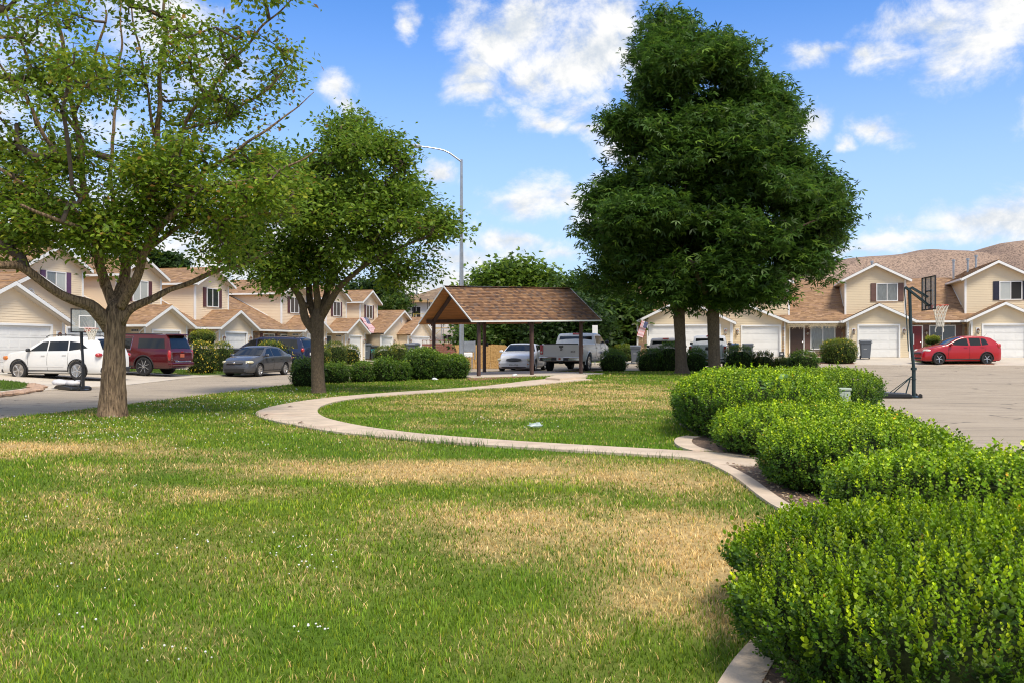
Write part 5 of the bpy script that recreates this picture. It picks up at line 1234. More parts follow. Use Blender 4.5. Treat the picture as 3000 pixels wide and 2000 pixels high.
    cl = np.array(cl); cl = cl[dist_keep(cl)]; b = MB()
    for (a, c_) in cl:
        zt = g(a, c_)+.05+.030; s_ = .0042+.00036*math.hypot(a, c_); s_ *= random.uniform(.7, 1.25); zt += random.uniform(-.012, .006)
        b.lathe([(s_*.6, zt-s_*.7), (s_, zt), (s_*.7, zt+s_*.6), (s_*.15, zt+s_*.8)], 6, Matrix.Translation((a, c_, 0)))
    tag(b.build('clover_flowers', 'petal', kind='stuff'), 'scattered white clover heads in the lawn', 'flowers', kind='stuff')
    # longer blades along the path edge and weeds in the kerb
    pos = []
    E = PATH_OUT[55:]; 
    for _ in range(650):
        i = r_.integers(0, len(PATH_OUT)-1); p = np.array(PATH_OUT[i]); q_ = np.array(PATH_OUT[i+1]); v = p+(q_-p)*r_.random(); pos.append((v[0]+r_.normal()*.03, v[1]-.03+r_.normal()*.03, 0))
    for _ in range(260): p = at(r_.uniform(1060,1420), 0) if False else at(*[(u, np.interp(u, [1050,1200,1350,1420], [1288,1301,1313,1318])) for u in [r_.uniform(1060,1420)]][0]); pos.append((p[0]+r_.normal()*.03, p[1]-.02+r_.normal()*.04, 1))
    for _ in range(420): p = at(r_.uniform(2790,2860), r_.uniform(1345,1385)); pos.append((p[0]+r_.normal()*.12, p[1]+r_.normal()*.35, 2))
    pos = np.array(pos); m = len(pos); zz = gz(pos[:,0], pos[:,1])+.05; yaw = r_.random(m)*6.28; hh = (.05+.07*r_.random(m))*(1+.5*(pos[:,2] > 0)*r_.random(m)); wd = .006+.004*r_.random(m)
    tv = BLADE[0]; cs, sn = np.cos(yaw), np.sin(yaw); ln = .5+.8*r_.random(m)
    X = tv[None,:,0]*wd[:,None]; Yy = tv[None,:,1]*(hh*ln)[:,None]; Z = tv[None,:,2]*hh[:,None]
    V = np.stack([pos[:,0][:,None]+X*cs[:,None]-Yy*sn[:,None], pos[:,1][:,None]+X*sn[:,None]+Yy*cs[:,None], zz[:,None]+Z], 2); b = (np.arange(m)*5)[:,None]
    Fc = np.concatenate([b+np.array([[0,1,2]]), b+np.array([[0,2,3]]), b+np.array([[3,2,4]])])
    o = np_mesh('edge_weeds', V.reshape(-1,3), Fc, np.repeat(np.array([[.075,.17,.02]])*(.7+.7*r_.random((m,1))), 5, 0), 'grass', None, 'stuff')
    tag(o, 'longer grass and weeds along the path edge and the broken kerb', 'weeds', kind='stuff')
    # dry leaves and bark bits lying in the bed
    b = MB(); k = 0
    while k < 900:
        i = r_.integers(0, len(KERB_IN)-1); p = np.array(KERB_IN[i]); a = p[0]+abs(r_.normal())*.16+.02; c_ = p[1]+r_.normal()*.12; k += 1
        if not inside(BED, np.array([a]), np.array([c_]))[0]: continue
        s_ = .012+.016*r_.random(); t = r_.random()*3; cc = random.choice([(.42,.30,.16),(.30,.18,.10),(.20,.12,.07),(.55,.45,.30)])
        b.add([(a-s_*math.cos(t), c_-s_*math.sin(t), .085), (a+s_*.4*math.sin(t), c_-s_*.4*math.cos(t), .095), (a+s_*math.cos(t), c_+s_*math.sin(t), .088+.01*r_.random()), (a-s_*.4*math.sin(t), c_+s_*.4*math.cos(t), .09)], [(0,1,2,3)], cc)
    tag(b.build('leaf_litter', 'leafg', kind='stuff'), 'dry leaves and bark bits lying in the bed along the kerb', 'litter', kind='stuff')
grass()
# ---------------------------------------------------------------- the picnic shelter
def pavilion():
    z = .165; o = thing('picnic_shelter', 'open picnic shelter with a brown shingled gable roof on six dark posts', 'pavilion', (PA[0], PA[1], z), PAN)
    X0, X1, Y0, Y1 = -.55, 6.45, -.35, 4.55; ym = (Y0+Y1)/2; ZE, ZP = 2.42, 4.02; tilt = .021     # the roof drops slightly to its near end
    zt = lambda x: x*tilt
    V = Vector((0, ym-Y0, ZP-ZE)); L = V.length
    PC = [(.24,.135,.075),(.18,.10,.058),(.29,.17,.095),(.13,.08,.058),(.22,.125,.072),(.17,.115,.085),(.26,.15,.08)]
    r = MB(); U = Vector((1, 0, tilt))
    shingles(r, [(0,0),(X1-X0,0),(X1-X0,L),(0,L)], (X0, Y0, ZE+zt(X0)), U, V, PC, .135, .10, .22, .022)
    shingles(r, [(0,0),(X1-X0,0),(X1-X0,L),(0,L)], (X1, Y1, ZE+zt(X1)), -U, Vector((0, Y0-ym, ZP-ZE)), PC, .135, .10, .22, .022)
    for k in range(31): r.obox((X0+.12+k*.224, ym, ZP+.022+zt(X0+k*.224)), (.24, .26, .02), Matrix.Rotation(tilt, 3, 'Y'), random.choice(PC) if not 5 <= k <= 10 and k not in (13,14,17) else (.13,.13,.14))
    r.build('shingles', 'shingle', o, kind='stuff')
    # decking boards under the shingles, each board a piece running the length of the roof
    n = 17
    for s, ye in ((1, Y0), (-1, Y1)):
        for k in range(n):
            a, c = k/n, (k+1)/n-.004; b = MB(); ya, yb = ye+(ym-ye)*a, ye+(ym-ye)*c; za, zb = ZE+(ZP-ZE)*a-.02, ZE+(ZP-ZE)*c-.02
            off = .003*(k % 2); b.prism([(X0+.02, ya, za+zt(X0)-off), (X0+.02, yb, zb+zt(X0)-off), (X0+.02, yb, zb-.035+zt(X0)-off), (X0+.02, ya, za-.035+zt(X0)-off)], (X1-X0-.04, 0, zt(X1)-zt(X0)))
            b.build('plank', 'wood_c', o)
    for xe in (X0, X1):
        for ye in (Y0, Y1): MB().prism([(xe, ye, ZE+.02+zt(xe)), (xe, ym, ZP+.02+zt(xe)), (xe, ym, ZP-.045+zt(xe)), (xe, ye, ZE-.05+zt(xe))], (-.03 if xe == X0 else .03, 0, 0)).build('bargeboard', 'trim', o)
    for ye, s in ((Y0, -1), (Y1, 1)): MB().bar((X0, ye+s*.012, ZE-.02+zt(X0)), (X1, ye+s*.012, ZE-.02+zt(X1)), .022, .06).build('eave_trim', 'trim', o)
    # rafters along the slope at each frame, tie beams, posts
    for i, x in enumerate((.03, 2.80, 5.55)):
        for y in (0.05, 4.15): 
            b = MB(); zb = zt(x)+ZE+(ZP-ZE)*((y-Y0)/(ym-Y0) if y < ym else (Y1-y)/(Y1-ym))-.16; b.box(x-.062, x+.062, y-.062, y+.062, -.18, zb); b.build('post', 'wood_d', o)
        for ye in (Y0, Y1):
            k = .1; b = MB(); b.bar((x, ye+(ym-ye)*.06, ZE+(ZP-ZE)*.06-.15+zt(x)), (x, ym, ZP-.15+zt(x)), .085, .19); b.build('rafter', 'wood_d', o)
    for y in (0.05, 4.15):
        q = (y-Y0)/(ym-Y0) if y < ym else (Y1-y)/(Y1-ym); zz = ZE+(ZP-ZE)*q-.17
        MB().bar((X0+.2, y, zz+zt(X0)), (X1-.2, y, zz+zt(X1)), .07, .16).build('beam', 'wood_d', o)
    MB().box(2.87, 2.97, 4.05, 4.11, 1.35, 1.55).build('outlet_box', 'darkm', o)
    return o
pavilion()

# ---------------------------------------------------------------- street lamp
def lamp():
    x, y = at(1352, 1068); y = 48; x = -148/F*y; z = g(x, y); o = thing('street_lamp', 'tall galvanised street lamp pole with a long curved arm, beside the picnic shelter', 'street lamp', (x, y, z))
    top = P(1352, 468, y).z-z
    b = MB(); b.tube([(0,0,-.1),(0,0,top*.5),(0,0,top)], [.145,.105,.065], 8); b.build('pole', 'galv', o)
    MB().box(-.22,.22,-.22,.22,-.05,.04).build('base_plate', 'galv', o)
    pts = [(px-1352, 475-py) for px, py in ((1352,475),(1338,465),(1318,451),(1300,443),(1285,440),(1255,436),(1232,434))]; k = y/F
    MB().tube([(a*k, -.35*abs(a)/120, top-.12+c*k) for a, c in pts], [.05,.048,.045,.042,.04,.036,.033], 8).build('arm', 'galv', o)
    b = MB(); T = Matrix.Translation((-130*k, -.38, top-.12+41*k)) @ Matrix.Rotation(R(94), 4, 'Y'); b.lathe([(.03,-.45),(.07,-.40),(.12,-.15),(.11,.15),(.04,.28)], 10, T); b.build('lamp_head', 'galv', o)
    MB().box(-.09,.09,-.13,-.08,.6,1.0).build('hand_hole_cover', 'galv', o)
lamp()

# ---------------------------------------------------------------- basketball hoops
def net_mesh(r0=.2286, h=.5, r1=.10, tail=True):
    b = MB(); n = 12; rows = 6
    def pt(k, j):
        t = j/rows; r = r0*(1-t)**1.0+r1*t - .03*math.sin(math.pi*t); a = 2*math.pi*(k+.5*(j % 2))/n; return (r*math.cos(a), r*math.sin(a), -h*t)
    for j in range(rows):
        for k in range(n):
            if j % 2 == 0: nb = (k, k-1)
            else: nb = (k, k+1)
            for q in nb: b.bar(pt(k, j), pt(q, j+1), .011, .011)
    if tail:
        for a in (.5, 2.8): b.tube([(r1*math.cos(a), r1*math.sin(a), -h), (r1*math.cos(a)*1.3, r1*math.sin(a), -h-.1), (r1*math.cos(a)*1.2, r1*math.sin(a), -h-.16)], .018, 5)
    return b
def hoop(label, x, y, H, az, lean, pole_m, board_m, bw, bh, frame, tank, base_len, extra):
    """az: direction the rim points"""
    z = g(x, y)+.01; o = thing('basketball_hoop', label, 'basketball hoop', (x, y, z), az, 'portable basketball hoops in the street')
    zr = H; zb = zr-.12; xo = extra['reach']; ptop = extra['ptop']; k = lean
    b = MB(); b.tube([(0,0,.02),(0,0,.82)], [.055,.055], 12); b.tube([(0,0,.80),(0,0,.88)], .085, 12); b.tube([(0,0,.52),(0,0,.54)], .075, 12); b.tube([(0,0,.86),(-k*.6,0,1.6),(-k,0,ptop)], [.046,.046,.046], 10)
    b.build('pole', pole_m, o)
    MB().lathe([(.24,0),(.24,.025),(.08,.05),(.06,.06)], 16).build('foot', pole_m, o)
    # tank
    b = MB(); L = base_len; w = .36
    pr = [(-.12,.0),(-.14,.08),(-.22,.13),(-L+.15,.15),(-L,.09),(-L,.0)]
    b.prism([(p[0], -w, p[1]) for p in pr], (0, 2*w, 0)); t_ = b.build('tank', tank, o)
    md = t_.modifiers.new('bevel', 'BEVEL'); md.width = .035; md.segments = 3
    for s in (-1, 1): MB().bar((-.05, s*.02, .62), (-.62, s*.16, .14), .022, .022).build('strut', pole_m, o)
    MB().bar((-.1,0,.55), (-.22,0,.12), .03, .03).build('strut', pole_m, o)
    for s in (-1, 1): MB().lathe([(.05,-.02),(.06,-.01),(.06,.01),(.05,.02)], 12, Matrix.Translation((.12, s*.2, .06)) @ Matrix.Rotation(R(90), 4, 'X')).build('wheel', 'blk', o)
    # arms
    bx = xo; zb0 = zb; 
    for s in (-1, 1):
        MB().bar((-k-.12, s*.05, ptop+.02), (bx-.03, s*.05, zb0+.14), .035, .05).build('arm', pole_m, o)
        MB().bar((-k+.05, s*.05, ptop-.05+.06), (bx-.03, s*.05, zb0+.36), .035, .05).build('arm', pole_m, o)
    MB().bar((-k-.14, 0, ptop), (-k*.5-.09, 0, 1.35), .02, .025).build('height_bar', pole_m, o)
    if extra.get('sticker'): MB().box(.035-k*.45, .052-k*.45, -.03, .03, 1.55, 1.85).build('sticker', 'plate', o)
    # board
    bd = MB(); z0, z1 = zb-.02, zb-.02+bh
    bd.box(bx, bx+.01, -bw/2+.03, bw/2-.03, z0+.03, z1-.03); B = bd.build('backboard', board_m, o)
    f = MB()
    for a in ((-bw/2, bw/2, z0, z0+.035), (-bw/2, bw/2, z1-.03, z1), (-bw/2, -bw/2+.03, z0+.035, z1-.03), (bw/2-.03, bw/2, z0+.035, z1-.03)): f.box(bx-.02, bx+.018, a[0], a[1], a[2], a[3])
    f.build('board_frame', frame, B)
    f = MB()
    for yy in (-.22, .22): f.box(bx-.025, bx-.002, yy-.018, yy+.018, z0+.04, z1-.035)
    f.box(bx-.026, bx-.003, -.2, .2, zb+.1, zb+.14); f.box(bx-.026, bx-.003, -.2, .2, z0+bh*.55, z0+bh*.58); f.build('board_brace', 'darkm', B)
    f = MB(); 
    for a in ((-.29,.29,zb+.13,zb+.165),(-.29,.29,zb+.53,zb+.565),(-.29,-.255,zb+.165,zb+.53),(.255,.29,zb+.165,zb+.53)): f.box(bx+.011, bx+.014, *a)
    f.build('target_square', 'white_t', B)
    MB().box(bx+.012, bx+.09, -.09, .09, zr-.12, zr).build('bracket', 'rimr', o)
    f = MB(); cx = bx+.09+.2286; f.tube([(cx+.2286*math.cos(a), .2286*math.sin(a), zr) for a in np.linspace(0, 2*math.pi, 29)], .010, 6); f.bar((bx+.08,-.08,zr),(cx-.17,-.15,zr), .012,.02); f.bar((bx+.08,.08,zr),(cx-.17,.15,zr),.012,.02)
    rm = f.build('rim', 'rimr', o); 
    nt = net_mesh(h=extra['net'], tail=extra['tail']).build('net', 'net', rm, loc=(cx, 0, zr-.005))
    return o
glassy = mat('backboard_clear', (.42,.46,.46), .08, .05, spec=.8, alpha=.45)
hoop('black portable basketball hoop with the long net, in the right-hand street by the hedge', 11.77, 26.5, 2.68, R(-6), .12, 'tealm', glassy, 1.12, .98, 'darkm', 'darkm', 1.05, dict(reach=.42, ptop=3.2, net=.62, tail=True, sticker=True))
hoop('portable basketball hoop with clear backboard, in front of the white car', -14.7, 31.0, 2.10, R(-40), .15, 'darkm', glassy, 1.1, .80, 'darkm', 'darkm', 1.45, dict(reach=.30, ptop=2.55, net=.38, tail=False))
def sandbags():
    x, y = -15.75, 31.6
    for k, (dx, dy, s) in enumerate(((0,0,1),(.55,-.25,.9))):
        b = MB(); b.lathe([(.05,.0),(.30,.02),(.36,.09),(.28,.17),(.08,.20)], 16)
        b.v = [(v[0]*1.2*s, v[1]*.7*s, v[2]*(1+.35*mnoise.noise(Vector(v)*5+Vector((k,0,0))))) for v in b.v]
        o = b.build('sandbag', 'hose', smooth=True, loc=(x+dx, y+dy, g(x, y)+.15), rotz=-.6)
        tag(o, ['white sandbag lying on the outer end of the hoop base by the white car', 'white sandbag lying on the hoop base, next to its pole'][k], 'sandbag')
sandbags()
def pedestal():
    x, y = 5.80, 15.9; o = thing('utility_pedestal', 'pale green telecom pedestal box standing among the hedge mounds', 'utility box', (x, y, .05), R(8))
    b = MB(); b.box(-.115,.115,-.1,.1,0,.68); body = b.build('body', 'ped', o); m_ = body.modifiers.new('bevel', 'BEVEL'); m_.width = .02; m_.segments = 2
    MB().box(-.012,.012,-.108,-.1,.02,.66).build('seam', 'ped', o)
    b = MB(); b.box(-.13,.13,-.115,.115,.68,.73); c = b.build('cap', 'ped', o); m_ = c.modifiers.new('bevel', 'BEVEL'); m_.width = .018; m_.segments = 3
pedestal()
def sheet_fence():
    y = 52; x0, x1 = P(1342, 0, y).x, P(1486, 0, y).x; z = g(-2, y)+.02; o = thing('board_fence', 'orange-brown chipboard hoarding behind the lamp pole and white sedan', 'fence', ((x0+x1)/2, y, z))
    L = x1-x0; h = P(0, 1008, y).z-z; n = 3
    for k in range(n):
        a, c = -L/2+L*k/n, -L/2+L*(k+1)/n-.012; b = MB(); hh = h-.04*(k % 2)
        if k == n-1: b.prism([(a,0,0),(c,0,0),(c+.1,0,h*.3),(c+.12,0,h-.22),(c-.1,0,h-.05),(a,0,hh)], (0,.02,0))
        elif k == 0: b.prism([(a+.25,0,0),(c,0,0),(c,0,hh),(a-.2,0,hh-.05)], (0,.02,0))
        else: b.box(a, c, 0, .02, 0, hh)
        b.build('board', 'osb', o)
    for k in range(4): MB().box(-L/2+.3+L*k/4, -L/2+.38+L*k/4, .025, .1, -.2, h-.1).build('stud', 'fascia_w', o)
    # power meter in front
    y2 = 50.2; x = P(1374, 0, y2).x; z = g(x, y2); m = thing('power_meter', 'grey electric meter cabinet on a post beside the lamp pole', 'meter box', (x, y2, z)); 
    for s in (-.17, .17): MB().tube([(s,0,-.05),(s,0,1.45)], .03, 8).build('conduit', 'galv', m)
    MB().box(-.3,.3,-.06,.06,1.0,1.6).box(-.26,.26,-.075,-.06,1.04,1.56).build('cabinet', 'galv', m)
    b = MB(); b.box(-.3,.2,-.16,.06,.72,.98); c = b.build('meter_case', 'trim', m); md = c.modifiers.new('bevel', 'BEVEL'); md.width = .04; md.segments = 3
    MB().box(.3,.36,-.06,.06,.6,1.62).build('side_panel', 'galv', m)
sheet_fence()
def sign():
    y = 56; x = P(1743, 0, y).x; z = g(x, y); o = thing('traffic_sign', 'square sign seen from behind above the cab of the silver pickup', 'sign', (x, y, z), R(6))
    MB().tube([(0,0,-.1),(0,0,2.4)], .03, 8).build('post', 'galv', o); MB().box(-.17,.17,-.03,-.015,1.85,2.42).build('plate', 'trim', o)
sign()
def walls():
    y = 72; x0, x1 = P(1236,0,y).x, P(1340,0,y).x; z = g(-4, y); L = x1-x0
    o = thing('garden_wall', 'low red-brown block wall with an open pale lattice top, below the scaffolding', 'wall', ((x0+x1)/2, y, z))
    for r_ in range(5):
        n = 8; 
        for k in range(n):
            a = -L/2+(k+(.5 if r_ % 2 else 0))*L/n; c = min(a+L/n-.012, L/2)
            MB().box(a, c, 0, .15, r_*.19, r_*.19+.18).build('brick', 'brick', o)
    for k in range(9): 
        a = -L/2+k*L/9; MB().box(a, a+.06, .02, .12, .95, 1.18).build('lattice_block', 'conc_w', o); MB().box(a+.13, a+.19, .02, .12, .95, 1.1).build('lattice_block', 'conc_w', o)
    MB().box(-L/2, L/2, 0, .15, 1.18, 1.24).build('coping', 'brick', o)
    y = 66; o = thing('garden_wall', 'long dark brown wall in the shade of the trees behind the pickup', 'wall', (3.2, y, g(3, y))); MB().box(-6,4.3,0,.2,-.1,1.9).build('wall_face', 'brick', o); MB().box(-6,4.3,-.04,.24,1.9,1.98).build('coping', 'brick', o)
walls()

# ---------------------------------------------------------------- unfinished house and scaffolding
def building_site():
    Y = 99; zb = g(-10, Y); o = thing('unfinished_house', 'two-storey house under construction, white house wrap on its walls, behind scaffolding', 'house', (P(1190,0,Y).x, Y, zb), R(-9))
    W_, D_, H_ = 6.8, 8.0, 6.1
    MB().box(0, W_, 0, D_, 0, H_).build('wall', 'house_w', o)
    hip = MB(); e = .6
    c = [(-e,-e),(W_+e,-e),(W_+e,D_+e),(-e,D_+e)]; rz = H_+1.75
    def hipf(P0, P1, A, B_):
        P0, P1 = Vector((*P0, H_+.12)), Vector((*P1, H_+.12)); U = (P1-P0).normalized(); mid = Vector(A); V = (mid-P0)-U*(mid-P0).dot(U); L = V.length; V.normalize()
        a = (Vector(A)-P0).dot(U); b2 = (Vector(B_)-P0).dot(U); Lx = (P1-P0).length
        shingles(hip, [(0,0),(Lx,0),(b2,L),(a,L)] if abs(a-b2) > .01 else [(0,0),(Lx,0),(a,L)], P0, U, V, [(.30,.22,.15),(.24,.17,.12),(.34,.25,.17),(.27,.2,.15)], .3, .4, .9, .03)
    r0, r1 = (W_/2, W_/2-e, rz), (W_/2, D_-W_/2+e, rz)
    hipf(c[0], c[1], r0, r0); hipf(c[1], c[2], r0, r1); hipf(c[2], c[3], r1, r1); hipf(c[3], c[0], r1, r0)
    hip.build('shingles', 'shingle', o, kind='stuff')
    MB().box(-e, W_+e, -e-.03, -e, H_-.12, H_+.12).build('fascia', 'fascia_w', o); MB().box(-e-.03, -e, -e, D_+e, H_-.12, H_+.12).build('fascia', 'fascia_w', o); MB().box(-e+.01, W_+e, -e+.01, D_+e, H_-.1, H_).build('soffit', 'fascia_w', o)
    # side wing left
    MB().box(-2.6, 0, 2.5, D_, 0, H_-.4).build('wing', 'house_w', o)
    wg = MB(); shingles(wg, [(0,0),(3.4,0),(3.4,3.4),(0,3.4)], (-3.1, 1.9, H_-.35), (1,0,0), (0,3,1.4), [(.26,.2,.15),(.2,.15,.12)], .3, .4, .9, .05); wg.build('shingles', 'shingle', o, kind='stuff')
    for x, z, w, h in ((1.15,4.0,.95,1.5),(4.7,4.0,.95,1.4),(1.5,1.0,.95,1.45),(4.6,1.0,.95,1.45)): window(o, x, z, w, h, -.02, ('inside','inside'), fr=.05)
    for px_, py_ in ((.6,2.2),(4.4,3.4)): MB().tube([(px_,py_,H_+.6),(px_,py_,H_+1.9)], .1, 8).build('vent_pipe', 'galv', o)
    s = thing('scaffolding', 'pipe scaffolding with yellow braces wrapped round the unfinished house', 'scaffold', (P(1190,0,Y).x, Y-1.3, zb), R(-9))
    for lvl in range(4):
        z0 = lvl*1.6
        for k in range(8):
            x = -.6+k*1.55
            if lvl == 3 and k > 4: continue
            m = 'yel' if (k+lvl) % 3 == 0 else ('darkm' if lvl >= 2 else 'galv')
            f = MB(); 
            for yy in (0, .9): f.tube([(x,yy,z0),(x,yy,z0+1.55)], .035, 6)
            f.tube([(x,0,z0+1.5),(x,.9,z0+1.5)], .035, 6); f.build('frame', m, s)
            if k < 7:
                MB().bar((x,0,z0+1.5),(x+1.55,0,z0+1.5),.05,.05).build('rail', m, s)
                if (k+lvl) % 2: MB().bar((x,0,z0+.1),(x+1.55,0,z0+1.45),.035,.035).build('brace', 'yel' if lvl < 2 else 'galv', s); MB().bar((x,0,z0+1.45),(x+1.55,0,z0+.1),.035,.035).build('brace', 'galv', s)
    for z0 in (1.6, 3.2): MB().box(-.6, 8.6, .05, .85, z0, z0+.06).build('walk_board', 'fascia_w', s)
building_site()

# ---------------------------------------------------------------- vehicles
def pl(xs, x): return float(np.interp(x, [p[0] for p in xs], [p[1] for p in xs]))
def vehicle(name, label, cat, x, y, heading, L, Wd, top, belt, wheels, R_, paint_m, zb=.22, tumble=.26, cabin=None, windows=(), wind=None, rear=None, group=None, wheel=('rim', 5), scale=1.0, nose=.20, tail=.12, bed=None, sillm='plastic', pitch=None, zoff=0):
    """local x runs towards the nose. top and belt: outlines [(x, z)], wheels: (front x, rear x)"""
    z = g(x, y)+zoff; o = thing(name, label, cat, (x, y, z), heading, group); o.scale = (scale,)*3
    if pitch: o.rotation_euler = (0, pitch, heading)
    hw = Wd/2
    def plan(X):
        t = X/(L/2); return 1-(nose if t > 0 else tail)*abs(t)**7-(.03 if t > 0 else .02)*abs(t)**2
    def width(X, Z):
        zbl = pl(belt, X)
        if Z <= zbl: t = (Z-zb)/(zbl-zb+1e-6); f = .93+.07*math.sin(min(1, t*1.55)*math.pi/2)-.035*max(0, t-.6)/.4
        else: f = .965-tumble*(Z-zbl)/(.62)
        return hw*plan(X)*f
    xs = sorted(set([round(v, 3) for v in np.concatenate([np.linspace(-L/2, L/2, 45), [-L/2+.03, -L/2+.08, L/2-.03, L/2-.08]])] + [p[0] for p in top if -L/2 < p[0] < L/2]))
    ring = None; b = MB()
    for X in xs:
        e = max(0, abs(X)-(L/2-.12))/.12; zt = pl(top, X)-.05*e*e; zl = zb+.06*e; zbl = min(pl(belt, X), zt-.02)
        low = [zl, zl+.04, zl+(zbl-zl)*.3, zl+(zbl-zl)*.6, zl+(zbl-zl)*.85, zbl]; sec = []
        for i, zz in enumerate(low): sec.append((width(X, zz)*(.96 if i == 0 else 1)*(1-.06*e), zz))
        hh = zt-zbl; wt = width(X, zt-.03)*(1-.06*e)
        rr = min(.07, hh*.5)
        for q in (.25, .5, .75): zz = zbl+(hh-rr)*q; sec.append((width(X, zz)*(1-.06*e), zz))
        wr = width(X, zt-rr)*(1-.06*e)
        for a in (0, 30, 60): sec.append((wr-rr*(1-math.cos(R(a)))*1.2, zt-rr+rr*math.sin(R(a))))
        sec.append((wr-rr*1.5, zt+.002)); sec.append((wr*.5, zt+.016)); sec.append((0, zt+.022))
        sec = [(sec[0][0]*.6, zl)] + sec
        full = [(X, -w, zz) for w, zz in sec] + [(X, w, zz) for w, zz in sec[-2::-1]]
        if ring is None: ring = len(full)
        o0 = len(b.v); b.v += full
        if o0:
            for k in range(ring): a, c = o0-ring+k, o0-ring+(k+1) % ring; b.f.append((a, c, c+ring, a+ring)); b.c.append(None)
    b.f.append(tuple(range(ring))); b.c.append(None); b.f.append(tuple(len(b.v)-ring+k for k in range(ring))[::-1]); b.c.append(None)
    body = b.build('body', paint_m, o, smooth=True)
    # wheel arches and the load bed are cut out of the body
    cut = MB()
    for wx in wheels:
        for s in (-1, 1): cut.lathe([(R_*1.17, -.16), (R_*1.17, .16)], 26, Matrix.Translation((wx, s*(hw-.06), R_)) @ Matrix.Rotation(R(90), 4, 'X'))
    if bed: cut.box(bed[0], bed[1], -hw+.10, hw-.10, bed[2], 3)
    cme = cut.build('cut', None, None); cme.matrix_world = Matrix.Identity(4)
    body.parent = None; md = body.modifiers.new('b', 'BOOLEAN'); md.operation = 'DIFFERENCE'; md.object = cme; md.solver = 'EXACT'; md.use_self = True
    dg = bpy.context.evaluated_depsgraph_get(); me = bpy.data.meshes.new_from_object(body.evaluated_get(dg)); body.modifiers.clear(); old = body.data; body.data = me
    me.materials.clear(); me.materials.append(M[paint_m] if isinstance(paint_m, str) else paint_m)
    if len(me.polygons) < 50: body.data = old; print('boolean failed', name)
    body.parent = o; bpy.data.objects.remove(cme)
    try: body.data.set_sharp_from_angle(angle=R(38))
    except Exception: pass
    md = MB()
    for wx in wheels: md.box(wx-R_*1.25, wx+R_*1.25, -hw+.24, hw-.24, zb+.02, R_*2.05)
    md.box(-L/2+.25, L/2-.25, -hw*.72, hw*.72, zb-.04, zb+.12); md.build('underbody', 'inside', o)
    # arch lips
    for wx in wheels:
        for s in (-1, 1):
            q = MB(); pts = []
            for a in np.linspace(R(-8), R(188), 17): X, Z = wx+R_*1.2*math.cos(a), R_+R_*1.2*math.sin(a); pts.append((X, s*(width(X, max(Z, zb))+.004), Z))
            q.tube(pts, .022, 5); q.build('arch_lip', sillm, o)
    for s in (-1, 1):
        q = MB(); a0, a1 = wheels[1]+R_*1.2, wheels[0]-R_*1.2; q.prism([(a0, s*(width(0, zb+.02)-.05), zb-.01), (a1, s*(width(0, zb+.02)-.05), zb-.01), (a1, s*(width(0, zb+.1)+.006), zb+.09), (a0, s*(width(0, zb+.1)+.006), zb+.09)], (0, 0, .03)); q.build('sill', sillm, o)
    # wheels
    for wx in wheels:
        for s in (-1, 1):
            T = Matrix.Translation((wx, s*(hw-.115), R_)) @ Matrix.Rotation(R(-90*s), 4, 'X')
            q = MB(); r = R_; w2 = .105; k = wheel[2] if len(wheel) > 2 else .66
            q.lathe([(r*k, -w2), (r*.93, -w2), (r, -w2*.7), (r, w2*.7), (r*.93, w2), (r*(k+.02), w2*.95), (r*k, w2*.6)], 30, T); ty = q.build('wheel', 'blk', o)
            q = MB(); q.lathe([(r*k, -.05), (r*k, w2*.8), (r*(k-.035), w2*.86), (r*(k-.05), w2*.2), (r*.1, w2*.15)], 30, T); rm = q.build('wheel_barrel', 'plastic' if wheel[0] != 'steel' else 'rim', ty)
            q = MB(); n = wheel[1]
            for j in range(n):
                a = 2*math.pi*j/n+.3
                for da in ((-.07, .07) if wheel[0] == 'rim' else (0,)):
                    p0 = T @ Vector((r*.08*math.cos(a), r*.08*math.sin(a), w2*.62)); p1 = T @ Vector((r*(k-.03)*math.cos(a+da), r*(k-.03)*math.sin(a+da), w2*.78)); q.bar(p0, p1, r*{'rim': .05, 'thin': .07}.get(wheel[0], .16), .03)
            q.lathe([(r*.15, w2*.5), (r*.14, w2*.8), (r*.05, w2*.85)], 14, T)
            if wheel[0] == 'rim': q.lathe([(r*(k-.01), w2*.72), (r*(k+.005), w2*.9), (r*(k-.045), w2*.9), (r*(k-.05), w2*.72)], 30, T)
            q.build('rim', 'rim', ty)
    # glass: side windows follow the body surface
    def side_patch(nm, quad, m, lift=.007, parent=None, both=True, nx=5, nz=4):
        for s in ((-1, 1) if both else (-1,)):
            q = MB(); (x0,z0),(x1,z1),(x2,z2),(x3,z3) = quad
            for j in range(nz+1):
                for i in range(nx+1):
                    u, v = i/nx, j/nz; X = (x0*(1-u)+x1*u)*(1-v)+(x3*(1-u)+x2*u)*v; Z = (z0*(1-u)+z1*u)*(1-v)+(z3*(1-u)+z2*u)*v
                    q.v.append((X, s*(width(X, Z)+lift), Z))
            for j in range(nz):
                for i in range(nx): a = j*(nx+1)+i; q.f.append((a, a+1, a+nx+2, a+nx+1)); q.c.append(None)
            q.build(nm, m, parent or o, smooth=True)
    for wq in windows: side_patch('side_window', wq, 'carglass')
    def top_patch(nm, xa, xb, fr, m, lift=.012, fa=None):
        q = MB(); nx, ny = 6, 8
        for i in range(nx+1):
            X = xa+(xb-xa)*i/nx; Z = pl(top, X); w = (width(X, Z-.03)-.05)*((fa or fr)*(1-i/nx)+fr*i/nx)
            for j in range(ny+1): t = -1+2*j/ny; q.v.append((X+(lift if xa > xb else -lift)*.6, w*t, Z+lift+.022*(1-abs(t)**2*.9)))
        for i in range(nx):
            for j in range(ny): a = i*(ny+1)+j; q.f.append((a, a+1, a+ny+2, a+ny+1)); q.c.append(None)
        return q.build(nm, m, o, smooth=True)
    if wind: top_patch('windscreen', wind[0], wind[1], .96, 'carglass')
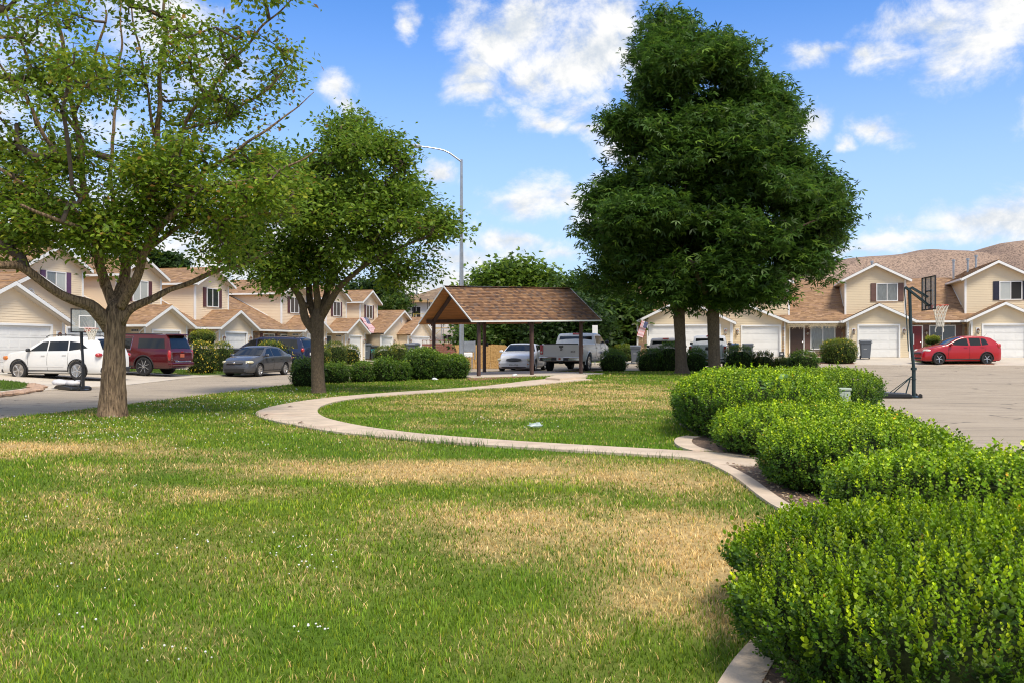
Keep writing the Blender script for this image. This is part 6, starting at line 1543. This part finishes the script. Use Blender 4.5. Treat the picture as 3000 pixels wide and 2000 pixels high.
    if rear: top_patch('rear_window', rear[0], rear[1], .90, 'carglass', fa=rear[2] if len(rear) > 2 else .9)
    # door shut lines and handles
    def seam(X, za, zb2):
        for s in (-1, 1):
            q = MB(); n = 6
            pts = [(X, s*(width(X, za+(zb2-za)*i/n)+.002), za+(zb2-za)*i/n) for i in range(n+1)]; q.tube(pts, .006, 4); q.build('door_gap', 'inside', o)
    def lamp_(nm, X, Y, Z, sx, sy, sz, m, rz=0, both=True):
        for s in ((-1, 1) if both else (1,)):
            q = MB(); q.lathe([(.02,-.5),(.38,-.42),(.5,-.1),(.5,.1),(.38,.42),(.02,.5)], 14)
            Rm = Matrix.Translation((X, s*Y, Z)) @ Matrix.Rotation(s*rz, 4, 'Z') @ Matrix.Diagonal((sx, sy, sz, 1)); q.v = [tuple(Rm @ Vector(v)) for v in q.v]; q.build(nm, m, o, smooth=True)
    def mirror(X, Z, m=None):
        for s in (-1, 1):
            q = MB(); q.lathe([(.05,-.5),(.42,-.4),(.5,0),(.4,.42),(.05,.5)], 12); Rm = Matrix.Translation((X, s*(width(X, Z)+.12), Z+.05)) @ Matrix.Diagonal((.13,.22,.15,1)); q.v = [tuple(Rm @ Vector(v)) for v in q.v]
            q.bar((X, s*(width(X, Z)-.02), Z), (X, s*(width(X, Z)+.1), Z+.02), .04, .03); q.build('mirror', m or paint_m, o, smooth=True)
    def box_(nm, x0, x1, y0, y1, z0, z1, m, bev=.02, parent=None):
        ob = MB().box(x0, x1, y0, y1, z0, z1).build(nm, m, parent or o)
        if bev: k = ob.modifiers.new('bevel', 'BEVEL'); k.width = bev; k.segments = 2
        return ob
    def plate(X, Z, s, txt, m='plate', tm='blk_t', y=0):
        p = box_('number_plate', X-.012, X+.012, y-.155, y+.155, Z-.08, Z+.08, m, .01)
        if txt: text(txt, .12, tm, p, Matrix.Translation((X+s*.014, y, Z)) @ Matrix.Rotation(R(90*s), 4, 'Z') @ Matrix.Rotation(R(90), 4, 'X'), 'lettering', .002)
        return p
    def handle(X, Z, m=None):
        for s in (-1, 1): q = MB(); yy = width(X, Z); q.bar((X-.09, s*(yy+.02), Z), (X+.09, s*(yy+.02), Z), .025, .03); q.build('door_handle', m or paint_m, o)
    o['_'] = 1; del o['_']
    return dict(o=o, width=width, side=side_patch, top=top_patch, seam=seam, lamp=lamp_, mirror=mirror, box=box_, plate=plate, handle=handle, L=L, hw=hw)
NOSE_L = math.atan2(.255, -.967)
M['p_white'] = paint('paint_pearl_white', (.74,.735,.71)); M['p_white2'] = paint('paint_plain_white', (.72,.72,.71)); M['p_mar'] = paint('paint_maroon', (.075,.006,.008), .14); M['p_grey'] = paint('paint_gunmetal', (.060,.062,.068), .2)
M['p_navy'] = paint('paint_navy', (.014,.02,.055), .2); M['p_red'] = paint('paint_red', (.36,.005,.011), .25); M['p_silver'] = paint('paint_silver_white', (.62,.62,.60)); M['p_tan'] = paint('paint_beige', (.42,.39,.35), .3)

# white crossover
v = vehicle('white_car', 'pearl white crossover with roof rails parked nose-in beside the big trunk', 'car', -18.75, 37.95, NOSE_L, 4.85, 1.93,
    [(-2.425,1.0),(-2.36,1.12),(-2.15,1.50),(-1.95,1.63),(-1.3,1.69),(-.3,1.71),(.15,1.67),(.42,1.57),(1.10,1.17),(1.5,1.12),(1.95,1.05),(2.25,.92),(2.39,.74),(2.425,.62)],
    [(-2.425,.98),(-1.6,1.12),(0,1.10),(1.1,1.10),(1.9,1.0),(2.425,.6)], (1.42,-1.37), .37, 'p_white', .26, .24,
    windows=(((.88,1.13),(.06,1.14),(.08,1.51),(.36,1.49)), ((.0,1.14),(-.92,1.15),(-.86,1.52),(.02,1.51)), ((-.98,1.15),(-1.80,1.25),(-1.45,1.46),(-.92,1.52))),
    wind=(1.06,.40), rear=(-2.33,-2.02), group='cars parked in front of the left-hand houses', wheel=('rim',5,.70), scale=1.03)
for X in (.95,.03,-.95): v['seam'](X, .34, 1.08)
v['handle'](.22,.97); v['handle'](-.78,.99); v['mirror'](.86,1.12,'plastic')
v['lamp']('tail_lamp', -2.28, .80, .98, .28, .42, .17, 'redl', R(20)); v['lamp']('head_lamp', 2.16, .78, .86, .44, .20, .17, 'orange', R(-25)); v['box']('bumper_lower', -2.47, -2.2, -.8, .8, .30, .50, 'plastic', .04); v['box']('bumper_lower', 2.2, 2.45, -.75, .75, .26, .42, 'plastic', .05)
for s in (-1, 1): q = MB(); q.tube([(.35,s*.62,1.68),(.2,s*.62,1.75),(-.6,s*.62,1.78),(-1.3,s*.62,1.74),(-1.42,s*.62,1.66)], .018, 6); q.build('roof_rail', 'plastic', v['o'])
v['side']('door_moulding', ((.95,.52),(-.75,.52),(-.75,.57),(.95,.57)), 'p_white', .012); v['plate'](-2.44,.80,-1,'')
# long maroon SUV
v = vehicle('maroon_car', 'long dark maroon SUV seen from behind, large wheels with thin bright spokes', 'car', -18.2, 42.9, NOSE_L+R(2), 5.7, 2.04,
    [(-2.85,1.10),(-2.80,1.18),(-2.62,1.68),(-2.52,1.84),(-1.5,1.90),(.2,1.90),(.6,1.84),(.95,1.62),(1.42,1.26),(2.2,1.18),(2.6,1.10),(2.8,.95),(2.85,.8)],
    [(-2.85,1.08),(0,1.16),(1.4,1.16),(2.85,.8)], (1.78,-1.50), .42, 'p_mar', .33, .20,
    windows=(((1.28,1.22),(.42,1.23),(.46,1.68),(.82,1.66)), ((.34,1.23),(-.78,1.23),(-.78,1.70),(.36,1.69)), ((-1.18,1.25),(-2.55,1.23),(-2.44,1.67),(-1.14,1.70))),
    wind=(1.38,.62), rear=(-2.79,-2.56,.93), group='cars parked in front of the left-hand houses', wheel=('thin',8,.74), nose=.14, tail=.06, scale=1.0)
for X in (1.35,.38,-.82): v['seam'](X, .42, 1.15)
v['handle'](.55,1.03,'chrome'); v['handle'](-.68,1.03,'chrome'); v['mirror'](1.22,1.18)
v['lamp']('tail_lamp', -2.78, .90, .92, .16, .17, .50, 'redl', R(10)); v['box']('lamp_chrome', -2.875, -2.84, .80, .84, .76, 1.08, 'chrome', .005); v['box']('lamp_chrome', -2.875, -2.84, -.84, -.80, .76, 1.08, 'chrome', .005)
v['plate'](-2.87,.90,-1,'', 'plate_o'); v['box']('bumper_strip', -2.93, -2.86, -.62, .62, .60, .66, 'chrome', .01); v['box']('bumper', -2.94, -2.6, -.92, .92, .42, .60, 'p_mar', .06); v['box']('spoiler', -2.78, -2.45, -.72, .72, 1.82, 1.88, 'p_mar', .02)
text('GMC', .11, 'redl', v['o'], Matrix.Translation((-2.875, 0, 1.06)) @ Matrix.Rotation(R(-90), 4, 'Z') @ Matrix.Rotation(R(90), 4, 'X')); text('YUKON XL', .06, 'chrome', v['o'], Matrix.Translation((-2.945, .62, .70)) @ Matrix.Rotation(R(-90), 4, 'Z') @ Matrix.Rotation(R(90), 4, 'X'))
for s in (-1, 1):
    q = MB(); w_ = v['width']; pts = [(.36,s*(w_(.36,1.18)+.01),1.18),(-.82,s*(w_(-.82,1.18)+.01),1.18),(-.84,s*(w_(-.82,1.78)+.01),1.78),(.34,s*(w_(.34,1.78)+.01),1.78)]; q.tube(pts+[pts[0]], .014, 5); q.build('window_trim', 'chrome', v['o'])
    q = MB(); q.bar((1.1,s*1.0,.36),(-.9,s*1.0,.36),.10,.05); q.build('side_step', 'chrome', v['o'])
    q = MB(); q.tube([(.3,s*.72,1.90),(-2.3,s*.72,1.90)], .02, 6); q.build('roof_rail', 'plastic', v['o'])
# grey sedan
v = vehicle('grey_sedan', 'dark grey sedan with silver hubcaps parked at the kerb facing the camera', 'car', -12.95, 46.1, math.atan2(-.976,-.218), 4.57, 1.76,
    [(-2.285,.95),(-2.1,1.05),(-1.75,1.08),(-1.45,1.20),(-1.0,1.40),(-.3,1.465),(.15,1.45),(.45,1.36),(1.15,1.0),(1.7,.90),(2.1,.78),(2.25,.66),(2.285,.5)],
    [(-2.285,.9),(-1,.97),(1,.92),(2.285,.5)], (1.36,-1.27), .315, 'p_grey', .20, .34,
    windows=(((.88,.97),(.02,.98),(.02,1.38),(.38,1.33)), ((-.06,.98),(-.90,1.0),(-.78,1.34),(-.06,1.38)), ((-.95,1.0),(-1.32,1.04),(-1.1,1.24),(-.86,1.31))),
    wind=(1.12,.42), rear=(-1.72,-1.02), group='cars parked in front of the left-hand houses', wheel=('rim',7,.70), scale=1.02, nose=.26)
for X in (1.02,-.02,-1.0): v['seam'](X, .28, .95)
v['handle'](.12,.84); v['handle'](-.82,.86); v['mirror'](.82,.97)
v['lamp']('head_lamp', 1.98, .62, .70, .46, .34, .15, 'headly', R(-32)); v['lamp']('tail_lamp', -2.16, .66, .86, .22, .26, .16, 'redl', R(20)); v['box']('grille', 2.22, 2.30, -.42, .42, .60, .70, 'plastic', .03); v['box']('grille_bar', 2.30, 2.315, -.4, .4, .64, .655, 'chrome', .003)
v['box']('intake', 2.22, 2.31, -.52, .52, .28, .42, 'inside', .03); v['lamp']('badge', 2.31, 0, .675, .02, .13, .09, 'chrome', 0, False)
# navy minivan
v = vehicle('navy_minivan', 'navy blue minivan with red tail lamps half hidden behind flowering hedges', 'car', -15.1, 57.0, NOSE_L, 5.08, 1.97,
    [(-2.54,1.0),(-2.48,1.15),(-2.25,1.62),(-2.1,1.72),(-1,1.78),(.4,1.77),(.9,1.64),(1.7,1.15),(2.2,1.0),(2.5,.8),(2.54,.6)], [(-2.54,.98),(0,1.05),(1.6,1.05),(2.54,.6)], (1.55,-1.45), .35, 'p_navy', .22, .22,
    windows=(((1.45,1.1),(.6,1.1),(.62,1.64),(.95,1.6)), ((.52,1.1),(-.7,1.1),(-.7,1.66),(.54,1.66)), ((-.8,1.1),(-2.15,1.12),(-2.0,1.62),(-.8,1.66))), wind=(1.62,.98), rear=(-2.46,-2.16,.92), group='cars parked in front of the left-hand houses', scale=1.05)
v['lamp']('tail_lamp', -2.44, .82, 1.02, .2, .30, .24, 'redl', R(15)); v['plate'](-2.56,.80,-1,''); v['mirror'](1.4,1.1)
for s in (-1, 1): MB().tube([(.3,s*.66,1.78),(0,s*.66,1.83),(-1.7,s*.66,1.81),(-1.9,s*.66,1.73)], .02, 6).build('roof_rail', 'plastic', v['o'])
# white sedan
v = vehicle('white_sedan', 'older white sedan facing the camera with an oval dark grille, under the shelter roofline', 'car', .62, 48.9, math.atan2(-.98,-.20), 5.25, 1.90,
    [(-2.62,.95),(-2.4,1.04),(-1.8,1.06),(-1.1,1.34),(-.6,1.42),(.1,1.43),(.4,1.36),(1.0,1.02),(1.8,.93),(2.35,.82),(2.55,.70),(2.62,.5)],
    [(-2.62,.9),(0,.96),(1.0,.94),(2.62,.5)], (1.5,-1.4), .33, 'p_white2', .20, .34, windows=(((.85,.98),(0,.98),(0,1.36),(.32,1.32)), ((-.08,.98),(-1.2,1.0),(-.9,1.34),(-.08,1.36))), wind=(.98,.36), rear=(-1.7,-1.0), sillm='p_white2', scale=1.02, nose=.2)
v['lamp']('head_lamp', 2.40, .66, .62, .34, .46, .17, 'headly', R(-18)); v['lamp']('fog_lamp', 2.56, .60, .40, .1, .34, .06, 'orange', R(-10)); v['mirror'](.85,.98)
q = MB(); q.lathe([(.02,-.5),(.45,-.4),(.5,0),(.45,.4),(.02,.5)], 20); Rm = Matrix.Translation((2.60,0,.62)) @ Matrix.Rotation(R(90), 4, 'Y') @ Matrix.Diagonal((.19,.80,.10,1)); q.v = [tuple(Rm @ Vector(p)) for p in q.v]; gr = q.build('grille', 'plastic', v['o'], smooth=True)
for k in range(21): yy = -.36+k*.036; MB().box(2.648, 2.656, yy-.004, yy+.004, .55, .69).build('slat', 'galv', gr)
v['plate'](2.66,.36,1,'F95 4TU'); v['box']('bumper_slot', 2.58,2.635,-.62,.62,.24,.28,'inside',.01)
# red hatchback
v = vehicle('red_hatchback', 'red hatchback with silver star-shaped wheel spokes parked at the far kerb', 'car', 26.0, 53.0, R(180), 4.29, 1.70,
    [(-2.145,.92),(-2.08,1.04),(-1.85,1.26),(-1.6,1.43),(-1.2,1.51),(-.6,1.535),(-.1,1.49),(.3,1.36),(.88,1.06),(1.3,.98),(1.7,.88),(2.0,.75),(2.11,.62),(2.145,.48)],
    [(-2.145,.95),(-1,.99),(1,.95),(2.145,.5)], (1.30,-1.30), .315, 'p_red', .19, .30,
    windows=(((.78,1.05),(-.30,1.02),(-.27,1.41),(.14,1.36)), ((-.40,1.02),(-.98,1.03),(-.98,1.42),(-.37,1.42)), ((-1.03,1.03),(-1.40,1.07),(-1.28,1.37),(-1.03,1.41))), wind=(.86,.0), rear=(-2.02,-1.62), wheel=('star',5,.66), scale=1.06)
for X in (.80,-.35,-1.2): v['seam'](X, .26, .98)
v['handle'](-.15,.92); v['handle'](-1.05,.94); v['mirror'](.66,1.02); v['lamp']('head_lamp', 1.86, .60, .74, .46, .20, .17, 'headl', R(-28)); v['lamp']('tail_lamp', -2.0, .70, 1.0, .26, .18, .30, 'redl', R(15)); v['box']('grille', 2.08, 2.16, -.35, .35, .56, .66, 'plastic', .02); v['box']('intake', 2.08, 2.15, -.5, .5, .28, .40, 'inside', .02)
MB().tube([(-1.45,.2,1.50),(-1.62,.2,1.66)], .006, 5).build('aerial', 'plastic', v['o'])

def pickup(label, x, y, heading, L, Wd, H, paint_m, cab, bedz, wheels, R_, name, group=None, scale=1.0, zb=.4, four=True, tail_h=(.75,1.2), bumper='chrome', tw=.16, zoff=0):
    c0, c1 = cab            # back of the cab, foot of the windscreen
    top = [(-L/2, bedz-.01),(-L/2+.03,bedz),(c0-.04, bedz),(c0, bedz+.02),(c0+.10, H-.10),(c0+.22, H-.01),(c0+.8,H+.01),(c1-.75,H-.02),(c1-.55,H-.12),(c1,bedz+.06),(c1+.3,bedz),(L/2-.25,bedz-.08),(L/2-.06,bedz-.25),(L/2,bedz-.4)]
    belt = [(-L/2,bedz-.05),(c1,bedz-.02),(L/2,bedz-.45)]
    wn = [((c1-.12,bedz+.05),(c1-1.0,bedz+.03),(c1-.98,H-.12),(c1-.62,H-.13))]
    if four: wn.append(((c1-1.08,bedz+.03),(c0+.22,bedz+.05),(c0+.30,H-.13),(c1-1.06,H-.12)))
    v = vehicle(name, label, 'pickup truck', x, y, heading, L, Wd, top, belt, wheels, R_, paint_m, zb, .15, windows=wn, wind=(c1-.03,c1-.58), group=group, scale=scale, bed=(-L/2+.08, c0-.05, zb+.42), nose=.12, tail=.015, sillm=paint_m, zoff=zoff)
    o = v['o']; hw = v['hw']
    # rear cab window
    q = MB(); y0 = v['width'](c0+.08, bedz+.1)-.12; y1 = v['width'](c0+.08, H-.12)-.10
    q.add([(c0+.035,-y0,bedz+.07),(c0+.035,y0,bedz+.07),(c0+.085,y1,H-.14),(c0+.085,-y1,H-.14)], [(0,1,2,3)]); q.v = [(a-.012,b_,c_) for a,b_,c_ in q.v]; q.build('rear_window', 'carglass', o)
    v['box']('high_brake_lamp', c0+.10, c0+.20, -.16, .16, H-.06, H+.015, 'redl', .02)
    tg = MB().box(-L/2-.025, -L/2+.01, -hw+tw+.05, hw-tw-.05, zb+.22, bedz-.015).build('tailgate', paint_m, o); k = tg.modifiers.new('bevel', 'BEVEL'); k.width = .015; k.segments = 2
    MB().box(-L/2-.035, -L/2-.02, -.10, .10, bedz-.16, bedz-.09).build('handle', 'plastic', tg)
    MB().box(-L/2-.045, -L/2-.02, -hw+tw+.05, hw-tw-.05, bedz-.03, bedz+.01).build('tailgate_cap', 'plastic' if bumper == 'chrome' else paint_m, tg)
    for s in (-1, 1):
        ob = MB().box(-L/2-.03, -L/2+.10, min(s*(hw-tw), s*(hw-.01)), max(s*(hw-tw), s*(hw-.01)), tail_h[0], tail_h[1]).build('tail_lamp', 'redl', o); k = ob.modifiers.new('bevel', 'BEVEL'); k.width = .03; k.segments = 2
        MB().box(-L/2-.038, -L/2-.028, min(s*(hw-tw+.04), s*(hw-.05)), max(s*(hw-tw+.04), s*(hw-.05)), tail_h[0]+.06, tail_h[0]+.14).build('reverse_lens', 'headl', ob)
    ob = MB().box(-L/2-.20, -L/2-.02, -hw+.02, hw-.02, zb+.02, zb+.20).build('bumper', bumper, o); k = ob.modifiers.new('bevel', 'BEVEL'); k.width = .04; k.segments = 3
    MB().box(-L/2-.215, -L/2-.18, -.40, .40, zb+.05, zb+.17).build('bumper_pad', 'plastic', ob)
    v['plate'](-L/2-.225, zb+.12, -1, '', 'plate')
    MB().box(-L/2-.24, -L/2-.238, -.04, .06, zb+.07, zb+.17).build('plate_picture', 'plate_o', o)
    ax = MB(); T = Matrix.Translation((wheels[1], 0, R_)) @ Matrix.Rotation(R(90), 4, 'X'); ax.lathe([(.05,-hw+.2),(.05,-.2),(.17,-.1),(.17,.1),(.05,.2),(.05,hw-.2)], 12, T); ax.bar((-L/2+.2,-.55,zb+.05),(-L/2+1.4,-.5,zb+.02),.09,.09); ax.box(-L/2-.1,-L/2+.1,-.07,.07,zb-.1,zb); ax.build('rear_axle', 'inside', o)
    return v
v = pickup('silver-white four-door pickup with 4x4 lettering on its tailgate, facing away', 3.60, 49.1, math.atan2(.944,.33), 5.9, 2.03, 1.76, 'p_silver', (-.55,1.55), 1.27, (1.85,-1.75), .42, 'silver_pickup', scale=1.13, zb=.48, tail_h=(.80,1.22), tw=.17)
for X in (1.4,.45,-.5): v['seam'](X, .6, 1.32)
v['handle'](.62,1.10,'plastic'); v['handle'](-.38,1.10,'plastic'); v['mirror'](1.40,1.33,'plastic')
o = v['o']; text('4X4', .13, 'blk_t', o, Matrix.Translation((-2.985,-.55,.92)) @ Matrix.Rotation(R(-90), 4, 'Z') @ Matrix.Rotation(R(90), 4, 'X'))
q = MB(); q.tube([(-2.985, .055*math.cos(a), 1.03+.05*math.sin(a)) for a in np.linspace(.6, 5.9, 14)], .012, 5); q.bar((-2.985,-.03,1.06),(-2.985,.03,1.01),.02,.02); q.build('badge', 'blk_t', o)
for i, s_ in enumerate(('AVISTA','LLC')): text(s_, .17, 'purple', o, Matrix.Translation((.40+.9*i, -1.045, .86)) @ Matrix.Rotation(R(90), 4, 'X'))
v = pickup('beige pickup with a long rear window, partly behind two bushes in the shared drive', 8.55, 50.3, math.atan2(.967,.2), 5.3, 1.80, 1.62, 'p_tan', (-.25,1.35), 1.10, (1.65,-1.5), .36, 'beige_pickup', 'pickups in the shared drive', 1.05, .38, False, (.70,1.02), 'p_tan', .13)
v['mirror'](1.25,1.14,'plastic')
v = pickup('white pickup with a ribbed bed edge and oval badge, behind the right-hand tree trunk', 10.95, 50.1, math.atan2(.967,.255), 4.9, 1.80, 1.70, 'p_white2', (-.15,1.25), 1.22, (1.5,-1.4), .36, 'white_pickup', 'pickups in the shared drive', 1.08, .40, False, (.86,1.16), 'p_white2', .14)
v['mirror'](1.15,1.26,'plastic'); v['lamp']('badge', -2.50, 0, 1.02, .02, .24, .10, 'plastic', 0, False)
for k in range(11): v['box']('bed_rib', -2.47, -2.40, -.72+k*.14, -.64+k*.14, 1.215, 1.26, 'trim', .01)
v['box']('bumper_pad', -2.70, -2.64, -.8, .8, .52, .57, 'plastic', .01)

# ---------------------------------------------------------------- wheelie bins
def wheelie(label, x, y, rz, body='bin', lid=None, scale=1.0, text_=None, group='wheelie bins by the houses'):
    z = g(x, y)+.06; o = thing('wheelie_bin', label, 'bin', (x, y, z), rz, group); o.scale = (scale,)*3
    b = MB(); a, c, h = .24, .31, 1.0
    b.add([(-a,-a,.06),(a,-a,.06),(a,a,.06),(-a,a,.06),(-c,-c-.02,h),(c,-c-.02,h),(c,c+.04,h),(-c,c+.04,h)], [(0,3,2,1),(4,5,6,7),(0,1,5,4),(1,2,6,5),(2,3,7,6),(3,0,4,7)]); ob = b.build('body', body, o); k = ob.modifiers.new('bevel', 'BEVEL'); k.width = .04; k.segments = 3
    MB().box(-c-.03,c+.03,-c-.05,c+.05,h-.07,h-.02).build('rim', body, o)
    b = MB(); b.prism([(-c-.03,-c-.06,h),(-c-.03,-c-.03,h+.06),(-c-.03,.1,h+.11),(-c-.03,c+.06,h+.05),(-c-.03,c+.06,h)], (2*c+.06,0,0)); ob = b.build('lid', lid or body, o); k = ob.modifiers.new('bevel', 'BEVEL'); k.width = .02; k.segments = 2
    for s in (-1, 1): MB().lathe([(.06,-.03),(.11,-.03),(.11,.03),(.06,.03)], 16, Matrix.Translation((s*.25,.27,.11)) @ Matrix.Rotation(R(90), 4, 'Y')).build('wheel', 'blk', o)
    MB().tube([(-.28,c+.1,h-.06),(.28,c+.1,h-.06)], .018, 8).build('handle', body, o)
    MB().box(-.13,.03,-c+.02,-c+.05,.62,.70).build('slot', 'inside', o)
    MB().box(-.13,.05,-c+.01,-c+.045,.585,.60).build('slot_lip', 'trim', o)
    if text_: text(text_, .34, 'cyan_t', o, Matrix.Translation((0,-c-.0,.66)) @ Matrix.Rotation(R(97), 4, 'X'))
    return o
wheelie('grey wheelie bin at the corner of the wide white garage door, beside the glossy bush', 22.5, 57.6, R(-14), scale=1.08)
wheelie('pale grey wheelie bin by the stone pillar near the small drooping flag', P(1862,0,56.5).x, 56.5, R(-10))
wheelie('blue-lidded bin between the two garages behind the white pickup', P(2148,0,57.6).x, 57.6, R(-12), 'bin_d', 'bin_b')
wheelie('low grey bin next to the blue-lidded one', P(2163,0,57.2).x+.6, 57.2, R(-20), 'bin', 'bin')
wheelie('grey wheelie bin standing on the verge beside a bin with painted cyan letters', P(1068,0,81).x, 81, R(40), scale=1.35, group='wheelie bins across the street')
wheelie('dark wheelie bin with cyan numbers painted on its side', P(1094,0,81.5).x, 81.5, R(20), 'bin_d', text_='92P', scale=1.2, group='wheelie bins across the street')
wheelie('grey wheelie bin in front of the double garage of the flagged house', P(1200,0,78).x, 78, R(20), scale=1.2, group='wheelie bins across the street')
wheelie('grey wheelie bin close to the right edge of the flagged house garage', P(1214,0,78.6).x, 78.6, R(30), scale=1.2, group='wheelie bins across the street')
wheelie('black wheelie bin showing behind the grey sedan', P(690,0,54).x, 54, R(60), 'bin_d', group='wheelie bins across the street')
b = MB(); 
o = MB().box(-.16,.16,-.12,.12,0,.32).build('recycling_box', 'bin_d', None, loc=(*Rp(-6.15, .35), .84), rotz=math.atan2(RV[1], RV[0])); k = o.modifiers.new('bevel', 'BEVEL'); k.width = .02
tag(o, 'small black box at the foot of the stone pillar by the brown door', 'box'); MB().box(-.08,.08,-.128,-.12,.16,.22).build('sticker', 'white_t', o)

# ---------------------------------------------------------------- flags
def flag(name, label, W_, H_, mtx, wave=.03, vertical=False):
    """W_ along the stripes, H_ across them"""
    o = bpy.data.objects.new(name, None); C.objects.link(o); o.matrix_world = mtx; tag(o, label, 'flag'); nx = 16
    def strip(y0, y1, x0, x1, m, nm, lift=0):
        b = MB(); n = max(2, int(nx*(x1-x0)/W_))
        for i in range(n+1):
            X = x0+(x1-x0)*i/n; zz = wave*math.sin(X*7)+.4*wave*math.sin(X*17+1)+lift; b.v += [(X, y0, zz), (X, y1, zz)]
        for i in range(n): b.f.append((2*i, 2*i+2, 2*i+3, 2*i+1)); b.c.append(None)
        b.build(nm, m, o)
    for k in range(13):
        y1 = -H_*k/13; y0 = -H_*(k+1)/13; strip(y0, y1, W_*.4 if k < 7 else 0, W_, 'red_t' if k % 2 == 0 else 'white_t', 'stripe')
    strip(-H_*7/13, 0, 0, W_*.4, 'blue_t', 'canton')
    b = MB(); 
    for r_ in range(9):
        for c_ in range(6 if r_ % 2 == 0 else 5):
            X = W_*.4*(.5+c_+(.5 if r_ % 2 else 0))/6.0; Y = -H_*7/13*(r_+.75)/9.5; s_ = H_*.017; b.add([(X+s_*math.sin(2*math.pi*j/5)*(1), Y+s_*math.cos(2*math.pi*j/5), wave*math.sin(X*7)+.4*wave*math.sin(X*17+1)+.006) for j in range(5)], [(0,1,2,3,4)])
    b.build('stars', 'white_t', o, kind='stuff'); return o
hb = LH[5]; Mh = Matrix.Translation(hb.location) @ Matrix.Rotation(hb.rotation_euler.z, 4, 'Z')
# hung by its long side from the upper window: stripes run down, canton at the top right
flag('hanging_flag', 'large stars and stripes flag hung vertically below the upper window of the last left house', 1.75, 1.55, Mh @ Matrix.Translation((-.55, 1.68, 3.78)) @ Matrix(((0,1,0,0),(-.62,0,-.785,0),(-.785,0,.62,0),(0,0,0,1))), .03)
y = 56.7; x = P(1893,0,y).x
flag('house_flag', 'small stars and stripes flag drooping from a short pole on the stone pillar', 1.0, .42, Matrix.Translation((x+.12, y, P(0,945,y).z)) @ Matrix.Rotation(R(90), 4, 'X') @ Matrix.Rotation(R(-108), 4, 'Z'), .04)
fp = MB().tube([(x+.16, y+.02, P(0,942,y).z-.9),(x+.1, y, P(0,935,y).z)], .015, 6).build('flag_pole', 'darkm'); tag(fp, 'short dark pole carrying the small drooping flag', 'flag pole')

# ---------------------------------------------------------------- bicycle lying by the window
def bicycle():
    x, y = Rp(-4.35, .15); o = thing('bicycle', 'small white and black bicycle lying on the grass under the picture window', 'bicycle', (x, y, g(x, y)+.14), R(-10)); o.rotation_euler = (R(62), 0, R(-20))
    for wx in (-.42, .42):
        q = MB(); q.tube([(wx+.24*math.cos(a), 0, .24+.24*math.sin(a)) for a in np.linspace(0, 2*math.pi, 21)], .02, 6); w_ = q.build('wheel', 'blk', o)
        q = MB()
        for k in range(8): a = k*math.pi/4; q.bar((wx,0,.24),(wx+.22*math.cos(a),0,.24+.22*math.sin(a)),.004,.004)
        q.build('spokes', 'rim', w_, kind='stuff')
    q = MB()
    for a, c in (((-.42,.24),(-.1,.27)),((-.1,.27),(-.18,.62)),((-.18,.6),(.28,.64)),((-.1,.27),(.30,.58)),((-.42,.24),(-.17,.55)),((.26,.72),(.42,.24))): q.tube([(a[0],0,a[1]),(c[0],0,c[1])], .02, 6)
    q.build('frame', 'trim', o); q = MB(); q.tube([(.27,-.24,.80),(.26,0,.74),(.27,.24,.80)], .015, 6); q.build('handlebar', 'darkm', o); q = MB(); q.box(-.30,-.08,-.05,.05,.66,.70); q.build('saddle', 'blk', o)
bicycle()
# ---------------------------------------------------------------- litter
def crumple(name, label, x, y, s, m, seed):
    b = MB(); r_ = np.random.default_rng(seed); b.lathe([(.1,0),(.7,.05),(1,.35),(.7,.7),(.15,.8)], 14)
    b.v = [(v[0]*s*(1+.6*mnoise.noise(Vector(v)*2.2+Vector((seed,0,0)))), v[1]*s*.7*(1+.6*mnoise.noise(Vector(v)*2.5+Vector((0,seed,0)))), v[2]*s*.6*(1+.8*mnoise.noise(Vector(v)*3))) for v in b.v]
    tag(b.build(name, m, loc=(x, y, g(x, y)+.08), rotz=seed), label, 'litter')
p = at(1570,1263); crumple('plastic_bottle', 'crumpled clear plastic bottle lying in the lawn inside the path bend', *p, .13, 'plas', 3)
p = at(1274,1118); crumple('litter_scrap', 'pale scrap of litter on the grass below the big dark bushes', *p, .15, 'litter', 5)
p = at(1508,1106); crumple('litter_scrap', 'white scrap of litter on the grass in front of the shelter pad', *p, .17, 'litter', 8)
for i, (px, py, lb) in enumerate(((850,1202,'curled brown leaf lying on the widest part of the path'),(780,1229,'dark leaf scrap on the outer rim of the path bend'),(882,1252,'brown leaf scrap on the lower edge of the path bend'))):
    x, y = at(px, py); s_ = .055; ob = MB().add([(-s_,-s_*.5,.0),(s_,-s_*.6,.02),(s_*1.2,s_*.4,.0),(0,s_*.8,.03),(-s_,s_*.4,.01)], [(0,1,2,3,4)], (.16,.09,.05)).build('fallen_leaf', 'leafg', loc=(x, y, g(x, y)+.09)); tag(ob, lb, 'leaf')
print('OBJECTS', len(bpy.data.objects), 'TRIS', sum(int(sum(p.loop_total-2 for p in m.polygons)) if len(m.polygons) < 20000 else len(m.polygons)*(len(m.polygons[0].vertices)-2) for m in bpy.data.meshes if m.users))
